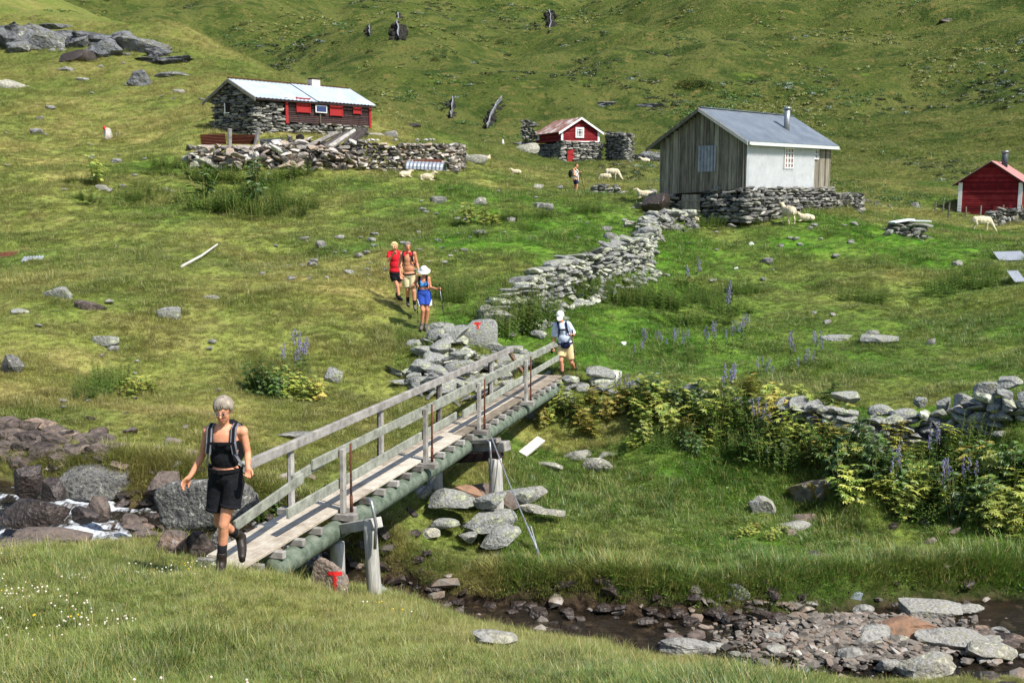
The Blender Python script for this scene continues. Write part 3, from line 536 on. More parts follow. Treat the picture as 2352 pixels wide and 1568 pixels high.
# ---- lower right: gravel bar, slabs, banks
for a in [(2100,1478,168,58,'orange_slab','big orange slab on the gravel bar'),(2125,1428,150,40,'boulder','long grey slab above the orange slab'),(2195,1408,80,22,'boulder','flat pale slab at the head of the gravel bar'),(2055,1452,70,40,'boulder','blue grey stone left of the orange slab'),
          (2195,1505,180,44,'boulder','wide dark slab below the orange slab'),(2125,1568,150,76,'boulder','large grey block at the bottom edge of the stream'),(1580,1512,140,40,'boulder','flat grey rock awash at the near side of the stream'),(2000,1490,130,44,'boulder','broad tilted slab in the middle of the gravel bar'),
          (1955,1520,80,40,'boulder','brown stone at the lower edge of the gravel bar'),(2270,1520,140,40,'boulder','dark slab at the right edge of the stream'),(1960,1380,44,22,'steel_stone','blue grey stone at the upper edge of the gravel'),(1850,1392,60,16,'boulder','pale slab at the left top of the gravel bar'),
          (1985,1412,50,26,'boulder','rounded stone in the top of the gravel bar'),(2240,1405,46,18,'boulder','small stone standing in the pool'),(1690,1378,60,50,'stone_lichen','pale craggy rock in the mossy bank'),(1765,1375,34,20,'boulder','round pale stone on the mossy bank lip'),(2300,1480,90,22,'stone_wet','wet slab in the pool at right edge'),(2040,1545,60,36,'boulder','grey stone between slab and block'),
          (1752,1185,66,60,'boulder','white veined stone leaning in the lower lawn'),(1828,1225,80,30,'boulder','slanting grey stone below the mossy rock'),(1880,1165,150,80,'mossrock','mossy rock face showing through the bank plants'),(1850,1205,60,34,'stone_red','rust brown stone beside the slanting one'),
          (1380,1085,90,40,'boulder','grey slab in the grass below the bridge end plants'),(1330,1060,70,28,'boulder','blue grey slab under the bridge end plants'),(1395,1055,60,20,'boulder','small flat slab above the grey one'),(1255,1082,80,24,'boulder','fallen slab below the white plank'),
          (1130,1488,110,38,'boulder','flat pale stone sunk in the foreground grass')]:
    if a[4] == 'steel_stone' and a[4] not in M: M[a[4]] = mat('blue_grey_stone', _rk((.3,(110,122,128)),(.7,(150,160,164))), 8, 6, .9, .4)
    if a[4] == 'mossrock' and a[4] not in M: M[a[4]] = mat('mossy_rock', _rk((.3,(60,58,52)),(.46,(120,116,108)),(.54,(98,88,40)),(.7,(110,104,48))), 4, 8, .95, .6)
    kw = dict(Y=float(WP(a[0], a[1], -6.5)[1])) if a[1] > 1400 and a[0] > 1500 and a[0] != 1130 else {}
    rock(a[0], a[1], a[2], a[3] * .8, a[5], a[4], 'stone' if a[2] < 100 else 'boulder', depth=.6, **kw)
mb = MB()
for i in range(3200):                                  # loose gravel
    a = random.gauss(1960, 130); b = max(1412 - (a - 1960) * .01, random.gauss(1458, 30)) + (a - 1960) * .02; g = WP(a, b, -6.45); zz = h1(g[0], g[1])
    s = .03 + .16 * random.random() ** 2.5; add_stone(mb, (g[0], g[1], max(zz + .02, -6.5 + .05 * random.random() + .09 * math.exp(-((a - 1960) / 130) ** 2 - ((b - 1450) / 30) ** 2))), (s * 1.5, s, s * .45), rotm(random.random() * 6, random.gauss(0, .2), random.gauss(0, .2)), 1)
gv = mb.build('gravel', M['gravel']); gv['kind'] = 'stuff'
for i in range(70):
    a = random.uniform(1520, 2352); b = random.gauss(1500, 32) if a > 1700 else random.uniform(1470, 1510); s = random.uniform(18, 60)
    rock(a, b, s, s * .4, 'brown stone lying in the water below the gravel bar' if a < 2050 else 'grey brown stone lying in the stream near the right edge', 'stone_red' if i % 2 else 'boulder', 'stone', sub=2, Y=float(WP(a, b, -6.52)[1]), lift=.0, group='stones in the lower stream')
for i in range(60):                                    # stones in the far cut bank, dark tone adds the undercut's shade
    a = random.uniform(870, 1720); b = 1362 + (a - 870) * .075 + random.uniform(-8, 30); s = random.uniform(16, 46)
    rock(a, b, s, s * .4, 'dark flat stone in the undercut bank near the bridge posts' if a < 1200 else ('dark flat stone in the middle of the undercut bank' if a < 1450 else 'dark flat stone at the right end of the undercut bank'), 'stone_wet', 'stone', sub=2, cuts=6, Y=float(WP(a, b, -6.42)[1]), group='stones in the undercut bank')
mb = MB(); mb2 = MB()
for i in range(5200):                                  # pebbles and broken stone over the whole bed
    k = random.random() * (len(STREAM) - 1); j = int(k); q = STREAM[j] + (STREAM[j + 1] - STREAM[j]) * (k - j); o = random.gauss(0, 1) * (_wd[j] * .8 + .1); d_ = STREAM[j + 1] - STREAM[j]; L = math.hypot(d_[0], d_[1]); x, y = q[0] - d_[1] / L * o, q[1] + d_[0] / L * o
    s = .05 + .3 * random.random() ** 3; add_stone(mb if i % 3 else mb2, (x, y, h1(x, y) + s * .1), (s * 1.5, s, s * .5), rotm(random.random() * 6, random.gauss(0, .3), random.gauss(0, .3)), 1)
for q, n_, m_ in ((mb, 'streambed_stones', 'stone_wet'), (mb2, 'streambed_pebbles', 'gravel')): q.build(n_, M[m_])['kind'] = 'stuff'
# ---- the wall along the terrace at the right, partly overgrown
mb = MB(); course_wall(mb, groundpath([(2420,985,.75),(2300,985,.72),(2200,1000,.6),(2080,1015,.5),(1980,1012,.45),(1900,990,.5),(1800,965,.45)], .6), .6, .11, (.18, .5), 2, .08, 1, .2)
tag(mb.build('stone_wall', M['stone_lichen']), 'low dry stone wall along the right terrace above the yellowing plants', 'stone wall')
for i, (a, b, c, d) in enumerate([(2215,985,60,34),(2165,985,36,34),(2110,975,30,22),(1940,968,70,26),(2025,998,60,22),(2260,950,60,28),(2320,935,70,26),(2065,1010,70,26)]):
    rock(a, b, c, d, 'pale capstone standing on the right terrace wall', 'stone_lichen', 'stone', lift=.38, group='capstones of the right wall')
mb = MB(); course_wall(mb, groundpath([(1770,955,.3),(1650,935,.3),(1500,908,.3),(1400,895,.35),(1330,888,.4),(1275,905,.45)], .4), .6, .15, (.25, .7), 2, .1, .8, .25)
tag(mb.build('stone_wall', M['stone_lichen']), 'low broken stone wall from the bridge end behind the plants', 'stone wall')
for i, (a, b, c, d) in enumerate([(1270,930,60,40),(1300,945,50,36),(1240,950,60,30),(1290,905,60,26),(1335,905,44,24),(1225,970,60,30),(1255,905,44,24)]):
    rock(a, b, c, d, 'grey block propping up the far end of the bridge', 'stone_lichen', 'stone', group='blocks of the bridge abutment')
# ---- outcrops and stones high on the left
for a in [(20,115,150,60,'stone_rock','leftmost craggy outcrop high on the hill'),(90,120,150,62,'stone_rock','broad dark outcrop in the middle of the crag'),(150,95,90,26,'stone_rock','low ledge above the broad outcrop'),(225,105,110,34,'stone_rock','long ledge right of the broad outcrop'),(240,135,110,46,'stone_rock','rounded grey slab below the long ledge'),
          (330,125,130,36,'stone_rock','bright streaked slab at the right end of the crag'),(385,150,130,22,'stone_rock','thin slab trailing down right from the crag'),(185,145,84,32,'stone_wet','dark boulder below the crag'),(345,145,40,18,'boulder','pale boulder just below the streaked slab'),
          (325,200,56,32,'stone_rock','dark upright boulder alone on the upper meadow'),(153,165,46,14,'boulder','flat stone below the dark boulder group'),(30,205,70,24,'boulder','low outcrop at the far left edge'),(415,215,30,10,'boulder','small flat stone right of the upright boulder'),(190,187,30,9,'boulder','small pale stone left of the upright boulder'),
          (400,178,90,14,'stone_rock','long low outcrop right of the upright boulder'),(495,294,18,14,'boulder','round stone beside the stone house corner'),(897,315,40,16,'boulder','rounded grey boulder right of the stone house'),(945,292,50,10,'stone_wet','dark flat stone behind the ruined wall'),(858,313,40,9,'boulder','low grey stone between house and rounded boulder'),
          (1090,376,60,22,'boulder','jumbled grey rock between ruined wall and grazing sheep'),(1215,352,60,26,'boulder','grey boulder by the red cabin cellar'),(1490,370,80,20,'stone_rock','grey ledge running behind the weathered house'),(1200,338,50,10,'stone_rock','flat ledge left of red cabin'),
          (393,737,56,30,'stone_lichen','round lichened boulder alone on the near knoll'),(140,690,70,30,'stone_lichen','pale jagged outcrop at left on the knoll'),(205,715,80,26,'stone_red','brown outcrop right of the jagged one'),(45,722,50,12,'stone_lichen','low flat stone at the left of the knoll'),(243,802,60,34,'stone_lichen','whitish sunken boulder on the knoll slope'),
          (30,862,66,46,'stone_speck','dark layered boulder at the left edge'),(766,882,46,40,'stone_lichen','boulder with a moss cap right of the big bush'),(490,690,40,12,'boulder','small stone below the bleached branch'),(665,1008,110,12,'boulder','low flat rock right of the woman with backpack'),(395,1090,60,30,'boulder','grey rock behind the reddish block'),
          (2012,795,100,28,'stone_lichen','long lichened outcrop in the right meadow'),(1925,785,76,14,'stone_lichen','flat grey slab left of the long outcrop'),(2005,772,34,14,'boulder','small stone sitting on the long outcrop'),(2140,792,22,16,'boulder','small round stone right of the long outcrop'),(2170,55,44,12,'stone_wet','dark rock high on the right mountainside'),
          (1500,250,70,16,'stone_rock','dark scree patch above the weathered house gable'),(1390,245,80,12,'stone_rock','dark ledge above the red cabin'),(1595,195,70,20,'darkbush','dark rounded shrub on the mountainside'),(1433,794,14,12,'white','white painted block in the meadow beyond the bridge'),(1725,564,12,9,'white','white stone on the upper right meadow'),(1690,620,10,7,'white','tiny white stone in mid right meadow'),
          (60,95,90,30,'stone_rock','jagged ledge on top of the leftmost outcrop'),(130,70,80,18,'stone_rock','thin ledge above the crag'),(290,100,60,26,'stone_rock','broken block between ledge and streaked slab'),(265,118,50,20,'stone_rock','small block in the middle of the crag'),(180,112,60,34,'stone_rock','cracked block right of the broad outcrop'),(45,122,60,26,'stone_rock','lower lump of the leftmost outcrop'),(360,135,60,24,'stone_rock','jagged block under the streaked slab'),(2303,470,26,10,'boulder','stone behind the fence of the right cabin'),(2103,475,22,12,'boulder','round grey stone left of the fence'),(1098,772,0,0,'','')]:
    if not a[2]: continue
    if a[4] == 'stone_rock' and a[4] not in M: M[a[4]] = mat('crag_rock', _rk((.25,(44,44,46)),(.42,(84,86,88)),(.55,(118,120,122)),(.66,(92,92,80)),(.8,(190,192,192))), 1.2, 10, .92, 1, 3, dist=.3, orand=.2)
    if a[4] == 'darkbush':
        continue
    if a[4] == 'white' and a[4] not in M: M[a[4]] = plain('white_stone', (214, 214, 208))
    crag = a[4] == 'stone_rock'; rock(a[0], a[1], a[2], a[3] * (1.15 if crag else 1), a[5], a[4], 'stone' if a[2] < 50 else 'boulder', depth=.6, cuts=18 if crag else 10, rough=.15 if crag else .07, sub=4 if crag else 3)
def scatter_stones(n, x0, x1, y0, y1, s0, s1, label, grp, m='boulder'):
    for i in range(n):
        a, b = random.uniform(x0, x1), random.uniform(y0, y1); s = s0 + (s1 - s0) * random.random() ** 2.2
        rock(a, b, s * 1.15, s * random.uniform(.4, .62), label, m, 'stone', sub=2, cuts=6, sink=.2, lift=.05, group=grp)
scatter_stones(50, 560, 1080, 545, 650, 7, 26, 'small grey stone in the grass left of and above the hikers', 'stones on the slope by the hikers')
scatter_stones(36, 960, 1500, 430, 560, 7, 34, 'small grey stone on the slope below the red cabin', 'stones on the middle slope')
scatter_stones(20, 0, 420, 300, 450, 7, 26, 'small pale stone on the far left meadow beside the cairn', 'stones on the far left meadow')
scatter_stones(16, 0, 560, 100, 300, 7, 26, 'grey stone on the high left hillside around the crag', 'stones on the high left hill')
scatter_stones(22, 1560, 2340, 510, 760, 6, 26, 'small pale stone in the right hand meadow', 'stones in the right meadow')
scatter_stones(10, 1800, 1960, 520, 570, 8, 26, 'brownish stone in the bare patch below the lying sheep', 'stones below the sheep')
scatter_stones(14, 60, 640, 680, 960, 8, 26, 'small stone in the long grass of the near left knoll', 'stones on the near knoll')
scatter_stones(12, 1060, 1300, 770, 850, 10, 40, 'flat stone at the start of the path above the bridge', 'stones on the path', 'stone_lichen')
mb = MB(); g = G(1560, 515)
for (a, b, n) in [(1560,512,16),(1600,500,16),(1640,495,14),(1530,530,14),(1500,550,10),(1650,490,10)]:
    g = G(a, b); heap(mb, g, .9, .8, .25, n, .4, .6, 2, .3)
tag(mb.build('rubble_heap', M['stone']), 'strewn grey rubble in front of the cellar door', 'rubble')
mb = MB()
for (a, b, n) in [(1720,505,30),(1745,500,24),(1690,490,20),(1770,498,16)]: heap(mb, G(a, b), 1.0, .7, .5, n, .42, .45, 2, .3)
tag(mb.build('rubble_heap', M['stone']), 'rubble spilled from the foundation corner of the weathered house', 'rubble')
mb = MB(); g = G(1396, 446); heap(mb, (g.x, g.y + .9), 1.1, .55, .5, 60, .4, .5, 2, .15)
course_wall(mb, [(g.x - .75, g.y + .4, g.z - .1, g.z + .35), (g.x + .75, g.y + .4, g.z - .1, g.z + .35)], .5, .15, (.25, .5), 2)
tag(mb.build('stone_heap', M['stone']), 'low round heap of stones near the walker with two sticks', 'stone heap')
g = G(2095, 550); st = thing('stone_heap', 'square stone heap with white boards on top in the right meadow', 'stone heap', g); mb = MB()
heap(mb, (g.x, g.y + .8), 1.05, .6, .3, 40, .45, .4, 2, .15); course_wall(mb, [(g.x - .75, g.y + .35, g.z - .15, g.z + .65), (g.x + .75, g.y + .35, g.z - .15, g.z + .6)], .5, .16, (.3, .7), 2)
course_wall(mb, [(g.x - .6, g.y + 1, g.z - .1, g.z + .65), (g.x + .7, g.y + 1, g.z - .1, g.z + .65)], .6, .16, (.3, .7), 2); mb.build('stones', M['stone'], st)
mb = MB(); mb.box((g.x - .35, g.y + .5, g.z + .82), (1.1, .5, .05), rotm(.35, 0, -.12)); mb.box((g.x + .4, g.y + .6, g.z + .82), (1.2, .45, .05), rotm(-.15, 0, .02)); mb.build('cover_boards', plain('white_board', (215, 218, 222)), st)
mb = MB(); course_wall(mb, groundpath([(2260,512,.5),(2300,508,.75),(2352,512,.9),(2420,512,.9)], .7), .8, .17, (.2, .5), 1, .1, 1, .2); heap(mb, G(2310, 515), 1.6, .8, .4, 60, .35, .5, 1, .3)
tag(mb.build('stone_wall', M['stone']), 'tumbled stone wall in front of the right hand red cabin', 'stone wall')
g = G(247, 322); mb = MB(); v = stone_shape(77, 3, .5, 6, .04)
v = v / np.array([np.ptp(v[:, i]) for i in range(3)]); v *= np.array([.75, .6, 1.0]); v[:, :2] *= (1 - .62 * np.clip((v[:, 2:] + .3), 0, 1)); v *= 28 * mpp(g) * 1.1; mb.add(v, ICO[3][1])
cr = thing('cairn', 'pointed marker stone standing on the far left meadow', 'cairn', g); cr['origin'] = [0, 0, 0]; o = mb.build('marker_stone', M['stone_bright'], cr); o.location = (0, 0, .45)
mb = MB(); v2 = v[np.argsort(v[:, 2])][-1]; mb.ell((v2[0], v2[1] - .04, v2[2] + .38), (.1, .1, .14)); o = mb.build('red_cap', plain('red_mark', (190, 60, 50)), cr)
# ---- red painted T marks, 3 mm proud of their stones
def paint_T(stone, cx, cy, w, h, name='painted_mark', diag=False):
    """project a letter T drawn on a small sheet on to the stone's surface"""
    dg = bpy.context.evaluated_depsgraph_get(); from mathutils.bvhtree import BVHTree
    vs = [stone.matrix_world @ q.co if False else Vector(q.co) + Vector(stone.location) for q in stone.data.vertices]; bv = BVHTree.FromPolygons(vs, [tuple(p.vertices) for p in stone.data.polygons])
    mb = MB(); v = []; f = []; pts = {}
    def strip(x0, x1, y0, y1, nx, ny):
        for i in range(nx):
            for j in range(ny):
                q = []
                for (a, b) in ((i, j), (i + 1, j), (i + 1, j + 1), (i, j + 1)):
                    x = x0 + (x1 - x0) * a / nx; y = y0 + (y1 - y0) * b / ny; x += 1.1 * math.sin(y * .5 + x * .1) + .7 * math.sin(y * 1.7); y += .8 * math.sin(x * .6); r = Vector(ray(x, y)).normalized(); hit = bv.ray_cast(Vector((0, 0, 0)), r)
                    if hit[0] is None: q = None; break
                    q.append(tuple(hit[0] - r * .006))
                if q: k = len(v); v.extend(q); f.append((k, k + 3, k + 2, k + 1))
    t = w * .28
    strip(cx - w / 2, cx + w / 2, cy - h / 2, cy - h / 2 + t * .95, 14, 5); strip(cx - t * .45, cx + t * .5, cy - h / 2 + t * .95, cy + h / 2, 5, 14)
    if not v: return
    mb.add(v, f); stone['origin'] = [float(q) for q in stone.location]; mb.build(name, M['redpaint'], stone)
M['redpaint'] = plain('red_paint', (188, 38, 38), .75, .2, .4, .25, 9)
bpy.context.view_layer.update()
paint_T(trk, 769, 1334, 33, 44); paint_T(tr2, 1097, 748, 17, 16)
# ---------------------------------------------------------------- houses
class HS:
    def __init__(s, px, py, Y, u, v): s.O = P(px, py, Y); s.u = Vector((*u, 0)).normalized(); s.v = Vector((*v, 0)).normalized()
    def Q(s, a, b, z): return s.O + s.u * a + s.v * b + Vector((0, 0, z))
    def _s(s, px, d): t = (px - CX) / F / (math.cos(TH)); O = s.O; t = ray(px, 430)[0] / ray(px, 430)[1]; return (t * O.y - O.x) / (d.x - t * d.y)
    def fa(s, px): return s._s(px, s.u)
    def fb(s, px): return s._s(px, s.v)
    def fz(s, py, a=0, b=0): q = s.Q(a, b, 0); r = ray(CX, py); return r[2] / r[1] * q.y - s.O.z
    def n_long(s): return s.u.cross(Vector((0, 0, 1))) * (1 if s.u.cross(Vector((0, 0, 1))).dot(s.v) < 0 else -1)
    def n_gab(s): return -s.u
def panel_box(mb, h, face, c0, c1, z0, z1, t, off=0, r=None):
    """upright box on the long side ('a') or gable ('b') from c0..c1, z0..z1, t thick, standing off outwards"""
    n = h.n_long() if face == 'a' else h.n_gab(); d = h.u if face == 'a' else h.v
    c = (h.Q((c0 + c1) / 2, 0, (z0 + z1) / 2) if face == 'a' else h.Q(0, (c0 + c1) / 2, (z0 + z1) / 2)) + n * (off + t / 2)
    mb.box(c, (abs(c1 - c0), t, abs(z1 - z0)), Matrix((d, n, Vector((0, 0, 1)))).transposed(), r)
def window(h, par, face, c0, c1, z0, z1, cols, rows, fm, pm, bar=.05, fr=.08, off=.02, name='window', sill=None):
    mb = MB(); panel_box(mb, h, face, c0, c1, z1 - fr, z1, .07, off); panel_box(mb, h, face, c0, c1, z0, z0 + fr, .07, off)
    panel_box(mb, h, face, c0, c0 + fr, z0 + fr, z1 - fr, .07, off); panel_box(mb, h, face, c1 - fr, c1, z0 + fr, z1 - fr, .07, off)
    for i in range(1, cols): q = c0 + (c1 - c0) * i / cols; panel_box(mb, h, face, q - bar / 2, q + bar / 2, z0 + fr, z1 - fr, .05, off + .004)
    for i in range(1, rows): q = z0 + (z1 - z0) * i / rows; panel_box(mb, h, face, c0 + fr, c1 - fr, q - bar / 2, q + bar / 2, .044, off + .007)
    o = mb.build(name, fm, par); mb = MB(); panel_box(mb, h, face, c0 + fr * .5, c1 - fr * .5, z0 + fr * .5, z1 - fr * .5, .02, off + .006); g = mb.build('pane', pm, o)
    o['origin'] = par['origin']; g.data.transform(Matrix.Identity(4)); g.location = (0, 0, 0)
    me = g.data; off_ = Vector(par['origin'])
    for q in me.vertices: q.co -= off_
    if sill: mb = MB(); panel_box(mb, h, face, c0 - .06, c1 + .06, z0 - .1, z0 - .002, .14, off); s_ = mb.build('sill', sill, o); [setattr(q, 'co', q.co - off_) for q in s_.data.vertices]
    del o['origin']; return o
def roofslab(mb, h, L0, L1, b0, z0, b1, z1, th=.06, corr=0, lift=0):
    """one roof slope between lines (b0, z0) and (b1, z1), from L0 to L1 along the house"""
    n = 1 if not corr else int((L1 - L0) / corr * 4); v = []; f = []
    for i in range(n + 1):
        a = L0 + (L1 - L0) * i / n; dz = .018 * math.sin(i * math.pi / 2) if corr else 0
        for (b, z) in ((b0, z0), (b1, z1)):
            v.append(tuple(h.Q(a, b, z + dz + lift + th))); v.append(tuple(h.Q(a, b, z + dz + lift)))
    for i in range(n):
        k = i * 4; f += [(k, k + 2, k + 6, k + 4), (k + 1, k + 5, k + 7, k + 3), (k, k + 4, k + 5, k + 1), (k + 2, k + 3, k + 7, k + 6)]
    f += [(0, 1, 3, 2), (n * 4, n * 4 + 2, n * 4 + 3, n * 4 + 1)]; mb.add(v, f)
def sheet(mb, A, U, V_, w, hgt, pitch=.09, amp=.02, N_=None):
    A, U, V_ = Vector(A), Vector(U).normalized(), Vector(V_).normalized(); N_ = N_ or U.cross(V_).normalized(); n = max(4, int(w / pitch * 4)); v = []; f = []
    for i in range(n + 1):
        o = N_ * amp * math.sin(i * math.pi / 2); p = A + U * (w * i / n) + o; v += [tuple(p), tuple(p + V_ * hgt), tuple(p - N_ * .006), tuple(p + V_ * hgt - N_ * .006)]
    for i in range(n):
        k = 4 * i; f += [(k, k + 4, k + 5, k + 1), (k + 2, k + 3, k + 7, k + 6), (k, k + 2, k + 6, k + 4), (k + 1, k + 5, k + 7, k + 3)]
    f += [(0, 1, 3, 2), (n * 4, n * 4 + 2, n * 4 + 3, n * 4 + 1)]; mb.add(v, f)
def gz(h, b, W, ze, zr, ze2=None):
    ze2 = ze if ze2 is None else ze2
    return ze + (zr - ze) * b / (W / 2) if b < W / 2 else ze2 + (zr - ze2) * (W - b) / (W / 2)
M['grey_roof'] = mat('slate_grey_roof', _rk((.3,(84,92,102)),(.5,(100,109,119)),(.75,(118,126,134))), 1.2, 7, .55, .1, 4, spec=.4)
M['white_roof'] = mat('pale_metal_roof', _rk((.3,(150,162,176)),(.7,(182,192,204))), 1.2, 6, .5, .1, 5, spec=.4)
M['rust_roof'] = mat('rust_streaked_roof', _rk((.3,(108,70,60)),(.5,(140,104,92)),(.62,(190,186,182)),(.8,(206,206,206))), 1.1, 5, .7, .1, 4, stretch=(1, 1, .4))
M['pink_roof'] = mat('faded_red_roof', _rk((.3,(160,108,104)),(.7,(184,134,130))), 2, 6, .7, .1, 5)
M['old_board'] = mat('weathered_board', _rk((.2,(70,66,58)),(.42,(112,106,94)),(.58,(134,128,114)),(.8,(158,152,138))), 2.2, 8, .9, .4, 10, stretch=(3.5, 3.5, .5), attr=.4)
M['white_metal'] = mat('white_corrugated', _rk((.3,(196,199,201)),(.7,(218,220,221))), 3, 5, .5, .06, spec=.3)
M['grey_sheet'] = mat('grey_corrugated', _rk((.3,(120,126,134)),(.7,(160,166,174))), 3, 5, .5, .1, spec=.4, metal=.3)
M['white_paint'] = plain('white_paint', (222, 222, 218), .7)
M['red_wall'] = mat('red_clapboard', _rk((.3,(96,20,26)),(.5,(122,28,34)),(.75,(140,48,48))), 3, 8, .85, .3, attr=.5)
M['red_paint2'] = plain('bright_red_paint', (150, 42, 42), .7)
M['dark_wall'] = mat('brown_clapboard', _rk((.3,(40,30,30)),(.7,(72,56,54))), 4, 6, .85, .3, attr=.3)
M['glass'] = plain('window_glass', (52, 58, 64), .12, .8, 0)
M['curtain'] = plain('curtained_glass', (130, 88, 80), .3, .6, 0)
M['dark'] = plain('dark_inside', (26, 24, 22))
M['wall_core'] = plain('earth_core', (62, 56, 50), .95)
def stones_on(h, par, segs, th=.4, row=.13, length=(.2, .55), m='stone', name='stone_wall', keep=1, sub=1, hole=None):
    mb = MB()
    for (a0, b0, a1, b1, zb, ztf) in segs:
        n = 12; pts = []
        for i in range(n + 1):
            t = i / n; q = h.Q(a0 + (a1 - a0) * t, b0 + (b1 - b0) * t, 0); pts.append((q.x, q.y, h.O.z + (zb(t) if callable(zb) else zb), h.O.z + (ztf(t) if callable(ztf) else ztf)))
        course_wall(mb, pts, th, row, length, sub, .03, keep, .05)
    return mb.build(name, M[m], par)
# ---- weathered house on the right
h = HS(1712, 432, 50, (.687, .727), (-.727, .687)); hm = thing('weathered_house', 'weathered board house with white corrugated side and grey roof on a stone foundation', 'house', h.Q(4, 2.3, -1.2)); hm['origin'] = list(h.Q(4, 2.3, -1.2)); L, W, ze, zr = 8., 4.73, 2.2, 3.62
mb = MB(); b = 0
while b < W:
    wd = min(random.uniform(.2, .3), W - b); bm_ = b + wd / 2; zb = -.02 - .3 * bm_ / W; panel_box(mb, h, 'b', b, b + wd - .012, zb, gz(h, bm_, W, ze, zr) - .03, .03, 0); b += wd
b = .12
while b < W: panel_box(mb, h, 'b', b - .025, b + .025, -.02 - .3 * b / W, gz(h, b, W, ze, zr) - .04, .022, .031); b += .27
mb.build('gable_wall', M['old_board'], hm)
mb = MB(); v = [h.Q(.02, .02, -.1), h.Q(.02, W - .02, -.3), h.Q(.02, W - .02, ze - .06), h.Q(.02, W / 2, zr - .06), h.Q(.02, .02, ze - .06)]; v2 = [q + h.u * (L - .04) for q in v]
mb.add([tuple(q) for q in v + v2], [(0, 1, 2, 3, 4), (9, 8, 7, 6, 5), (0, 5, 6, 1), (1, 6, 7, 2), (0, 4, 9, 5), (2, 7, 8, 3), (3, 8, 9, 4)]); mb.build('inner_wall', M['old_board'], hm)
mb = MB(); a1 = h.fa(1866); sheet(mb, h.Q(0, 0, 0) + h.n_long() * .03, h.u, (0, 0, 1), a1, ze - .03, .25, .1, h.n_long()); sheet(mb, h.Q(0.05, 0, -.16) + h.n_long() * .045, h.u, (0, 0, 1), 1.7, .17, .24, .034, h.n_long()); mb.build('corrugated_wall', M['white_metal'], hm)
mb = MB(); a = a1
while a < L: panel_box(mb, h, 'a', a, min(a + .16, L) - .012, 0.0, ze - .04, .03, 0); a += .16
mb.build('board_wall', M['old_board'], hm)
a0 = h.fa(1806); window(h, hm, 'a', a0 - .42, a0 + .42, .92, 1.9, 3, 4, M['white_paint'], M['curtain'], .045, .05, .045, sill=M['dark_timber'])
a0 = h.fa(1869); window(h, hm, 'a', a0 - .24, a0 + .24, 1.4, 1.9, 3, 2, M['white_paint'], M['glass'], .04, .04, .035)
mb = MB(); sheet(mb, h.Q(0, h.fb(1644), .75) + h.n_gab() * .08, h.v, (0, 0, 1), h.fb(1604) - h.fb(1644), 1.2, .17, .05, h.n_gab()); mb.build('corrugated_shutter', M['grey_sheet'], hm)['label'] = 'grey corrugated sheet nailed over the gable window'
sl = (zr - ze) / (W / 2); mb = MB(); roofslab(mb, h, -.38, L + .3, -.28, ze - .28 * sl, W / 2 + .02, zr + .01, .05, 0, .02); roofslab(mb, h, -.38, L + .3, W + .6, ze - .6 * sl, W / 2 - .02, zr + .01, .05, 0, .02)
mb.beam(h.Q(-.36, W / 2, zr + .09), h.Q(L + .28, W / 2, zr + .09), .2, .03); mb.build('roof', M['grey_roof'], hm)
mb = MB(); mb.beam(h.Q(-.4, -.4, ze - .4 * sl - .04), h.Q(-.4, W / 2, zr - .03), .035, .16, h.u.cross(Vector((0, 0, 1)))) if False else None
def rake(h, b0, z0, b1, z1, a, hh=.17, t=.035):
    mb = MB(); v = []
    for (b_, z_) in ((b0, z0), (b1, z1)):
        for da in (0, t):
            for dz in (0, -hh): v.append(tuple(h.Q(a - da, b_, z_ + dz)))
    return mb.add(v, [(0, 1, 5, 4), (2, 6, 7, 3), (0, 4, 6, 2), (1, 3, 7, 5), (0, 2, 3, 1), (4, 5, 7, 6)])
rake(h, -.29, ze - .29 * sl + .05, W / 2, zr + .05, -.385).build('bargeboard', plain('faded_white_board', (196, 188, 180)), hm); rake(h, W + .6, ze - .6 * sl + .05, W / 2, zr + .05, -.385).build('bargeboard', M['old_board'], hm)
mb = MB(); panel_box(mb, h, 'a', -.3, L + .25, ze - .32 * sl - .1, ze - .32 * sl + .05, .05, .29); panel_box(mb, h, 'a', -.3, L + .25, ze - .32 * sl - .1, ze - .32 * sl - .07, .07, .34); mb.build('gutter', plain('pale_gutter', (188, 194, 188)), hm)
pb = h.Q(5.3, 1.0, 2.62); sp = MB(); sp.tube([pb + Vector((0, 0, -.1)), pb + Vector((0, 0, 1.22))], .145, 16); sp = sp.build('stovepipe', M['steel'], hm, True); off_ = Vector(hm['origin'])
def sub(mb, name, m, o, root, smooth=False):
    q = mb.build(name, m, None, smooth); q.parent = o; ofs = Vector(root['origin']); co = np.empty(len(q.data.vertices) * 3); q.data.vertices.foreach_get('co', co); co = co.reshape(-1, 3) - np.array(ofs); q.data.vertices.foreach_set('co', co.ravel()); return q
mb = MB(); mb.tube([pb + Vector((0, 0, 1.2)), pb + Vector((0, 0, 1.3))], .18, 16); sub(mb, 'pipe_cap', M['steel'], sp, hm, True)
mb = MB(); mb.tube([pb + Vector((0, 0, -.15)), pb + Vector((0, 0, .2))], [.24, .15], 16); sub(mb, 'flashing', M['rust'], sp, hm, True)
gb = -1.55
fo = stones_on(h, hm, [(-.1, -.1, L, -.1, lambda t: gb + .35 * t, -.02), (-.08, -.3, -.08, h.fb(1616), lambda t: gb, -.12), (-.08, h.fb(1572), -.08, W + .3, lambda t: gb + .2, -.36), (-.35, -.4, -.35, 1.6, gb, lambda t: -.35 - .4 * t), (0, -.42, 4.6, -.38, gb, lambda t: -.25 - .35 * t)], .5, .14, (.25, .75), 'stone', 'stone_foundation', sub=2)
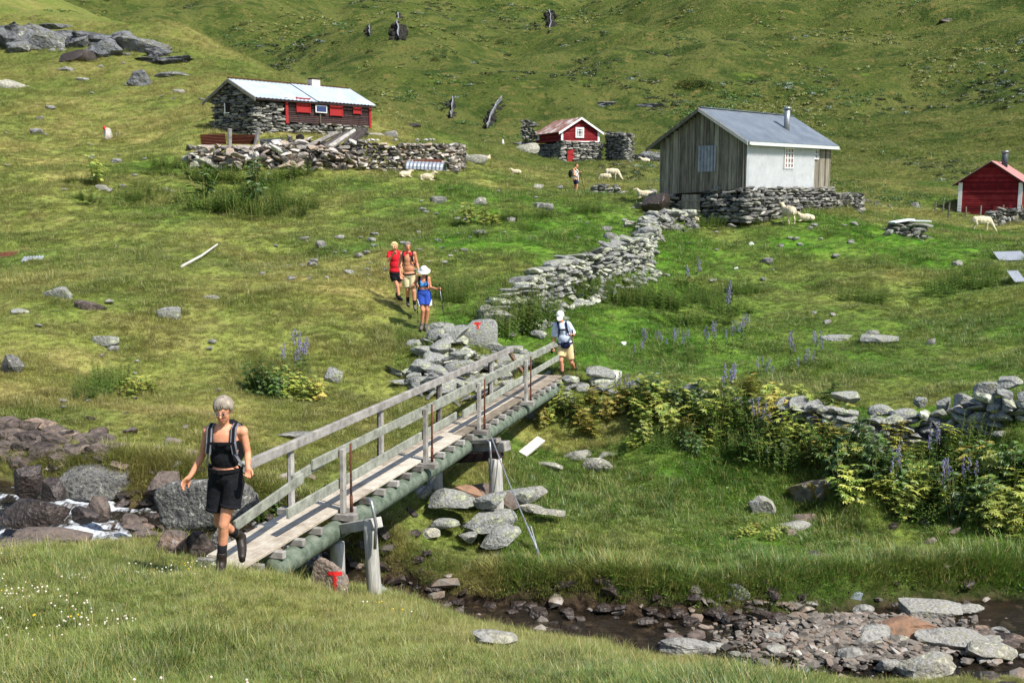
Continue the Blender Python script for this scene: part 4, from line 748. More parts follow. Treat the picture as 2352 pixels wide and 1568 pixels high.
mb = MB(); mb.add([tuple(h.Q(a, b, z)) for (a, b) in ((.15, .15), (L - .1, .15), (L - .1, W - .1), (.15, W - .1)) for z in (gb, -.12)], [(0, 2, 3, 1), (2, 4, 5, 3), (4, 6, 7, 5), (6, 0, 1, 7), (1, 3, 5, 7)]); mb.build('cellar', M['wall_core'], hm)
mb = MB(); b0, b1 = h.fb(1615), h.fb(1573); n = 5
for i in range(n): panel_box(mb, h, 'b', b0 + (b1 - b0) * i / n, b0 + (b1 - b0) * (i + 1) / n - .012, -1.5, -.3, .04, .2)
panel_box(mb, h, 'b', b0 + .02, b1 - .02, -.62, -.54, .03, .241); panel_box(mb, h, 'b', b0 + .02, b1 - .02, -1.3, -1.22, .03, .241); mb.build('cellar_door', M['old_board'], hm)
mb = MB(); q0, q1 = h.Q(L, -.1, 0), G(1972, 488); course_wall(mb, [(q0.x, q0.y, q0.z - 1.4, q0.z - .35), ((q0.x + q1.x) / 2, (q0.y + q1.y) / 2, q1.z - .3, q1.z + 1.15), (q1.x, q1.y, q1.z - .2, q1.z + .95), (q1.x + .2, q1.y + 1.5, q1.z - .2, q1.z + .8)], .8, .16, (.2, .5), 1, .06, 1, .12)
tag(mb.build('stone_wall', M['stone']), 'dry stone wall running right from the weathered house foundation', 'stone wall')
mb = MB(); heap(mb, G(1992, 470), 2.2, .7, .2, 50, .3, .5, 1, .3, .3); tag(mb.build('rubble_heap', M['stone']), 'low trail of rubble beyond the right wall of the weathered house', 'rubble')
rock(1508,486,70,40,'dark leaning slab at the left foundation corner','stone_wet','stone',tilt=-.5,Y=50.5)
# ---- stone house on the left
h = HS(588, 306, 66, (.634, .77), (-.77, .634)); L, W, ze, zr = 9.1, 4.3, 2.2, 3.22; hh = thing('stone_house', 'stone walled house with pale metal roof and red shutters on the left hillside', 'house', h.Q(4.5, 2.1, -.3)); hh['origin'] = list(h.Q(4.5, 2.1, -.3))
ap = h.fa(657); zw = h.fz(280, ap)
stones_on(h, hh, [(0, 0, ap, 0, -.5, ze - .08), (ap, 0, L, 0, -.5, zw), (0, 0, 0, W, -.4, lambda t: gz(h, t * W, W, ze, zr) - .1)], .5, .15, (.3, .95), 'stone')
mb = MB(); v = [h.Q(.14, .14, -.5), h.Q(.14, W - .1, -.3), h.Q(.14, W - .1, ze - .1), h.Q(.14, W / 2, zr - .1), h.Q(.14, .14, ze - .1)]; v2 = [q + h.u * (L - .24) for q in v]
mb.add([tuple(q) for q in v + v2], [(0, 1, 2, 3, 4), (9, 8, 7, 6, 5), (0, 5, 6, 1), (1, 6, 7, 2), (0, 4, 9, 5), (2, 7, 8, 3), (3, 8, 9, 4)]); mb.build('wall_core', M['wall_core'], hh)
mb = MB(); z = zw; bh = .115
while z < ze - .05:
    zz = min(z + bh, ze - .02); p0, p1 = h.Q(ap, 0, 0), h.Q(L + .02, 0, 0); n = h.n_long(); v = []
    for p in (p0, p1): v += [tuple(p + n * .19 + Vector((0, 0, z))), tuple(p + n * .15 + Vector((0, 0, zz + .01))), tuple(p - n * .1 + Vector((0, 0, zz + .01))), tuple(p - n * .1 + Vector((0, 0, z)))]
    mb.add(v, [(0, 4, 5, 1), (1, 5, 6, 2), (3, 2, 6, 7), (0, 3, 7, 4), (0, 1, 2, 3), (4, 7, 6, 5)]); z += bh
mb.build('clapboard_wall', M['dark_wall'], hh)
for (a, b_) in ((ap - .06, ap + .14), (L - .12, L + .06)):
    mb = MB(); panel_box(mb, h, 'a', a, b_, zw - .1, ze, .08, .18); mb.build('corner_board', M['red_paint2'], hh)
for (x0, x1, y0, y1) in ((679.5, 711.6, 225.6, 259), (755.3, 785, 235, 266.6), (808.5, 827, 239, 262)):
    a, b_ = h.fa(x0), h.fa(x1); mb = MB(); z0, z1 = h.fz(y1, (a + b_) / 2), h.fz(y0, (a + b_) / 2); panel_box(mb, h, 'a', a, b_, z0, z1, .04, .21)
    for q in (a, b_ - .07): panel_box(mb, h, 'a', q, q + .07, z0 - .03, z1 + .03, .03, .251)
    for q in (z0, z1 - .06): panel_box(mb, h, 'a', a + .07, b_ - .07, q, q + .06, .03, .251)
    mb.build('shutter', M['red_paint2'], hh)
a, b_ = h.fa(721.4), h.fa(747.4); z0, z1 = h.fz(259, a), h.fz(242, a); mb = MB(); panel_box(mb, h, 'a', a, b_, z0, z1, .04, .3); sp = mb.build('solar_panel', M['white_paint'], hh); mb = MB(); panel_box(mb, h, 'a', a + .07, b_ - .07, z0 + .06, z1 - .06, .01, .342); sub(mb, 'cells', plain('blue_cells', (38, 52, 100), .25, .6), sp, hh)
mb = MB(); panel_box(mb, h, 'a', (a + b_) / 2 - .05, (a + b_) / 2 + .05, zw, z0, .04, .2); mb.build('batten', M['old_board'], hh)
sl = (zr - ze) / (W / 2); mb = MB(); roofslab(mb, h, -.3, L * .49, -.42, ze - .42 * sl, W / 2, zr, .03, .3, .06); roofslab(mb, h, L * .49, L + .35, -.42, ze - .42 * sl, W / 2, zr, .03, .3, .11); roofslab(mb, h, -.3, L + .35, W + .5, ze - .5 * sl, W / 2, zr, .03, 0, .06); mb.build('roof', M['white_roof'], hh)
mb = MB(); mb.beam(h.Q(-.3, W / 2, zr + .15), h.Q(L + .3, W / 2, zr + .15), .22, .04); mb.build('ridge_cap', M['rust'], hh)
for q in ((-.43, ze - .43 * sl), (W + .5, ze - .5 * sl)): rake(h, q[0], q[1] + .05, W / 2, zr + .06, -.3, .2).build('bargeboard', M['old_board'], hh)
mb = MB(); panel_box(mb, h, 'a', -.28, L + .33, ze - .42 * sl - .07, ze - .42 * sl + .04, .03, .41); mb.build('eave_board', M['dark_timber'], hh)
a = L * .70; q = h.Q(a, W / 2, zr + .3); RM = Matrix((h.u, h.v, Vector((0, 0, 1)))).transposed(); mb = MB(); mb.box(q - Vector((0, 0, .08)), (.68, .5, .5), RM); ch = mb.build('chimney', plain('pale_chimney', (196, 190, 182)), hh); mb = MB(); mb.box(q + Vector((0, 0, .22)), (.58, .42, .1), RM); sub(mb, 'chimney_cap', M['dark_timber'], ch, hh)
b0, b1 = h.fb(541.5), h.fb(529.7); z0, z1 = h.fz(259, 0, b0), h.fz(237, 0, b0); mb = MB(); panel_box(mb, h, 'b', b0, b1, z0, z1, .05, .24); wo = mb.build('window', M['dark'], hh)
mb = MB(); [panel_box(mb, h, 'b', b1 - .14 + i, b1 - .06 + i, z0, z1, .05, .26) for i in (0,)]; panel_box(mb, h, 'b', b0, b1, z0 - .05, z0, .06, .26); sub(mb, 'frame', M['white_paint'], wo, hh)
# ---- ruined walls below the stone house
mb = MB(); g0, g1 = G(823, 390), G(1041, 396); course_wall(mb, [(g0.x, g0.y + .5, g0.z - .1, g0.z + 1.62), ((g0.x * 2 + g1.x) / 3, g0.y + .4, g0.z - .1, g0.z + 1.42), (g1.x, g1.y, g1.z - .1, g1.z + 1.6)], .8, .15, (.22, .6), 1, .05, 1, .08)
course_wall(mb, [(g1.x, g1.y, g1.z - .1, g1.z + 1.6), (g1.x + .4, g1.y + 3, g1.z, g1.z + 1.6)], .8, .16, (.25, .6), 1, .05, 1, .08)
for i in range(9): t = random.random(); add_stone(mb, (g0.x + (g1.x - g0.x) * t, g0.y + .2, g0.z + 1.62), (.4, .3, .16), rotm(random.random() * 6), 1, .95)
tag(mb.build('stone_wall', M['stone_bright']), 'upright part of the ruined wall beside the curved iron sheet', 'stone wall')
mb = MB(); course_wall(mb, groundpath([(440,376,.9),(520,382,1.1),(650,385,1.1),(760,388,1.25),(830,390,1.6)], 1, .3), .9, .17, (.3, .8), 1, .1, 1, .15); tag(mb.build('stone_wall', M['stone_bright']), 'ruined wall half buried behind the heap of tumbled slabs', 'stone wall')
mb = MB(); random.seed(21)
for i in range(210):
    a = random.uniform(520, 830); b = random.uniform(366, 392); g = G(a, b); zz = g.z + max(0, random.uniform(0, 1.0) * (1.3 - abs(a - 680) / 260)); s = random.uniform(.4, 1.1)
    add_stone(mb, (g.x, g.y + random.uniform(-.6, .5), zz), (s, s * random.uniform(.4, .7), s * random.uniform(.14, .3)), rotm(random.random() * 6, random.gauss(0, .6), random.gauss(0, .5)), 2)
tag(mb.build('rubble_heap', M['stone_bright']), 'heap of pale tumbled slabs in front of the ruined wall', 'rubble')
for i in range(14): rock(random.uniform(425, 540), random.uniform(368, 390), random.uniform(24, 50), random.uniform(12, 24), 'grey block at the left end of the ruined wall', 'boulder', 'stone', group='blocks left of the ruin')
def PG(px, py, Y): return P(px, py, Y)
def isheet(x0, y0, x1, y1, hpx, m, label, Y0=61, Y1=61, arch=0):
    a, b = P(x0, y0, Y0), P(x1, y1, Y1); mb = MB(); U = b - a; n_rows = 5; hgt = hpx * mpp(a); n = U.cross(Vector((0, 0, 1))).normalized(); v = []; f = []; nn = 28
    for j in range(nn + 1):
        t = j / nn; o = n * .03 * math.sin(j * math.pi / 2) * 1.5
        for i in range(2): p = a.lerp(b, i); v += [tuple(p + Vector((0, 0, hgt * t)) + o - n * .25 * t * hgt)]
    k = len(v); v += [tuple(Vector(q) + n * .012) for q in v]
    for j in range(nn): q = 2 * j; f += [(q, q + 1, q + 3, q + 2), (k + q, k + q + 2, k + q + 3, k + q + 1)]
    mb.add(v, f); return tag(mb.build('corrugated_sheet', M[m]), label, 'iron sheet')
isheet(463, 334, 520, 331, 24, 'rust', 'dark rusty corrugated sheet at the left end of the ruin', 60.5, 61.5)
isheet(523, 331, 586, 332, 22, 'rust', 'red rusty corrugated sheet between two leaning posts', 61, 61)
isheet(597, 333, 652, 331, 13, 'grey_sheet', 'grey corrugated sheet right of the rusty red one', 61, 61)
isheet(662, 334, 735, 336, 12, 'rust', 'brown corrugated sheet right of the third post', 61, 61)
for i, (x0, y0, x1, y1, lab) in enumerate([(527, 334, 528, 296, 'upright grey post between the two rusty sheets'), (584, 333, 595, 295, 'leaning grey post right of the red rusty sheet'), (658, 334, 665, 312, 'short post right of the grey sheet')]):
    mb = MB(); mb.tube([P(x0, y0 + 12, 60.8), P(x1, y1, 60.6)], .12, 8); tag(mb.build('wooden_post', M['wood']), lab, 'post')
mb = MB(); mb.beam(P(463, 336, 60.2), P(585, 341, 60.2), .18, .16); tag(mb.build('timber_beam', plain('pale_beam', (190, 182, 180))), 'long pale beam along the foot of the rusty sheets', 'beam')
for i, (x0, y0, x1, y1) in enumerate([(690, 345, 775, 305), (720, 350, 800, 302), (755, 340, 815, 300), (790, 335, 832, 296), (700, 340, 745, 328), (812, 325, 842, 298)]):
    mb = MB(); mb.tube([P(x0, y0, 60.6), P(x1, y1, 61.8)], [.16, .12], 7); tag(mb.build('rotten_log', M['stone_wet'] if i % 2 else M['wood']), 'dark weathered log sloping up from the slab heap' if i % 2 else 'grey weathered log sloping up from the slab heap', 'log', 'collapsed roof logs of the ruin')
mb = MB(); g = G(934, 386); v = []; f = []; a, b = P(938, 388, 59.2), P(1024, 392, 58.8); U = (b - a); n = Vector((U.y, -U.x, 0)).normalized()
for i in range(41):
    t = i / 40; r = .42 + .018 * math.sin(i * math.pi / 2)
    for j in range(9): q = j / 8 * math.pi; v.append(tuple(a + U * t + n * (-math.cos(q) * r + .1) * 1.1 + Vector((0, 0, math.sin(q) * r))))
    for j in range(9): q = j / 8 * math.pi; v.append(tuple(a + U * t + n * (-math.cos(q) * (r - .02) + .1) * 1.1 + Vector((0, 0, math.sin(q) * (r - .02)))))
for i in range(40):
    for j in range(8): k = i * 18 + j; f += [(k, k + 18, k + 19, k + 1), (k + 9, k + 10, k + 28, k + 27)]
mb.add(v, f); ar = thing('curved_shelter', 'curved corrugated iron shelter against the upright ruined wall', 'iron sheet', a); ar['origin'] = list(a); mb.build('curved_sheet', M['grey_sheet'], ar)
mb = MB(); mb.box(a + U * .5 + Vector((0, .25, .46)), (U.length * .75, .5, .03), rotm(0, .35)); mb.build('red_plate', M['rust'], ar)
for (x, y, w_, hpx, m, lab) in [(462, 385, 40, 22, 'grey_sheet', 'crumpled pale sheet at the lower left of the ruin'), (502, 385, 48, 20, 'rust', 'rust red plate beside the crumpled pale sheet')]:
    g = G(x, y); mb = MB(); sheet(mb, g - Vector((w_ * mpp(g) / 2, 0, .05)), (1, .1, 0), (0, .5, .8), w_ * mpp(g), hpx * mpp(g) * 1.15); tag(mb.build('scrap_sheet', M[m]), lab, 'iron sheet')
g = G(435, 347); mb = MB(); mb.box(g + Vector((0, .2, .13)), (.45, .35, .3), rotm(.3, .1)); mb.box(g + Vector((0, .2, .3)), (.36, .28, .06), rotm(.3, .1)); tag(mb.build('black_crate', M['dark'], bevel=.03), 'black box lying left of the rusty sheets', 'box')
# ---- small red cabin on a stone base
h = HS(1289, 323.4, 100, (-.35, .937), (.937, .35)); L, W, ze, zr = 6., 3.75, .9, 2.05; hr = thing('red_cabin', 'small red cabin with white window on a stone base in the middle distance', 'cabin', h.Q(3, 1.8, -1.8)); hr['origin'] = list(h.Q(3, 1.8, -1.8))
def clap(h, par, L, W, z0, ze, zr, bh, m):
    mb = MB(); z = z0; nl, ng = h.n_long(), h.n_gab()
    while z < zr - .05:
        zz = z + bh
        if z < ze - .02:
            p0, p1 = h.Q(0, 0, 0), h.Q(L, 0, 0); v = []
            for p in (p0, p1): v += [tuple(p + nl * .04 + Vector((0, 0, z))), tuple(p + nl * .01 + Vector((0, 0, min(zz, ze)))), tuple(p - nl * .05 + Vector((0, 0, min(zz, ze)))), tuple(p - nl * .05 + Vector((0, 0, z)))]
            mb.add(v, [(0, 4, 5, 1), (1, 5, 6, 2), (3, 2, 6, 7), (0, 3, 7, 4), (0, 1, 2, 3), (4, 7, 6, 5)])
        def e(z_): return 0 if z_ <= ze else (z_ - ze) / (zr - ze) * W / 2
        zz = min(zz, zr - .01); v = []
        for (z_, o) in ((z, .04), (zz, .01)):
            b0, b1 = e(z_), W - e(z_); v += [tuple(h.Q(0, b0, z_) + ng * o), tuple(h.Q(0, b1, z_) + ng * o)]
        v += [tuple(Vector(q) - ng * .06) for q in v]; mb.add(v, [(0, 1, 3, 2), (4, 6, 7, 5), (0, 4, 5, 1), (2, 3, 7, 6), (0, 2, 6, 4), (1, 5, 7, 3)]); z += bh
    mb.build('clapboard_wall', m, par); mb = MB(); v = [h.Q(.07, .07, z0), h.Q(.07, W, z0), h.Q(.07, W, ze - .04), h.Q(.07, W / 2, zr - .06), h.Q(.07, .07, ze - .04)]; v2 = [q + h.u * (L - .1) for q in v]
    mb.add([tuple(q) for q in v + v2], [(0, 1, 2, 3, 4), (9, 8, 7, 6, 5), (0, 5, 6, 1), (1, 6, 7, 2), (0, 4, 9, 5), (2, 7, 8, 3), (3, 8, 9, 4)]); mb.build('inner_wall', m, par)
clap(h, hr, L, W, 0, ze, zr, .13, M['red_wall'])
sl = (zr - ze) / (W / 2); mb = MB(); roofslab(mb, h, -.3, L + .2, -.35, ze - .35 * sl, W / 2, zr, .04, .3, .04); roofslab(mb, h, -.3, L + .2, W + .35, ze - .35 * sl, W / 2, zr, .04, .3, .04); mb.build('roof', M['rust_roof'], hr)
for q in ((-.36, ze - .36 * sl), (W + .36, ze - .36 * sl)): rake(h, q[0], q[1] + .07, W / 2, zr + .07, -.3, .2).build('bargeboard', M['white_paint'], hr)
for (c0, c1, f_) in ((-.04, .16, 'b'), (W - .16, W + .04, 'b'), (L - .15, L, 'a')): mb = MB(); panel_box(mb, h, f_, c0, c1, 0, ze - .05, .05, .04); mb.build('corner_board', M['white_paint'], hr)
mb = MB(); panel_box(mb, h, 'b', -.04, W + .04, -.1, 0, .07, .03); mb.build('base_board', M['white_paint'], hr)
b0 = h.fb(1329.6); window(h, hr, 'b', b0 - .42, b0 + .42, .28, 1.22, 3, 3, M['white_paint'], M['glass'], .05, .16, .045); a0 = h.fa(1236); window(h, hr, 'a', a0 - .4, a0 + .4, .25, .75, 2, 1, M['white_paint'], M['glass'], .06, .12, .045)
bd0, bd1 = h.fb(1301), h.fb(1317); stones_on(h, hr, [(-.1, bd1, -.1, W + .4, -2.3, -.1), (-.1, -.1, -.1, bd0, -2.3, -.1), (0, 0, L, 0, -2.1, lambda t: -.12 - .25 * t), (-.1, bd0, -.1, bd1, -.75, -.1)], .5, .16, (.3, .8), 'stone', 'stone_base')
mb = MB(); mb.add([tuple(h.Q(a, b, z)) for (a, b) in ((.15, .15), (L - .1, .15), (L - .1, W), (.15, W)) for z in (-2.4, -.1)], [(0, 2, 3, 1), (2, 4, 5, 3), (4, 6, 7, 5), (6, 0, 1, 7), (1, 3, 5, 7)]); mb.build('cellar', M['wall_core'], hr)
mb = MB(); panel_box(mb, h, 'b', bd0, bd1, -2.1, -.76, .05, .12); panel_box(mb, h, 'b', bd0 + .05, bd1 - .05, -1.2, -1.12, .03, .171); mb.build('cellar_door', M['red_paint2'], hr)
mb = MB(); c0, c1 = P(1396, 345, 102), P(1438, 368, 97.6); course_wall(mb, [(c0.x, c0.y, 1.7, 5.0), (c1.x, c1.y, 1.7, 4.75)], .9, .18, (.3, .7), 1); c2 = P(1452, 372, 98.4); course_wall(mb, [(c1.x, c1.y, 1.6, 4.75), (c2.x, c2.y, 1.6, 4.65)], .9, .18, (.3, .7), 1)
tag(mb.build('stone_wall', M['stone']), 'thick stone wing wall right of the small red cabin', 'stone wall')
mb = MB(); c0, c1 = P(1200, 335, 106), P(1229, 335, 105.5); course_wall(mb, [(c0.x, c0.y, 3.4, 6.35), (c1.x, c1.y, 3.4, 6.1)], 1.0, .18, (.3, .7), 1); tag(mb.build('stone_pillar', M['stone']), 'square stone stack behind the left end of the small red cabin', 'stone stack')
# ---- red cabin at the right edge
h = HS(2343.6, 491, 73, (.52, .855), (-.855, .52)); L, W, ze, zr = 6., 3.9, 2.1, 3.42; hc = thing('red_cabin', 'larger red clapboard cabin cut by the right edge of the picture', 'cabin', h.Q(3, 2, 0)); hc['origin'] = list(h.Q(3, 2, 0))
clap(h, hc, L, W, -.25, ze, zr, .15, M['red_wall']); sl = (zr - ze) / (W / 2); mb = MB(); roofslab(mb, h, -.25, L + .2, -.4, ze - .4 * sl, W / 2, zr, .04, .3, .04); roofslab(mb, h, -.25, L + .2, W + .4, ze - .4 * sl, W / 2, zr, .04, .3, .04); mb.build('roof', M['pink_roof'], hc)
for q in ((-.4, ze - .4 * sl), (W + .4, ze - .4 * sl)): rake(h, q[0], q[1] + .05, W / 2, zr + .05, -.25, .1).build('bargeboard', M['dark_timber'], hc)
for (c0, c1) in ((-.05, .2), (W - .2, W + .05)): mb = MB(); panel_box(mb, h, 'b', c0, c1, -.25, ze - .05, .05, .045); mb.build('corner_board', M['white_paint'], hc)
mb = MB(); panel_box(mb, h, 'b', h.fb(2329), h.fb(2284), -.1, .5, .05, .05); panel_box(mb, h, 'b', h.fb(2329) + .1, h.fb(2284) - .1, 0, .06, .02, .101); mb.build('hatch', M['red_wall'], hc)
mb = MB(); q = h.Q(1.6, W / 2, zr - .3); q = Vector((P(2306, 400, 76).x, 76, h.O.z + 3.1)); mb.tube([q, q + Vector((0, 0, 1.05))], .2, 14); sp = mb.build('stovepipe', plain('dark_pipe', (70, 78, 84), .5), hc, True); mb = MB(); mb.tube([q + Vector((0, 0, 1.0)), q + Vector((0, 0, 1.12))], .24, 14); sub(mb, 'pipe_cap', M['steel'], sp, hc, True)
fn = thing('fence', 'low wire and stake fence beside the right red cabin', 'fence', G(2150, 490)); fn['origin'] = list(G(2150, 490)); pp = []
for (x, y, hp) in [(2148,490,28),(2166,488,26),(2180,488,24),(2200,487,22),(2178,502,30),(2218,499,24),(2252,500,26),(2303,505,34),(2345,505,34)]:
    g = G(x, y); mb = MB(); mb.tube([g - Vector((0, 0, .1)), g + Vector((0, 0, hp * mpp(g)))], .05, 6); mb.build('post', M['old_board'], fn); pp.append((g, hp * mpp(g)))
mb = MB()
for order in ((0, 1, 2, 3), (0, 4, 5, 6, 7, 8)):
    for i, j in zip(order[:-1], order[1:]):
        for k in (.25, .5, .75, .97):
            a, b = pp[i], pp[j]; mb.tube([a[0] + Vector((0, 0, a[1] * k)), b[0] + Vector((0, 0, b[1] * k))], .012, 4)
mb.build('wire', M['dark_timber'], fn)
for (x, y, w_, d_, lab) in [(2330, 605, 70, 16, 'pale corrugated sheet lying in the grass at the right edge'), (2345, 655, 30, 26, 'small tilted sheet of corrugated iron below the first one')]:
    g = G(x, y); mb = MB(); k = mpp(g); sheet(mb, g + Vector((-w_ * k / 2, 0, .12)), (1, .15, .02), (.1, .9, .32), w_ * k, .9); tag(mb.build('scrap_sheet', plain('zinc_sheet', (176, 180, 186), .5, .4)), lab, 'iron sheet')
# ---- small leftovers in the fields
g0, g1, gm_ = G(418, 618), G(500, 574), G(465, 597); mb = MB(); mb.tube([g0 + Vector((0, 0, .08)), gm_ + Vector((0, -.1, .14)), g1 + Vector((0, 0, .2))], [.042, .038, .028], 8); tag(mb.build('bleached_branch', plain('bleached_wood', (196, 192, 184))), 'long bleached branch lying on the slope above the knoll', 'branch')
for (x, y, w_, hpx, m, lab) in [(12, 592, 36, 12, 'rust', 'rusty plate among debris at the left edge'), (70, 602, 46, 12, 'grey_sheet', 'pale bent sheet right of the rusty plate')]:
    g = G(x, y); mb = MB(); sheet(mb, g + Vector((-w_ * mpp(g) / 2, 0, .02)), (1, .1, .05), (.1, .8, .5), w_ * mpp(g), hpx * mpp(g) * 1.6); tag(mb.build('scrap_sheet', M[m]), lab, 'iron sheet')
mb = MB(); g0, g1 = G(1200, 1050), G(1240, 1012); mb.beam(g0 + Vector((0, 0, .06)), P(1243, 1008, g0.y + .5), .2, .05, (0, -.6, .8)); tag(mb.build('fallen_plank', plain('white_plank', (200, 194, 182))), 'whitish plank lying in the grass under the far bridge end', 'plank')
g = G(1155, 331); mb = MB(); mb.loft([(g.x, g.y, g.z, .16, .16), (g.x, g.y, g.z + .35, .1, .1), (g.x, g.y, g.z + .5, .03, .03)], 8); tag(mb.build('marker_stone', M['white']), 'tiny white marker on the rise left of the red cabin', 'marker')
# ---------------------------------------------------------------- footbridge
B0, B1 = P(525, 1322, 11.05), P(1290, 862, 25.0); BD = (B1 - B0).normalized(); BL = (B1 - B0).length; BS = Vector((BD.y, -BD.x, 0)).normalized(); BU = BS.cross(BD).normalized(); W2 = .62
def BP(s, c, z): return B0 + BD * s - BS * c + BU * z        # s along, c across (0 = near edge, W2 = far edge), z above deck
br = thing('footbridge', 'narrow weathered wooden footbridge on green logs crossing the stream', 'footbridge', B0); br['origin'] = list(B0)
# deck planks run lengthwise
for k in range(3):
    w_ = W2 / 3; s = (-.05, .28, .58)[k]; i = 0
    while s < BL:
        e = min(s + random.uniform(3.4, 4.6), BL + (.0 if k else .05)); mb = MB(); mb.beam(BP(s, w_ * (k + .5), -.02 - .0025 * (i % 2)), BP(e - .006, w_ * (k + .5), -.02 - .0025 * (i % 2)), w_ - .012, .036, BU)
        mb.build('deck_plank', M['deck'], br, bevel=.004); s = e; i += 1
S = [2.68, 5.62, 8.25, 11.3]                               # where the rail posts stand, and the long sleepers
s = .55; n = 0
while s < BL - .2:
    if min(abs(s - q) for q in S) > .2: mb = MB(); mb.beam(BP(s, -.1, -.085), BP(s, W2 + .1, -.085), .08, .085, BU); mb.build('sleeper', M['wood'], br, bevel=.006)
    s += .485
for q in S: mb = MB(); mb.beam(BP(q, -.24, -.085), BP(q, W2 + .24, -.085), .15, .085, BU); mb.build('sleeper', M['wood'], br, bevel=.006)
for c in (.02, W2 - .02):
    mb = MB(); pts = [BP(s, c, -.262) for s in np.linspace(1.0, BL + .1, 30)]; mb.tube(pts, [(.135 - .02 * i / 29) * (1 + .03 * math.sin(i * 1.7)) for i in range(30)], 20); mb.build('log_beam', M['log'], br, True)
RH = .82
for side in (0, 1):
    c_in = -.06 if side == 0 else W2 + .06; c_out = -.12 if side == 0 else W2 + .12; sg = -1 if side == 0 else 1
    for q in S:
        mb = MB(); mb.beam(BP(q, c_in, -.04), BP(q, c_in, RH - .02), .055, .09, BD); mb.build('rail_post', M['wood'], br, bevel=.004)
        mb = MB(); mb.tube([BP(q + .07, c_out + sg * .02, -.05), BP(q + .07, c_out + sg * .02, RH + (.04 if side == 0 else 0))], .015, 8); mb.tube([BP(q + .07, c_out + sg * .02, -.05), BP(q + .07, c_out + sg * .02, .18)], .021, 8); mb.build('iron_rod', M['rust'], br, True)
# near side: upper board in overlapping lengths, one run-out board, lower boards
def board(s0, s1, z0, z1, c, h_=.125, t=.032, name='rail_board', m='rail'):
    mb = MB(); mb.beam(BP(s0, c, z0), BP(s1, c, z1), t, h_, BU); return mb.build(name, M[m], br, bevel=.004)
board(1.95, BL - 1.1, RH - .07, RH - .04, -.0); board(1.5, 2.3, RH - .15, RH - .105, .034, .12); board(.15, 1.7, .5, .655, .0, .12); board(6.5, BL - .6, RH - .06, RH - .02, .034, .12)
board(1.3, 7.2, .32, RH - .42, -.0, .13); board(7.55, BL - .3, RH - .46, RH - .36, -.0, .13)
# far side: squared handrail on top, lower boards
mb = MB(); mb.beam(BP(.72, W2 + .02, RH - .02), BP(BL - 1.9, W2 + .02, RH + .01), .07, .12, BU); mb.build('handrail', M['wood'], br, bevel=.006)
board(6.3, 12.6, RH - .44, RH - .4, W2 + .02, .13)
mb = MB(); a_ = BP(BL - 2.0, W2 + .05, RH - .06); mb.beam(a_, BP(BL - .3, W2 + .25, .1), .05, .09); mb.build('brace', M['orange_slab'], br)
# trestles
def post(px, py0, py1, Y, r, name='support_post'):
    a, b = P(px[0], py0, Y), P(px[1], py1, Y); b.z = min(b.z, h1(b.x, b.y)) - .15 if b.z > h1(b.x, b.y) else b.z; mb = MB(); pts = [a.lerp(b, t) for t in np.linspace(0, 1, 8)]; mb.tube(pts, [r * (1 + .12 * t) for t in np.linspace(0, 1, 8)], 18); return mb.build(name, M['post'], br, True)
post((849, 862), 1193, 1368, 12.95, .082); post((775, 776), 1245, 1330, 13.6, .09); post((1137, 1142), 1052, 1200, 18.2, .115); post((998, 1001), 1060, 1200, 18.9, .135)
mb = MB(); mb.beam(P(866, 1200, 12.9), P(760, 1218, 13.75), .16, .13); mb.build('cross_beam', M['wood'], br, bevel=.008)
mb = MB(); mb.beam(P(1166, 1024, 18.25), P(985, 1034, 19.2), .2, .17); mb.build('cross_beam', M['wood'], br, bevel=.01)
mb = MB(); mb.beam(P(1146, 1011, 18.2), P(1040, 1015, 18.8), .15, .08); mb.build('cross_beam', M['wood'], br, bevel=.01)
mb = MB(); mb.beam(P(1150, 1044, 18.2), P(978, 1056, 19.1), .2, .16); mb.build('cross_beam', M['dark_timber'], br, bevel=.01)
for (x0, y0, x1, y1, Y) in ((853, 1152, 864, 1205, 12.8), (1125, 1015, 1128, 1062, 18.05)):
    mb = MB(); a, b = P(x0, y0, Y), P(x1, y1, Y); mb.tube([a + Vector((-.06, .15, 0)), a, a.lerp(b, .5), b, b + Vector((-.02, -.005, -.3))], .02, 8); mb.build('iron_strap', M['steel'], br, True)
cb = thing('steel_cable', 'thin steel anchor cable from the trestle down to a stake in the grass', 'cable', P(1235, 1265, 16.9)); cb['origin'] = list(P(1235, 1265, 16.9))
mb = MB(); t0 = P(1128, 1002, 18.2); e0 = P(1212, 1210, 17.3); e1 = P(1236, 1268, 16.9); mb.tube([t0, t0.lerp(e0, .5) + Vector((0, 0, -.04)), e0], .011, 6); mb.tube([e0, e1], .02, 6); mb.tube([e0 + Vector((.05, 0, .02)), e1], .012, 6); mb.build('cable', M['steel'], cb)
mb = MB(); mb.tube([P(1128, 1002, 18.3), P(1190, 1160, 17.6), e0], .007, 5); mb.build('guy_wire', M['steel'], cb)
mb = MB(); mb.tube([e1 + Vector((-.02, 0, .06)), e1 + Vector((.03, 0, -.2))], .03, 8); mb.build('stake', M['steel'], cb)
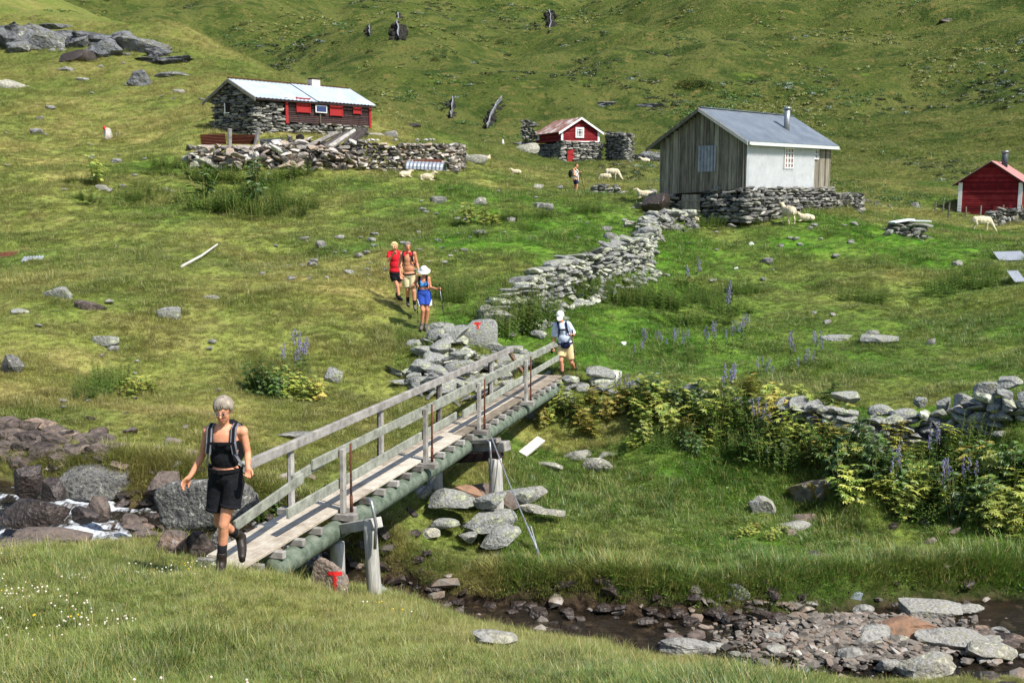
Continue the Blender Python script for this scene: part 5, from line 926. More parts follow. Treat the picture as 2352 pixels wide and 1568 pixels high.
# ---------------------------------------------------------------- people
M['skin'] = mat('tanned_skin', _rk((.3,(196,130,98)),(.7,(222,160,126))), 14, 4, .55, .05, spec=.35)
M['skin2'] = mat('tanned_skin_warm', _rk((.3,(190,124,92)),(.7,(214,150,114))), 14, 4, .55, .05, spec=.35)
def fuse(mb, name, m, parent, voxel=.012, smooth=3, cuts=(), shade=True, sub_of=None):
    me = mb.mesh('tmp', (0, 0, 0)); o = bpy.data.objects.new('tmp', me); C.objects.link(o)
    q = o.modifiers.new('r', 'REMESH'); q.mode = 'VOXEL'; q.voxel_size = voxel; q = o.modifiers.new('s', 'SMOOTH'); q.iterations = smooth; q.factor = .5
    dg = bpy.context.evaluated_depsgraph_get(); me2 = bpy.data.meshes.new_from_object(o.evaluated_get(dg)); bpy.data.objects.remove(o); bpy.data.meshes.remove(me); me2.name = name
    if cuts:
        bm = bmesh.new(); bm.from_mesh(me2)
        for co, no in cuts:
            bmesh.ops.bisect_plane(bm, geom=bm.verts[:] + bm.edges[:] + bm.faces[:], plane_co=co, plane_no=no, clear_outer=True)
        bm.to_mesh(me2); bm.free()
    root = parent; off = Vector(root['origin']) if 'origin' in root else Vector(root.parent['origin'])
    me2.transform(Matrix.Translation(-off)); me2.materials.clear(); me2.materials.append(m); me2.polygons.foreach_set('use_smooth', [shade] * len(me2.polygons))
    ob = bpy.data.objects.new(name, me2); C.objects.link(ob); ob.parent = parent
    if cuts: s_ = ob.modifiers.new('t', 'SOLIDIFY'); s_.thickness = .006; s_.offset = -1
    return ob
def hand(mb, wr, d, n, curl=.5, s=1., thumb=1, spread=1.):
    d = Vector(d).normalized(); n = Vector(n); n = (n - d * n.dot(d)).normalized(); t = d.cross(n) * thumb
    mb.cap(wr, Vector(wr) + d * .03 * s, .024 * s, .026 * s, 8)
    for k, L in enumerate((.078, .085, .080, .066)):
        o = (-.027 + .018 * k) * spread; b = Vector(wr) + d * .03 * s - t * o * s * .8; e = Vector(wr) + d * (.088 - .004 * abs(k - 1)) * s - t * o * s; mb.cap(b, e, .013 * s, .0115 * s, 6); a = curl * (.5 + .12 * k); p = e
        for j, q in enumerate((.42, .32, .26)):
            v = (d * math.cos(a) + n * math.sin(a)) - t * o * 1.5; v.normalize(); p2 = p + v * L * q * s; mb.cap(p, p2, (.0098 - .001 * j) * s, (.009 - .001 * j) * s, 6); p = p2; a += curl * .75
    p = Vector(wr) + d * .025 * s + t * .022 * s
    for v, L in (((d * .75 + t * .7 + n * .25), .036), ((d * .9 + t * .25 + n * .45), .03), ((d + n * .6), .024)):
        p2 = p + v.normalized() * L * s; mb.cap(p, p2, .012 * s, .0095 * s, 6); p = p2
def ribbon(mb, pts, w_, t, up):
    for a, b in zip(pts[:-1], pts[1:]): 
        d = (Vector(b) - Vector(a)); mb.beam(Vector(a) - d * .04, Vector(b) + d * .04, w_, t, up)
def frame(face):
    f = Vector(face).normalized(); x = f.cross(Vector((0, 0, 1))).normalized(); return Matrix((-x, -f, (-x).cross(-f))).transposed()
def person(lab, Y0, fx, J, g=1., head_s=1., face=(0, -1, -.15), voxel=.012, skin='skin', legs=True, hands=True, handA=None, handB=None, girth=1., face_parts=True, bodyf=(0, -1), flat=''):
    base = P(fx[0], fx[1], Y0); p = thing('person', lab, 'person', base, None); p['origin'] = list(base)
    K = {k: P(v[0], v[1], Y0 + v[2]) for k, v in J.items()}; mb = MB()
    for s_ in flat:
        an, to = K['an' + s_], K['toe' + s_]; zg = to.z - .03; d = Vector((to.x - an.x, to.y - an.y, 0)).normalized(); an.z = zg + .105; K['toe' + s_] = Vector((an.x, an.y, zg + .045)) + d * .165
    FM = frame(face); hd = K['head']
    def hp(x, y, z): return hd + FM @ (Vector((x, y, z)) * head_s)
    mb.ell(hp(0, .01, .025), tuple(q * head_s for q in (.074, .092, .088)), 16, 12, FM); mb.ell(hp(0, -.022, -.035), tuple(q * head_s for q in (.061, .067, .075)), 14, 10, FM); mb.ell(hp(0, -.052, -.086), tuple(q * head_s for q in (.032, .028, .024)), 10, 8, FM)
    mb.cap(hp(0, -.085, .012), hp(0, -.104, -.025), .009 * head_s, .0135 * head_s, 6)
    for sx in (-1, 1): mb.ell(hp(.074 * sx, .012, -.005), (.012, .02, .03), 8, 6, FM); mb.ell(hp(.035 * sx, -.068, -.02), (.02, .018, .018), 8, 6, FM)
    mb.cap(K['neck'], hp(0, .015, -.05), .056 * g, .05, 10); up = (K['neck'] - K['pelvis']).normalized(); sa, sb = K['shA'], K['shB']; ax = (sb - sa).normalized(); BF = Matrix((ax, -(ax.cross(up)), up)).transposed() if True else None
    BF = Matrix((ax, up.cross(ax), up)).transposed(); ch = K['neck'].lerp(K['pelvis'], .30); be = K['neck'].lerp(K['pelvis'], .66); hw = (sb - sa).length / 2
    mb.ell(ch, (hw * .88, .108 * g, .17), 16, 12, BF); mb.ell(K['neck'].lerp(K['pelvis'], .12), (hw * .8, .08 * g, .09), 14, 10, BF); mb.ell(K['neck'].lerp(K['pelvis'], .48), (max(hw * .8, .14 * g), .102 * g, .15), 16, 12, BF); mb.ell(be, (.142 * g, .10 * g, .16), 16, 12, BF); mb.ell(K['pelvis'], (.165 * g, .115 * g, .13), 16, 12, BF)
    mb.cap(K['neck'] + Vector((0, 0, -.01)), sa.lerp(sb, .1), .05, .05); mb.cap(K['neck'] + Vector((0, 0, -.01)), sb.lerp(sa, .1), .05, .05)
    for s_ in 'AB':
        mb.ell(K['sh' + s_], (.056 * g, .056 * g, .058 * g)); mb.cap(K['sh' + s_], K['el' + s_], .047 * g, .037 * g); mid = K['el' + s_].lerp(K['wr' + s_], .3); mb.cap(K['el' + s_], mid, .037 * g, .037 * g); mb.cap(mid, K['wr' + s_], .037 * g, .025 * g)
        hip, kn, an = K['hip' + s_], K['kn' + s_], K['an' + s_]; mb.cap(hip, kn, .086 * g, .056 * g); cm = kn.lerp(an, .3) + Vector((0, .015, 0)); mb.cap(kn, cm, .052 * g, .055 * g); mb.cap(cm, an, .055 * g, .033 * g); mb.cap(an, K['toe' + s_].lerp(an, .65), .03, .028)
        hk = handA if s_ == 'A' else handB
        if hk: hand(mb, K['wr' + s_], *hk)
    body = fuse(mb, 'body', M[skin], p, voxel, 3)
    if face_parts:
        mb = MB()
        for sx in (-1, 1): mb.ell(hp(.031 * sx, -.084, .006), (.014, .008, .0065), 8, 6, FM)
        mb.build('eyes', M['dark'], p, True) ; mb = MB(); mb.ell(hp(0, -.0895, -.054), (.024, .008, .0055), 8, 6, FM); mb.build('lips', plain('lips', (170, 100, 88)), p, True)
        mb = MB(); [mb.cap(hp(.018 * sx, -.084, .028), hp(.046 * sx, -.076, .027), .003, .003, 5) for sx in (-1, 1)]; mb.build('eyebrows', plain('brow', (120, 100, 84)), p)
    return p, K, hp, FM, BF
def shorts(p, K, m, BF, hem, waist, g=1., r0=.118, r1=.112, voxel=.012, name='shorts', hp_=None):
    mb = MB(); mb.ell(K['pelvis'] + Vector((0, 0, -.0)), (.178 * g, .13 * g, .135), 16, 12, BF); wv = K['neck'] - K['pelvis']; mb.ell(K['pelvis'] + wv.normalized() * .09, (.155 * g, .118 * g, .1), 16, 12, BF)
    for i, s_ in enumerate('AB'):
        a, b = K['hip' + s_], K['kn' + s_]; mb.tube([a + Vector((0, 0, .06)), a, hp_[i] if hp_ else a.lerp(b, hem[i])], [r0 * .8 * g, r0 * g, r1 * g], 16)
    return fuse(mb, name, M[m], p, voxel, 3, [(K['pelvis'] + wv.normalized() * waist, wv.normalized())])
def boots(p, K, m, top=.13, r=.05, sole=True, names='boot', soft=0):
    for s_ in 'AB':
        an, to = K['an' + s_], K['toe' + s_]; leg = (K['kn' + s_] - an).normalized(); d = (to - an); heel = an - leg * .055 - Vector((d.x, d.y, 0)).normalized() * .03 if d.length else an; mb = MB()
        if top > 0: mb.tube([an + leg * top, an + leg * top * .5, an], [r * .98, r * .95, r], 12)
        mb.cap(heel, an, r * .8, r); bl = heel.lerp(to, .62); mb.cap(heel, bl, r * .82, r * .92); mb.cap(bl, to, r * .92, r * .75); mb.cap(an, bl, r * .95, r * .8); o = fuse(mb, names, M[m], p, .012, 2)
        if sole: mb = MB(); mb.cap(heel + Vector((0, 0, -.034)), to + Vector((0, 0, -.028)), r * .62, r * .62); q = mb.build('sole', M['dark'], None, True); q.data.transform(Matrix.Translation(-Vector(p['origin']))); q.parent = o
def socks(p, K, m, h_=.16, r=.043):
    for s_ in 'AB':
        an = K['an' + s_]; leg = (K['kn' + s_] - an).normalized(); mb = MB(); mb.tube([an, an + leg * h_ * .5, an + leg * h_], [r, r, r * 1.08], 12); mb.build('sock', M[m], p, True)
def pack(lab, K, BF, m, m2, w_=.28, h_=.44, d_=.2, chest=True, belt=True, base=None, off=.14, g=1.):
    ch = K['neck'].lerp(K['pelvis'], .45); up, ax = BF.col[2], BF.col[0]; fw = -(up.cross(ax)); bk = -fw; c = ch + bk * (off + d_ / 2); t = thing('backpack', lab, 'backpack', c); t['origin'] = list(c)
    mb = MB(); R_ = Matrix((ax, up.cross(ax), up)).transposed(); mb.box(c, (w_ * .8, d_ * .7, h_ * .85), R_); mb.ell(c, (w_ * .55, d_ * .55, h_ * .55), 16, 12, R_); mb.ell(c + bk * .05 - up * .08, (w_ * .4, d_ * .5, h_ * .3), 12, 10, R_); fuse(mb, 'bag', M[m], t, .015, 3)
    mb = MB(); ends = []
    for sd, s_ in ((-1, 'A'), (1, 'B')):
        s0 = K['neck'].lerp(K['sh' + s_], .68); z = ch; hw = (K['shB'] - K['shA']).length / 2; pts = [s0 + bk * .1 - up * .0, s0 + up * .062 * g, s0 + fw * .085 * g + up * .03 - ax * sd * .0, s0 + fw * .13 * g - up * .10, s0 + fw * .13 * g - up * .2 + ax * sd * .015, s0 + fw * .06 - up * .32 + ax * sd * .05, s0 + bk * .06 - up * .38 + ax * sd * .04]
        mb = MB(); ribbon(mb, pts[:5], .052, .014, fw + up * .5); ribbon(mb, pts[4:], .024, .008, fw + ax * sd); ends.append(pts[3]); o = mb.build('shoulder_strap', M[m2], t)
        if m2 == 'grey_strap': mb = MB(); ribbon(mb, [q + (fw + up * .6).normalized() * .009 for q in pts[:5]], .026, .008, fw + up * .5); q = mb.build('strap_webbing', M['black'], None); q.data.transform(Matrix.Translation(-c)); q.parent = o
    if chest: mb = MB(); a, b = ends; ribbon(mb, [a, a.lerp(b, .5) + fw * .018, b], .026, .012, up.cross(ax)); mb.box(a.lerp(b, .5) + fw * .024, (.05, .012, .034), R_); mb.build('chest_strap', M['black'], t)
    if belt:
        mb = MB(); wc = K['neck'].lerp(K['pelvis'], .86); n = 14; pts = [wc + ax * math.cos(q) * .172 * g + fw * math.sin(q) * .138 * g for q in np.linspace(-.5, math.pi + .5, n)]; ribbon(mb, pts, .034, .01, up.cross(ax)) if False else None
        for a, b in zip(pts[:-1], pts[1:]): mb.beam(a, b, .01, .036, up)
        mb.box(wc + fw * .146 * g, (.06, .015, .044), R_); mb.build('hip_belt', M['black'], t)
    return t
M['black'] = plain('black_cloth', (22, 22, 25), .85); M['black_cotton'] = mat('black_cotton', _rk((.3,(16,17,20)),(.7,(30,31,36))), 8, 4, .9, .5, 16, dist=.03)
M['khaki'] = mat('khaki_cotton', _rk((.3,(176,162,124)),(.7,(200,188,150))), 8, 4, .9, .6, 12, dist=.03); M['sand'] = mat('sand_cotton', _rk((.3,(198,176,128)),(.7,(218,196,148))), 8, 4, .9, .5, 12, dist=.03)
M['grey_strap'] = plain('grey_strap', (120, 122, 132)); M['boot_leather'] = plain('dark_boot_leather', (44, 36, 32), .5, .4); M['navy'] = plain('navy_cloth', (24, 30, 58)); M['red_shirt'] = plain('red_cotton', (200, 30, 44))
M['white_cloth'] = plain('white_cloth', (226, 226, 224)); M['pale_blue'] = mat('pale_blue_shirt', _rk((.3,(176,190,214)),(.7,(208,216,230))), 5, 4, .9, .5, 9, dist=.03); M['blue_shorts'] = plain('blue_shorts', (44, 74, 160)); M['bright_blue'] = plain('light_blue_top', (70, 140, 210)); M['grey_boot'] = plain('grey_boot', (104, 98, 88))
M['silver_hair'] = mat('silver_hair', _rk((.3,(108,98,86)),(.7,(186,174,158))), 6, 6, .5, .5, 60, stretch=(5, 5, 1), spec=.4); M['blond'] = mat('blond_hair', _rk((.3,(190,160,104)),(.7,(228,206,156))), 8, 5, .6, .6, 40); M['grey_hair'] = plain('grey_hair', (128, 120, 112)); M['brown_hair'] = plain('brown_hair', (96, 58, 42))
def hairdo(p, hp, FM, m, s=1., fringe=True, sides=True, curly=0, length=0., voxel=.008):
    mb = MB(); mb.ell(hp(0, .028, .036), tuple(q * s for q in (.080, .088, .086)), 16, 12, FM)
    if curly:
        for i in range(curly):
            v = Vector((random.gauss(0, 1), random.gauss(.4, .9), random.gauss(.5, .8))).normalized(); mb.ell(hp(v.x * .09, .02 + v.y * .1, .03 + v.z * .09), (.024,) * 3, 8, 6, FM)
        fuse(mb, 'hair', M[m], p, voxel, 2); return
    for i in range(110):                                # locks combed from the crown
        az = 6.283 * i / 110 + random.uniform(-.03, .03); fr = math.cos(az + math.pi / 2)      # 1 in front
        end = (1.42 if fringe else 1.0) if fr > .62 else (1.75 if fr > .3 else (2.15 + length * 8 if sides else 1.7)); end += random.uniform(-.12, .12); k = 1 + random.uniform(-.03, .05); pts = []
        for t in np.linspace(.12, end, 8): pts.append(hp(math.sin(t) * math.cos(az + .25 * (t if fr > .5 else 0)) * .086 * s * k, .022 + math.sin(t) * math.sin(az + .25 * (t if fr > .5 else 0)) * .098 * s * k, .034 + math.cos(t) * .094 * s * k))
        mb.tube(pts, [.007, .011, .012, .012, .011, .010, .007, .003], 5)
    mb.build('hair', M[m], p, True)
# ---- woman in black stepping off the bridge
Z = lambda x, y: (382.8 + x * .3029, 872.8 + y * .3029)
def z2(d, f): return {k: (*f(v[0], v[1]), v[2]) for k, v in d.items()}
J = z2(dict(head=(428,232,-.06), neck=(430,352,.0), pelvis=(448,715,.02), shA=(312,385,.02), shB=(578,388,.0), elA=(268,575,.07), wrA=(178,728,-.02), elB=(616,560,.02), wrB=(616,650,-.14),
     hipA=(392,770,.05), hipB=(512,765,.0), knA=(402,1085,.12), anA=(556,1182,.46), toeA=(572,1338,.31), knB=(430,1095,-.06), anB=(416,1400,.0), toeB=(402,1492,-.19)), Z)
p, K, hp, FM, BF = person('silver haired woman in black top and shorts with black backpack striding off the bridge', 10.15, (507, 1322), J, .93, 1.0, (-.05, -1, -.28), .009, handA=((-.75, -.1, -.75), (.5, -.4, -.1), .75, 1.0, -1), handB=((.1, -.3, -1), (-.1, -.9, -.3), 1.2, 1.0, -1), flat='B')
hairdo(p, hp, FM, 'silver_hair')
mb = MB()
for sx in (-1, 1):
    pts = [hp(.033 * sx + .021 * math.cos(a), -.094, .006 + .013 * math.sin(a)) for a in np.linspace(0, 6.283, 13)]; mb.tube(pts, .0022, 5, cap=False); mb.tube([hp(.054 * sx, -.092, .01), hp(.08 * sx, -.01, .012)], .002, 5)
mb.tube([hp(-.012, -.096, .01), hp(.012, -.096, .01)], .002, 5); mb.build('glasses', M['steel'], p)
up = BF.col[2]; ax = BF.col[0]; fw = -(up.cross(ax)); g = .93
mb = MB(); ch = K['neck'].lerp(K['pelvis'], .30); hw = (K['shB'] - K['shA']).length / 2; mb.ell(ch, (hw * .9, .120, .178), 18, 14, BF); mb.ell(K['neck'].lerp(K['pelvis'], .62), (.142, .108, .17), 16, 12, BF); [mb.ell(ch + fw * .06 + ax * .065 * s - up * .02, (.075, .07, .075), 12, 10, BF) for s in (-1, 1)]
fuse(mb, 'tank_top', M['black_cotton'], p, .01, 2, [(K['neck'].lerp(K['pelvis'], .33) + up * .03, up), (K['neck'].lerp(K['pelvis'], .80), -up)])
mb = MB(); [ribbon(mb, [K['neck'].lerp(K['sh' + s], .62) + up * .058, K['neck'].lerp(K['sh' + s], .60) + up * .03 + fw * .075, K['neck'].lerp(K['sh' + s], .56) - up * .12 + fw * .112], .035, .008, fw + up * .6) for s in 'AB']; mb.build('top_straps', M['black_cotton'], p)
HP = [P(*Z(374, 985), 10.2), P(*Z(484, 962), 10.12)]; shorts(p, K, 'black_cotton', BF, (.62, .60), .075, .97, .106, .098, .009, hp_=HP)
mb = MB(); [mb.tube([K['hip' + s].lerp(q, .88), K['hip' + s].lerp(q, 1.01)], [.102, .103], 20) for s, q in zip('AB', HP)]; fuse(mb, 'shorts_cuff', M['black_cotton'], p, .01, 1)
socks(p, K, 'black', .2, .044); boots(p, K, 'boot_leather', .12, .053)
pack('black backpack with grey edged straps worn by the silver haired woman', K, BF, 'black', 'grey_strap', .26, .42, .18, True, True, g=.95)
# ---- the three hikers in a row on the path
Z4 = lambda x, y: (857.5 + x * .15137, 535.9 + y * .15137)
J = z2(dict(head=(520,205,0), neck=(530,290,.02), pelvis=(545,640,.05), shA=(430,318,.03), shB=(622,310,.03), elA=(398,480,.05), wrA=(412,608,-.04), elB=(660,455,.08), wrB=(690,570,-.05),
     hipA=(495,675,.05), hipB=(598,675,.05), knA=(520,850,.0), anA=(523,1025,.1), toeA=(545,1100,-.1), knB=(615,880,-.1), anB=(628,1075,-.08), toeB=(640,1160,-.28)), Z4)
p, K, hp, FM, BF = person('bare chested man in khaki shorts with dark rucksack and red collar on the path', 29.0, (945, 708), J, 1.08, 1.02, (.35, -1, -.2), .013, 'skin2', handA=((.15, -.1, -1), (.3, -.6, 0), .5, 1.1, -1), handB=((.1, -.4, -.8), (-.5, -.6, 0), .9, 1.1, 1), flat='AB')
hairdo(p, hp, FM, 'grey_hair', 1., False, False); shorts(p, K, 'khaki', BF, (.85, .82), .055, .99, .108, .106); mb = MB(); wc = K['pelvis'] + BF.col[2] * .062; up_ = BF.col[2]; pts = [wc - up_ * .015 + BF.col[0] * math.cos(q) * .172 + up_.cross(BF.col[0]) * math.sin(q) * .136 for q in np.linspace(0, 6.283, 25)]; ribbon(mb, pts, .035, .012, (0, .01, 1)) if False else [mb.beam(a, b, .012, .036, up_) for a, b in zip(pts[:-1], pts[1:])]; mb.build('belt', M['black'], p)
socks(p, K, 'black', .16, .045); boots(p, K, 'grey_boot', .05, .05)
mb = MB(); pts = [K['neck'] + BF.col[0] * math.cos(a) * .075 - (BF.col[2].cross(BF.col[0])) * math.sin(a) * .08 - BF.col[2] * .0 for a in np.linspace(-.6, math.pi + .6, 12)]; mb.tube(pts, [.016] * 12, 8); [mb.beam(K['neck'].lerp(K['sh' + s], .5) + Vector((0, -.08, .04)), K['neck'].lerp(K['sh' + s], .55) + Vector((0, -.13, -.06)), .06, .02, (0, -1, .3)) for s in 'AB']; fuse(mb, 'red_scarf', M['red_shirt'], p, .012, 1)
pack('dark red rucksack on the bare chested man', K, BF, 'rust' if False else 'black', 'black', .3, .5, .2, False, False, g=1.05)
J = z2(dict(head=(322,205,0), neck=(325,272,.03), pelvis=(335,600,.05), shA=(240,300,.02), shB=(402,300,.05), elA=(228,418,-.06), wrA=(300,318,-.22), elB=(420,440,.1), wrB=(432,560,.02),
     hipA=(308,640,.05), hipB=(378,640,.05), knA=(362,790,.0), anA=(388,965,.0), toeA=(440,1008,-.16), knB=(400,800,.12), anB=(362,925,.3), toeB=(368,965,.12)), Z4)
p, K, hp, FM, BF = person('curly blond woman in red shirt and black shorts wiping her mouth with her hand', 30.2, (917, 689), J, .98, 1.0, (.55, -.8, -.35), .013, handA=((.6, -.3, .7), (.3, -.8, 0), .8, 1.05, 1), handB=((0, 0, -1), (-.5, -.5, 0), .5, 1, 1), flat='AB')
hairdo(p, hp, FM, 'blond', 1.06, True, True, 46, .01)
def shirt(p, K, BF, m, g=1., sl=.5, hem=.95, neck=.03, r=.062, vneck=False, chest=1.):
    mb = MB(); up = BF.col[2]; hw = (K['shB'] - K['shA']).length / 2; mb.ell(K['neck'].lerp(K['pelvis'], .3), (hw * .98, .128 * g * chest, .19), 16, 12, BF); mb.ell(K['neck'].lerp(K['pelvis'], .62), (.158 * g, .125 * g * chest, .19), 16, 12, BF); mb.ell(K['neck'].lerp(K['pelvis'], .9), (.17 * g, .132 * g, .12), 16, 12, BF); mb.ell(K['neck'].lerp(K['pelvis'], .1), (hw * .86, .095 * g, .09), 16, 12, BF)
    for s in 'AB': mb.cap(K['neck'].lerp(K['sh' + s], .4) + up * .0, K['sh' + s], .06 * g, r * g); e = K['sh' + s].lerp(K['el' + s], sl); mb.tube([K['sh' + s], e], [r * g, r * g * 1.08], 14)
    return fuse(mb, 'shirt', M[m], p, .013, 3, [(K['neck'].lerp(K['pelvis'], hem), -up), (K['neck'] + up * neck, up)])
shirt(p, K, BF, 'red_shirt', 1., .62); shorts(p, K, 'black_cotton', BF, (.5, .5), .08, .98); boots(p, K, 'black', .0, .05, False, 'shoe')
J = z2(dict(head=(768,590,-.03), neck=(762,668,.0), pelvis=(765,905,.05), shA=(672,690,.02), shB=(838,685,.02), elA=(592,812,.02), wrA=(632,800,-.2), elB=(866,822,.03), wrB=(968,846,-.15),
     hipA=(722,925,.05), hipB=(818,925,.05), knA=(748,1165,-.06), anA=(735,1375,.06), toeA=(722,1462,-.1), knB=(822,1165,-.04), anB=(795,1378,.06), toeB=(812,1465,-.12)), Z4)
p, K, hp, FM, BF = person('woman in white sun hat light blue bikini top and blue shorts walking with two poles', 27.6, (972, 757), J, .98, .98, (.05, -1, -.5), .012, 'skin2', handA=((.9, -.3, .1), (.2, -.8, -.4), 1.5, 1.05, -1), handB=((.95, -.25, .15), (-.1, -.8, -.4), 1.5, 1.05, -1), flat='AB')
mb = MB(); mb.ell(hp(0, .012, .075), (.098, .11, .098), 16, 12, FM); mb.loft([(0, 0, 0, .1, .11), (0, 0, -.02, .11, .12), (0, 0, -.05, .165, .17), (0, 0, -.058, .167, .172), (0, 0, -.03, .1, .11)], 24)
vv_ = mb.v[-1]; mb.v[-1] = np.array([tuple(hp(q[0], q[1] + .01, q[2] + .085)) for q in vv_]); mb.build('sun_hat', M['white_cloth'], p, True)
mb = MB(); [mb.ell(hp(.034 * s, -.09, .006), (.026, .01, .018), 10, 8, FM) for s in (-1, 1)]; mb.beam(hp(-.06, -.08, .012), hp(.06, -.08, .012), .006, .006); mb.build('sunglasses', M['black'], p, True); mb = MB(); mb.ell(hp(0, .03, -.02), (.085, .08, .09), 12, 10, FM); mb.build('hair', M['blond'], p, True)
up = BF.col[2]; ax = BF.col[0]; fw = -(up.cross(ax)); ch = K['neck'].lerp(K['pelvis'], .4); mb = MB(); [mb.ell(ch + fw * .07 + ax * .062 * s, (.072, .062, .072), 12, 10, BF) for s in (-1, 1)]; mb.ell(ch - up * .04, (.142, .112, .05), 16, 10, BF); [mb.cap(ch + fw * .12 + ax * .06 * s + up * .05, K['neck'].lerp(K['shA' if s < 0 else 'shB'], .55) + up * .045, .02, .012) for s in (-1, 1)]; fuse(mb, 'bikini_top', M['bright_blue'], p, .011, 2)
so = shorts(p, K, 'blue_shorts', BF, (.68, .68), .11, 1.0, .108, .108); mb = MB()
for s, kk in ((-1, 'A'), (1, 'B')): e = K['hip' + kk].lerp(K['kn' + kk], .63); mb.add([tuple(e + ax * s * q[0] * .87 + fw * q[1] * .87 + up * q[2]) for q in ((.135, .04, .14), (.14, .03, -.02), (.06, .132, -.02), (.12, .0, .14), (.12, .0, -.02), (.05, .1, -.02))], [(0, 1, 2), (3, 5, 4), (0, 3, 4, 1), (1, 4, 5, 2), (2, 5, 3, 0)])
mb.build('white_trim', M['white_cloth'], p); socks(p, K, 'white_cloth', .06, .043); boots(p, K, 'grey_boot', .09, .05); KC = K
pack('small dark daypack on the woman in the sun hat', K, BF, 'black', 'black', .24, .36, .14, False, False, g=.98)
def pole(a, b, lab, m='steel', grip='black', r=.011, name='trekking_pole', cat='trekking pole'):
    a, b = Vector(a), Vector(b); t = thing(name, lab, cat, b); t['origin'] = list(b); mb = MB(); mb.tube([a, a.lerp(b, .4), a.lerp(b, .4001), a.lerp(b, .7), a.lerp(b, .7001), b], [r, r, r * .85, r * .85, r * .7, r * .5], 8); mb.build('shaft', M[m], t, True)
    mb = MB(); d = (a - b).normalized(); mb.tube([a - d * .06, a + d * .0, a + d * .09], [.014, .018, .015], 8); mb.ell(a + d * .09, .019); mb.build('grip', M[grip], t, True); mb = MB(); q = b - (b - a).normalized() * .06; mb.tube([q, q + d * .008], [.03, .03], 10); [mb.tube([a.lerp(b, f) - d * .02, a.lerp(b, f) + d * .02], r * 1.4, 8) for f in (.4, .7)]; mb.build('basket', M['black'], t, True); return t
pole(P(*Z4(652, 790), 27.38), P(*Z4(680, 1365), 27.55), 'left trekking pole of the woman in the sun hat'); pole(P(*Z4(1008, 830), 27.42), P(*Z4(1090, 1395), 27.3), 'right trekking pole of the woman in the sun hat held out')
# ---- woman with white cap at the far end of the bridge
Z5 = lambda x, y: (1225 + x * .1221, 689 + y * .1221)
J = z2(dict(head=(505,315,-.08), neck=(535,430,.0), pelvis=(605,860,.05), shA=(432,470,.02), shB=(650,455,.02), elA=(398,690,.06), wrA=(358,872,-.02), elB=(752,650,.06), wrB=(742,655,-.2),
     hipA=(532,895,.05), hipB=(672,895,.05), knA=(520,1140,-.08), anA=(552,1400,-.02), toeA=(562,1500,-.18), knB=(712,1170,.04), anB=(800,1320,.34), toeB=(836,1398,.2)), Z5)
p, K, hp, FM, BF = person('woman in white cap and pale blue shirt walking onto the far end of the bridge', 25.75, (1293, 874), J, 1.0, 1.0, (-.15, -1, -.55), .012, handA=((-.1, -.2, -1), (.4, -.6, 0), 1.1, 1.05, -1), handB=((-.5, -.5, .2), (-.3, -.6, -.2), 1.5, 1.05, 1), flat='A')
mb = MB(); mb.ell(hp(0, .012, .055), (.096, .108, .095), 16, 12, FM); mb.ell(hp(0, -.115, .035), (.075, .075, .012), 14, 8, FM @ Matrix.Rotation(.5, 3, 'X')); mb.loft([(0, 0, 0, .098, .11), (0, 0, .03, .098, .11)], 20); mb.v[-1] = np.array([tuple(hp(q[0], q[1] + .012, q[2] + .03)) for q in mb.v[-1]]); fuse(mb, 'cap', M['white_cloth'], p, .009, 1)
mb = MB(); mb.ell(hp(0, .04, -.02), (.085, .075, .07), 12, 10, FM); mb.build('hair', M['grey_hair'], p, True)
shirt(p, K, BF, 'pale_blue', 1.08, .95, 1.02, .035, .075, chest=1.0); shorts(p, K, 'sand', BF, (.72, .78), .06, 1.03, .108, .106)
up = BF.col[2]; ax = BF.col[0]; fw = -(up.cross(ax)); mb = MB(); wc = K['neck'].lerp(K['pelvis'], .86); mb.ell(wc + fw * .16 - up * .03, (.12, .05, .085), 14, 10, BF); mb.box(wc + fw * .15 + up * .03, (.22, .06, .04), BF); o = fuse(mb, 'belt_bag', M['navy'], p, .012, 2); socks(p, K, 'black', .12, .044); boots(p, K, 'boot_leather', .1, .05)
pack('navy backpack on the woman in the white cap', K, BF, 'navy', 'navy', .27, .46, .18, True, True, g=1.1)
pole(P(*Z5(738, 640), 25.5), P(*Z5(812, 1468), 25.55), 'orange brown walking pole of the woman in the white cap', 'orange_slab'); mb = MB(); a = K['wrA'] + Vector((-.01, -.03, -.1)); mb.box(a, (.05, .03, .12), rotm(.3, .2)); mb.ell(a + Vector((0, -.02, 0)), (.02, .012, .02)); tag(mb.build('pocket_camera', M['dark'], bevel=.006), 'small dark camera in the right hand of the woman in white cap', 'camera')
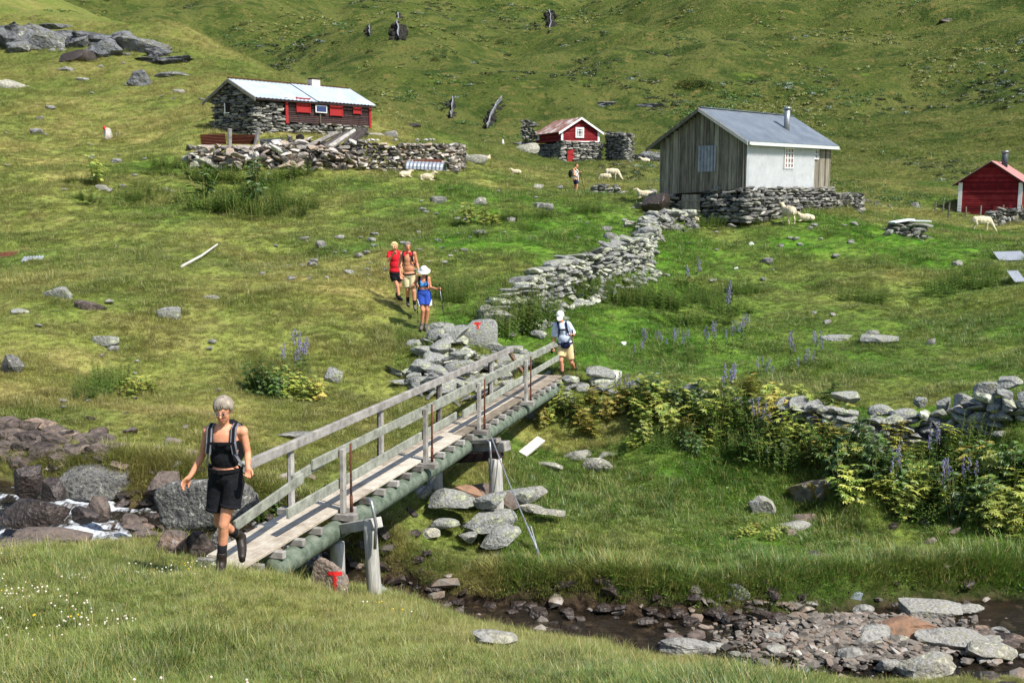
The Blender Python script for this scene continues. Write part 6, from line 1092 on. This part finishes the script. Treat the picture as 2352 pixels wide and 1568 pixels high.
# ---- walker in the distance, seen from the side
Z8 = lambda x, y: (1263.2 + x * .11393, 344.5 + y * .11393)
J = z2(dict(head=(538,318,0), neck=(505,382,0), pelvis=(515,590,0), shA=(478,400,-.17), shB=(515,400,.17), elA=(482,500,-.2), wrA=(540,528,-.18), elB=(540,480,.2), wrB=(592,440,.16),
     hipA=(510,620,-.09), hipB=(525,620,.09), knA=(545,720,-.09), anA=(530,830,-.09), toeA=(565,862,-.1), knB=(510,722,.09), anB=(478,800,.1), toeB=(500,832,.1)), Z8)
p, K, hp, FM, BF = person('distant walker in white sleeveless top and blue shorts seen from the side', 62, (1323, 443), J, 1.25, 1.02, (.95, -.3, -.1), .018, handA=((.9, 0, .1), (.2, 0, -1), 1.4, 1.1, 1), handB=((.9, 0, .2), (.2, 0, -1), 1.4, 1.1, 1))
hairdo(p, hp, FM, 'brown_hair', 1.03, False, True, 20, 0, .014); mb = MB(); up = Vector((0, 0, 1)); mb.ell(K['neck'].lerp(K['pelvis'], .32), (.19, .175, .19)); mb.ell(K['neck'].lerp(K['pelvis'], .75), (.195, .18, .22)); fuse(mb, 'sleeveless_top', M['white_cloth'], p, .018, 2, [(K['neck'] - up * .02, up), (K['neck'].lerp(K['pelvis'], 1.02), -up)]); shorts(p, K, 'navy', BF, (.68, .68), .06, 1.1, .11, .11, .018); boots(p, K, 'white_cloth', .03, .055, False, 'shoe')
t = thing('backpack', 'small black backpack on the distant walker', 'backpack', K['neck'] + Vector((-.25, 0, -.25))); t['origin'] = list(t.location); mb = MB(); mb.ell(K['neck'] + Vector((-.27, 0, -.27)), (.11, .15, .22)); fuse(mb, 'bag', M['black'], t, .02, 2); mb = MB(); ribbon(mb, [K['neck'] + Vector((-.2, -.12, -.05)), K['neck'] + Vector((.0, -.14, .0)), K['neck'] + Vector((.14, -.14, -.15)), K['neck'] + Vector((-.15, -.16, -.38))], .05, .015, (0, -1, .2)); mb.build('shoulder_straps', M['black'], t)
pole(P(*Z8(562, 525), 61.7), P(*Z8(616, 862), 61.6), 'white walking pole of the distant walker', 'white_paint', r=.018); pole(P(*Z8(603, 430), 62.2), P(*Z8(702, 850), 62.2), 'dark walking pole swung ahead of the distant walker', 'black', r=.014)
# ---------------------------------------------------------------- sheep
M['wool'] = mat('cream_wool', _rk((.3,(196,182,150)),(.7,(226,214,188))), 6, 6, .95, .9, 22, dist=.04, orand=.2)
def sheep(kind):
    mb = MB()
    if kind != 'lying':
        mb.ell((0, 0, .62), (.46, .235, .25), 18, 14); mb.ell((-.3, 0, .62), (.22, .22, .24)); mb.ell((.28, 0, .6), (.24, .2, .25)); mb.cap((-.48, 0, .66), (-.54, 0, .48), .04, .035)
        for s in (-1, 1): mb.cap((.3, .13 * s, .5), (.31, .13 * s, .27), .06, .035, 8); mb.cap((.31, .13 * s, .27), (.3, .13 * s, .03), .03, .028, 8); mb.cap((-.32, .13 * s, .56), (-.24, .14 * s, .4), .1, .06, 8); mb.cap((-.24, .14 * s, .4), (-.38, .13 * s, .26), .05, .033, 8); mb.cap((-.38, .13 * s, .26), (-.35, .13 * s, .03), .03, .028, 8)
        hd = Vector((.72, 0, .2)) if kind == 'grazing' else Vector((.6, .1, .96)); nk = Vector((.42, 0, .68)); dr = Vector((.12, 0, -.16)) if kind == 'grazing' else Vector((.16, .06, -.06))
    else:
        mb.ell((0, 0, .27), (.46, .27, .24), 18, 14); mb.ell((-.3, .02, .24), (.22, .26, .21)); mb.ell((.28, 0, .28), (.22, .2, .23)); mb.cap((.3, -.16, .1), (.5, -.18, .05), .05, .04); mb.cap((.3, .16, .1), (.46, .2, .05), .05, .04); mb.cap((-.3, -.25, .1), (-.08, -.3, .05), .07, .04)
        hd = Vector((.56, 0, .58)); nk = Vector((.36, 0, .38)); dr = Vector((.18, 0, -.05))
    mb.cap(nk, nk.lerp(hd, .85), .15, .09); mb.cap(hd, hd + dr, .078, .05, 10)
    side = Vector((0, 1, 0)); 
    for s in (-1, 1): mb.cap(hd + side * s * .06 + Vector((-.02, 0, .04)), hd + side * s * .15 + Vector((-.03, 0, .03)), .026, .016, 6)
    r = bpy.data.objects.new('sheep', None); C.objects.link(r); r['origin'] = [0, 0, 0]; b = fuse(mb, 'body', M['wool'], r, .022, 2)
    me = b.data; co = np.empty(len(me.vertices) * 3); me.vertices.foreach_get('co', co); co = co.reshape(-1, 3); n = fbm(co[:, 0] * 14 + co[:, 2] * 9, co[:, 1] * 14 - co[:, 2] * 11, 2)[:, None]; co += n * .02 * (co[:, 2:] > (.35 if kind != 'lying' else 0)); me.vertices.foreach_set('co', co.ravel())
    mb = MB(); n_ = dr.normalized(); mb.ell(hd + dr * 1.15, (.035, .035, .03), 8, 6); [mb.ell(hd + side * s * .07 + dr * .3 + Vector((0, 0, .02)), (.012,) * 3, 6, 5) for s in (-1, 1)]; mb.build('muzzle_and_eyes', plain('muzzle', (92, 78, 70)), r, True); return r
SH = {k: sheep(k) for k in ('grazing', 'standing', 'lying')}; used = set()
for (px, py, Y, yaw, sc_, kind, lab) in [(1405,404,85,-.35,1.05,'grazing','larger sheep grazing near the walker, facing right'),(1391,414,81,2.9,.8,'grazing','smaller lamb grazing in front of the larger sheep, facing left'),(1484,448,57,3.0,.88,'lying','sheep lying left of the weathered house, head up to the left'),
      (1812,487,49.5,1.75,.98,'standing','sheep standing with its back to us against the house foundation'),(1853,486,50,2.9,.72,'lying','sheep lying beside the house foundation right of the standing one'),(2252,530,62,-.12,1.02,'grazing','sheep walking towards the tumbled wall by the right red cabin'),(980,398,57.6,-.3,.8,'lying','sheep resting in front of the curved iron shelter'),
      (930,398,57.6,.4,.65,'lying','sheep resting at the left mouth of the curved shelter'),(1186,402,72,3.1,.66,'lying','sheep lying alone on the slope left of the walker'),(1121,378,80,1.3,.7,'lying','pale sheep by the jumbled rock right of the ruin'),(1592,489,50.8,2.6,.6,'lying','lamb lying in the rubble below the cellar door'),(1482,371,96,3.1,.8,'lying','sheep lying beside the stone wing wall of the small cabin')]:
    r = SH[kind] if kind not in used else copy_tree(SH[kind]); used.add(kind); g = P(px, py, Y); g.z = h1(g.x, g.y) - .02 ; r.location = g; r.rotation_euler = (0, 0, yaw); r.scale = (sc_,) * 3; tag(r, lab, 'sheep', 'sheep around the mountain farm')
# ---------------------------------------------------------------- leafy plants
random.seed(5)
LG = lambda c: lin(c)
M['leaf_pale'] = leaf_mat('pale_green_leaves', False, LG((112, 138, 60)), LG((176, 178, 84)), .3, 1., False)
M['leaf_yellow'] = leaf_mat('yellowing_leaves', False, LG((132, 142, 66)), LG((188, 166, 84)), .3, 1., False)
M['leaf_dark'] = leaf_mat('dark_green_leaves', False, LG((44, 74, 30)), LG((92, 120, 48)), .3, 1., False)
M['leaf_nettle'] = leaf_mat('nettle_leaves', False, LG((58, 92, 34)), LG((112, 138, 58)), .3, 1., False)
M['leaf_heath'] = leaf_mat('heath_leaves', False, LG((40, 56, 28)), LG((84, 96, 44)), .2, 1., False)
M['stalk'] = plain('plant_stalk', (116, 118, 66)); M['purple'] = leaf_mat('purple_flowers', False, LG((112, 106, 150)), LG((162, 158, 194)), .3, 1., False)
def palm(mb, c, nrm, s, lobes=7):
    nrm = Vector(nrm).normalized(); u = nrm.orthogonal().normalized(); u.rotate(Matrix.Rotation(random.random() * 6.28, 3, nrm)); w_ = nrm.cross(u); r = random.random()
    for k in range(lobes):
        a = (k - (lobes - 1) / 2) * .62; d = u * math.cos(a) + w_ * math.sin(a); e = nrm.cross(d); L = s * (1 - .06 * abs(k - lobes // 2)) * random.uniform(.85, 1.1); dz = nrm * (-.22 * L)
        mb.add([tuple(c), tuple(c + d * L * .55 + e * L * .17), tuple(c + d * L + dz), tuple(c + d * L * .55 - e * L * .17)], [(0, 1, 2, 3)], r)
def lance(mb, c, d, s):
    d = Vector(d).normalized(); e = d.cross(Vector((0, 0, 1))).normalized(); r = random.random(); mb.add([tuple(c), tuple(c + d * s * .45 + e * s * .2), tuple(c + d * s - Vector((0, 0, s * .3))), tuple(c + d * s * .45 - e * s * .2)], [(0, 1, 2, 3)], r)
def plant(kind):
    r = bpy.data.objects.new(dict(palm='leafy_plant', yellow='leafy_plant', dark='leafy_plant', nettle='nettle_bush', flower='monkshood', heath='heath_shrub')[kind], None); C.objects.link(r); r['origin'] = [0, 0, 0]; lf, st, fls = MB(), MB(), []
    if kind in ('palm', 'yellow', 'dark'):
        for i in range(9):
            a = random.random() * 6.28; L = random.uniform(.5, 1.0); tip = Vector((math.cos(a) * .42 * random.random(), math.sin(a) * .42 * random.random(), L)); b = Vector((tip.x * .25, tip.y * .25, 0)); st.tube([b, b.lerp(tip, .5) + Vector((0, 0, .06)), tip], .007, 4, cap=False)
            for j in range(7):
                t = .2 + .8 * j / 6; c = b.lerp(tip, t); q = random.random() * 6.28; o = Vector((math.cos(q), math.sin(q), 0)) * random.uniform(.05, .2) * (1.2 - .6 * t); c2 = c + o + Vector((0, 0, .03)); palm(lf, c2, (o.x * 2.2 + random.gauss(0, .2), o.y * 2.2 - .35, 1), random.uniform(.09, .16), 7 if kind != 'dark' else 5)
    elif kind == 'nettle':
        for i in range(34):
            a = random.random() * 6.28; rr = .46 * math.sqrt(random.random()); b = Vector((math.cos(a) * rr, math.sin(a) * rr, 0)); tip = b * 1.25 + Vector((0, 0, random.uniform(.45, .85))); st.tube([b, tip], .004, 3, cap=False)
            for j in range(9):
                t = .15 + .85 * j / 8
                for q in (0, math.pi): ang = q + j * 1.57 + a; lance(lf, b.lerp(tip, t), (math.cos(ang), math.sin(ang), .1), .1 * (1.15 - .6 * t))
    elif kind == 'heath':
        for i in range(420):
            v = Vector((random.gauss(0, 1), random.gauss(0, 1), abs(random.gauss(0, 1)))).normalized(); v = Vector((v.x * .5, v.y * .5, v.z * .36)) * random.uniform(.6, 1) * (1 + .25 * math.sin(v.x * 9)); lance(lf, v, (random.gauss(0, 1), random.gauss(0, 1), .5), .09)
        st.tube([(0, 0, 0), (0, 0, .2)], .02, 5)
    else:
        for i in range(5):
            a = random.random() * 6.28; rr = .25 * random.random(); b = Vector((math.cos(a) * rr, math.sin(a) * rr, 0)); tip = b * 1.6 + Vector((0, 0, random.uniform(.95, 1.35))); st.tube([b, tip], .006, 4, cap=False)
            for j in range(7): t = .1 + .6 * j / 6; q = random.random() * 6.28; palm(lf, b.lerp(tip, t) + Vector((math.cos(q), math.sin(q), 0)) * .07, (math.cos(q), math.sin(q) - .3, 1), .075, 5)
            f1 = MB(); fls.append(f1)
            for j in range(16): t = .72 + .28 * j / 15; q = random.random() * 6.28; w_ = .035 * (1.25 - (t - .72) * 2.6); f1.ell(b.lerp(tip, t) + Vector((math.cos(q) * w_, math.sin(q) * w_, 0)), (.015, .015, .021), 5, 4)
    lf.build('foliage', M[dict(palm='leaf_pale', yellow='leaf_yellow', dark='leaf_dark', nettle='leaf_nettle', flower='leaf_dark', heath='leaf_heath')[kind]], r); st.build('stalks', M['stalk'], r)
    for q in fls: q.build('flower_spike', M['purple'], r)
    return r
PR = {k: [plant(k) for _ in range(n)] for k, n in dict(palm=3, yellow=2, dark=2, nettle=3, flower=3, heath=2).items()}; first = {}
def put(kind, px, py, s, lab, grp, cat='plant', Y=None):
    src = random.choice(PR[kind]); o = src if src.name not in first else copy_tree(src); first[src.name] = 1; g = G(px, py) if Y is None else P(px, py, Y)
    o.location = (g.x, g.y, h1(g.x, g.y) - .03); o.rotation_euler = (random.gauss(0, .05), random.gauss(0, .05), random.random() * 6.28); s *= random.uniform(.85, 1.15); low = .5 if kind == 'nettle' and s > 1.05 and g.y > 30 else (.75 if kind in ('palm', 'yellow') else 1); o.scale = (s, s, s * low * random.uniform(.85, 1.1)); return tag(o, lab, cat, grp)
def area(n, x0, x1, f, wts, s, lab, grp):
    """n plants between columns x0 and x1; f(x) gives the rows between which they stand"""
    ks = list(wts); 
    for i in range(n):
        a = x0 + (x1 - x0) * (i + random.random()) / n; y0, y1 = f(a); b = random.uniform(y0, y1); k = random.choices(ks, [wts[q] for q in ks])[0]
        put(k, a, b, s * (1.0 if k != 'flower' else .95), dict(palm='pale green broad leaved plant ', yellow='yellowing broad leaved plant ', dark='dark green leafy plant ', nettle='bushy green nettle plant ', flower='tall stalked plant with purple flowers ')[k] + lab, dict(palm='pale leafy plants ', yellow='yellowing plants ', dark='dark leafy plants ', nettle='nettles ', flower='purple flowering plants ')[k] + grp)
area(7, 1230, 1330, lambda x: (930, 1000), dict(palm=2, yellow=.6, dark=1), .8, 'just right of the bridge end', 'right of the bridge end')
area(8, 1330, 1460, lambda x: (905, 1010), dict(yellow=4, palm=1, flower=.5), .85, 'in the yellow clump on the terrace edge', 'of the yellow clump')
area(30, 1450, 1730, lambda x: (905, 1015), dict(palm=4, dark=2.6, yellow=.7, flower=.6), .95, 'in the thick middle stretch of the bank', 'of the middle bank')
area(22, 1700, 1920, lambda x: (930, 1090), dict(palm=3.5, yellow=.8, dark=2.6, flower=.4, nettle=1), .85, 'beside the mossy rock on the bank', 'by the mossy rock')
area(62, 1900, 2370, lambda x: (1030 + (x - 1900) * .02, 1150 + (x - 1900) * .25), dict(palm=4.2, yellow=.5, dark=2.4, flower=1.0, nettle=1.2), .92, 'on the right slope below the terrace wall', 'below the right wall')
area(16, 1440, 1900, lambda x: (1000, 1050 + max(0, x - 1640) * .18), dict(dark=3, nettle=3, palm=1.5), .62, 'low at the foot of the overgrown bank', 'at the foot of the bank')
area(9, 1680, 1800, lambda x: (1190, 1250), dict(palm=2, yellow=1), .3, 'low in the grass under the bank', 'low in the lower lawn')
area(9, 1440, 1700, lambda x: (800, 870), dict(flower=3, nettle=.5), .62, 'standing in the meadow behind the bank', 'in the meadow behind the bank')
area(5, 1700, 1900, lambda x: (800, 900), dict(flower=3), .75, 'in the meadow above the mossy rock', 'above the mossy rock')
area(13, 1130, 1260, lambda x: (730, 775), dict(nettle=4, dark=1), 1.15, 'in the clump beside the lower end of the climbing wall', 'by the climbing wall')
area(14, 1300, 1490, lambda x: (650, 705), dict(nettle=4), 1.15, 'along the right foot of the climbing wall', 'along the climbing wall')
area(20, 1510, 1720, lambda x: (670, 745), dict(nettle=4, palm=.6, flower=.5), 1.15, 'in the big patch in the centre of the right meadow', 'in the right meadow patch')
area(10, 2130, 2330, lambda x: (630, 675), dict(nettle=4), 1.3, 'near the right edge below the stone heap', 'near the right edge'); area(4, 1940, 2040, lambda x: (690, 715), dict(nettle=4), .8, 'in the small patch right of the meadow centre', 'in the small right patch')
area(8, 1600, 1760, lambda x: (500, 520), dict(nettle=4), 1.4, 'at the foundation corner of the weathered house', 'by the weathered house'); area(4, 1310, 1380, lambda x: (480, 495), dict(nettle=3), .8, 'between wall top and round stone heap', 'left of the wall top')
area(30, 460, 690, lambda x: (400, 505), dict(nettle=5, dark=.4), 2.0, 'in the dark patch below the slab heap', 'below the slab heap'); area(14, 180, 430, lambda x: (385, 470), dict(nettle=4, palm=.3), 1.5, 'left of the slab heap', 'left of the slab heap'); area(10, 1060, 1250, lambda x: (500, 550), dict(nettle=3, palm=.8), 1.3, 'on the slope left of the climbing wall top', 'left of the climbing wall')
area(7, 1000, 1070, lambda x: (660, 700), dict(nettle=4), .7, 'right of the hikers', 'right of the hikers'); area(7, 570, 640, lambda x: (880, 915), dict(dark=3), .75, 'at the left side of the big bush on the knoll', 'left half of the knoll bush'); area(7, 620, 730, lambda x: (890, 922), dict(palm=4, yellow=1), .7, 'at the front of the big bush on the knoll', 'front of the knoll bush'); area(3, 640, 710, lambda x: (868, 880), dict(flower=1), .8, 'rising from the big bush on the knoll', 'in the knoll bush')
area(4, 290, 360, lambda x: (895, 915), dict(palm=2, yellow=1), .62, 'in the small clump left on the knoll', 'in the small left clump'); area(5, 200, 280, lambda x: (885, 915), dict(nettle=3), .75, 'beside the small clump left on the knoll', 'beside the small left clump'); area(5, 930, 1010, lambda x: (785, 810), dict(nettle=3), .45, 'left of the slab pile', 'left of the slab pile'); area(4, 590, 640, lambda x: (1180, 1200), dict(dark=2, nettle=1), .35, 'on the mossy tuft right of the flat boulder', 'on the mossy tuft')
area(6, 1080, 1140, lambda x: (828, 860), dict(yellow=2, palm=1), .35, 'in the gap of the slab pile', 'in the slab pile')
for (a, b, s) in [(1595, 198, 3.6), (1620, 200, 3.0), (1570, 196, 2.4), (1660, 225, 1.6), (1550, 150, 1.8), (2060, 230, 1.8), (1900, 60, 1.5), (1850, 160, 1.6), (2200, 120, 2), (2300, 250, 1.6), (1750, 300, 1.2), (1150, 100, 2.0), (1080, 50, 2.2), (240, 30, 2.4), (1000, 140, 1.6), (850, 120, 1.6), (560, 60, 2)]:
    put('heath', a, b, s, 'dark low shrub on the far mountainside', 'shrubs on the mountainside', 'shrub')
# ---------------------------------------------------------------- waterfalls in the gullies
def fall(pts, w_, lab):
    q = [G(a, b) for a, b in pts]; n = 26; cs = []
    for i in range(n + 1):
        f_ = i / n * (len(q) - 1); j = min(int(f_), len(q) - 2); c = q[j].lerp(q[j + 1], f_ - j); c.x += w_ * .25 * math.sin(i * .6 + w_ * 20); cs.append(c)
    t = thing('waterfall', lab, 'waterfall', q[-1]); t['origin'] = list(q[-1]); mb = MB(); rk = MB()
    for c in cs:
        for k in range(4): s = random.uniform(.8, 1.3) * w_ * 2.6; add_stone(rk, (c.x + random.gauss(0, 1) * w_ * 1.1, c.y + .5, c.z + random.uniform(-.5, .1)), (s, s * .8, s * 1.1), rotm(random.random() * 6, .3, .3), 2)
    rk.build('gully_rocks', M['gully'], t); v = []
    for c in cs:
        ww = w_ * random.uniform(.08, .26); v += [(c.x - ww, c.y - w_ * 2.2, c.z + .55), (c.x + ww, c.y - w_ * 2.2, c.z + .55), (c.x + ww, c.y, c.z + .1), (c.x - ww, c.y, c.z + .1)]
    f = []
    for i in range(n):
        for k in range(4): a = 4 * i + k; b = 4 * i + (k + 1) % 4; f.append((a, b, b + 4, a + 4))
    mb.add(v, f + [(3, 2, 1, 0), (4 * n, 4 * n + 1, 4 * n + 2, 4 * n + 3)]); mb.build('falling_water', M['foam_white'], t)
M['gully'] = mat('dark_gully_rock', _rk((.3,(22,22,20)),(.6,(54,52,46)),(.8,(90,88,80))), 1.5, 8, .95, .8)
M['foam_white'] = mat('falling_water', _rk((.38,(70,74,76)),(.6,(170,174,178))), 2.2, 6, .6, .3, stretch=(2, 2, .6))
fall([(916, 34), (914, 60), (917, 92)], .5, 'tallest white waterfall high on the mountain above the ridge'); fall([(1262, 28), (1265, 50), (1262, 76)], .5, 'white waterfall in a dark gully right of the tallest one'); fall([(849, 62), (849, 84)], .28, 'thin dark trickle left of the tallest waterfall')
fall([(1040, 232), (1038, 262), (1035, 272)], .3, 'small waterfall in the gully behind the stone house'); fall([(1152, 230), (1135, 255), (1118, 296)], .32, 'slanting cascade left of the small red cabin')
# ---------------------------------------------------------------- clover and other small flowers in the near grass
def dots(n, c, size):
    mb = MB()
    for i in range(n): a = random.random() * 6.28; r = .16 * random.random(); mb.ell((math.cos(a) * r, math.sin(a) * r, random.uniform(.05, .14)), size, 6, 4)
    return mb.mesh('blossom')
n = 2100; r = np.random.default_rng(4); x, y = fan(n, 5.5, 11.5, .62, 44); px = CX + x / y * F; keep = (px < 1000) & (fbm(x / 1.1, y / 1.1, 3) > .05) & (r.random(n) < np.clip(1.1 - px / 900, 0, 1)); x, y = x[keep], y[keep]; k = len(x)
scatter('clover_flowers', [dots(3, 0, .0085), dots(2, 0, .009), dots(2, 0, .008)], [plain('clover_white', (206, 202, 184)), plain('clover_white_b', (196, 186, 168)), plain('buttercup_yellow', (220, 180, 40))], np.stack([x, y, H(x, y) + .02], -1), r.random(k) * 6.28, r.uniform(.7, 1.1, k), (r.random(k) * 2.15).astype(int), np.zeros(k), .2)
# ---------------------------------------------------------------- the smallest stones become one mass; repeated labels get their place in the row
bpy.context.view_layer.update()
RK2 = sorted([q for q in RK if q[1]['category'] == 'stone'], key=lambda q: -q[0]); rest = [o for _, o in RK2[285:] if not o.children]
if rest:
    bm = bmesh.new(); mats = []
    for o in rest:
        m_ = o.data.materials[0]
        if m_ not in mats: mats.append(m_)
        me = o.data.copy(); me.transform(Matrix.Translation(o.location)); k = len(bm.faces); bm.from_mesh(me); bm.faces.ensure_lookup_table()
        for f in bm.faces[k:]: f.material_index = mats.index(m_)
        bpy.data.meshes.remove(me); bpy.data.objects.remove(o)
    me = bpy.data.meshes.new('small_stones'); bm.to_mesh(me); bm.free(); [me.materials.append(q) for q in mats]; o = bpy.data.objects.new('small_stones', me); C.objects.link(o); o['kind'] = 'stuff'
by = {}
for o in C.objects:
    if o.parent is None and 'label' in o: by.setdefault(o['label'], []).append(o)
ORD = 'first second third fourth fifth sixth seventh eighth ninth tenth eleventh twelfth thirteenth fourteenth fifteenth sixteenth seventeenth eighteenth nineteenth twentieth'.split()
for lab, L_o in by.items():
    n = len(L_o)
    if n < 2: continue
    L_o.sort(key=lambda o: o.location.x / max(o.location.y, 1)); words = lab.split()[:12]
    for i, o in enumerate(L_o):
        if n > 40: continue
        pos = (ORD[i] + ' from left') if i < 20 else ((ORD[n - 1 - i] + ' from right') if n - 1 - i < 20 else '')
        o['label'] = (' '.join(words) + ', ' + pos) if pos else lab
for o in bpy.data.objects:
    if 'origin' in o: del o['origin']
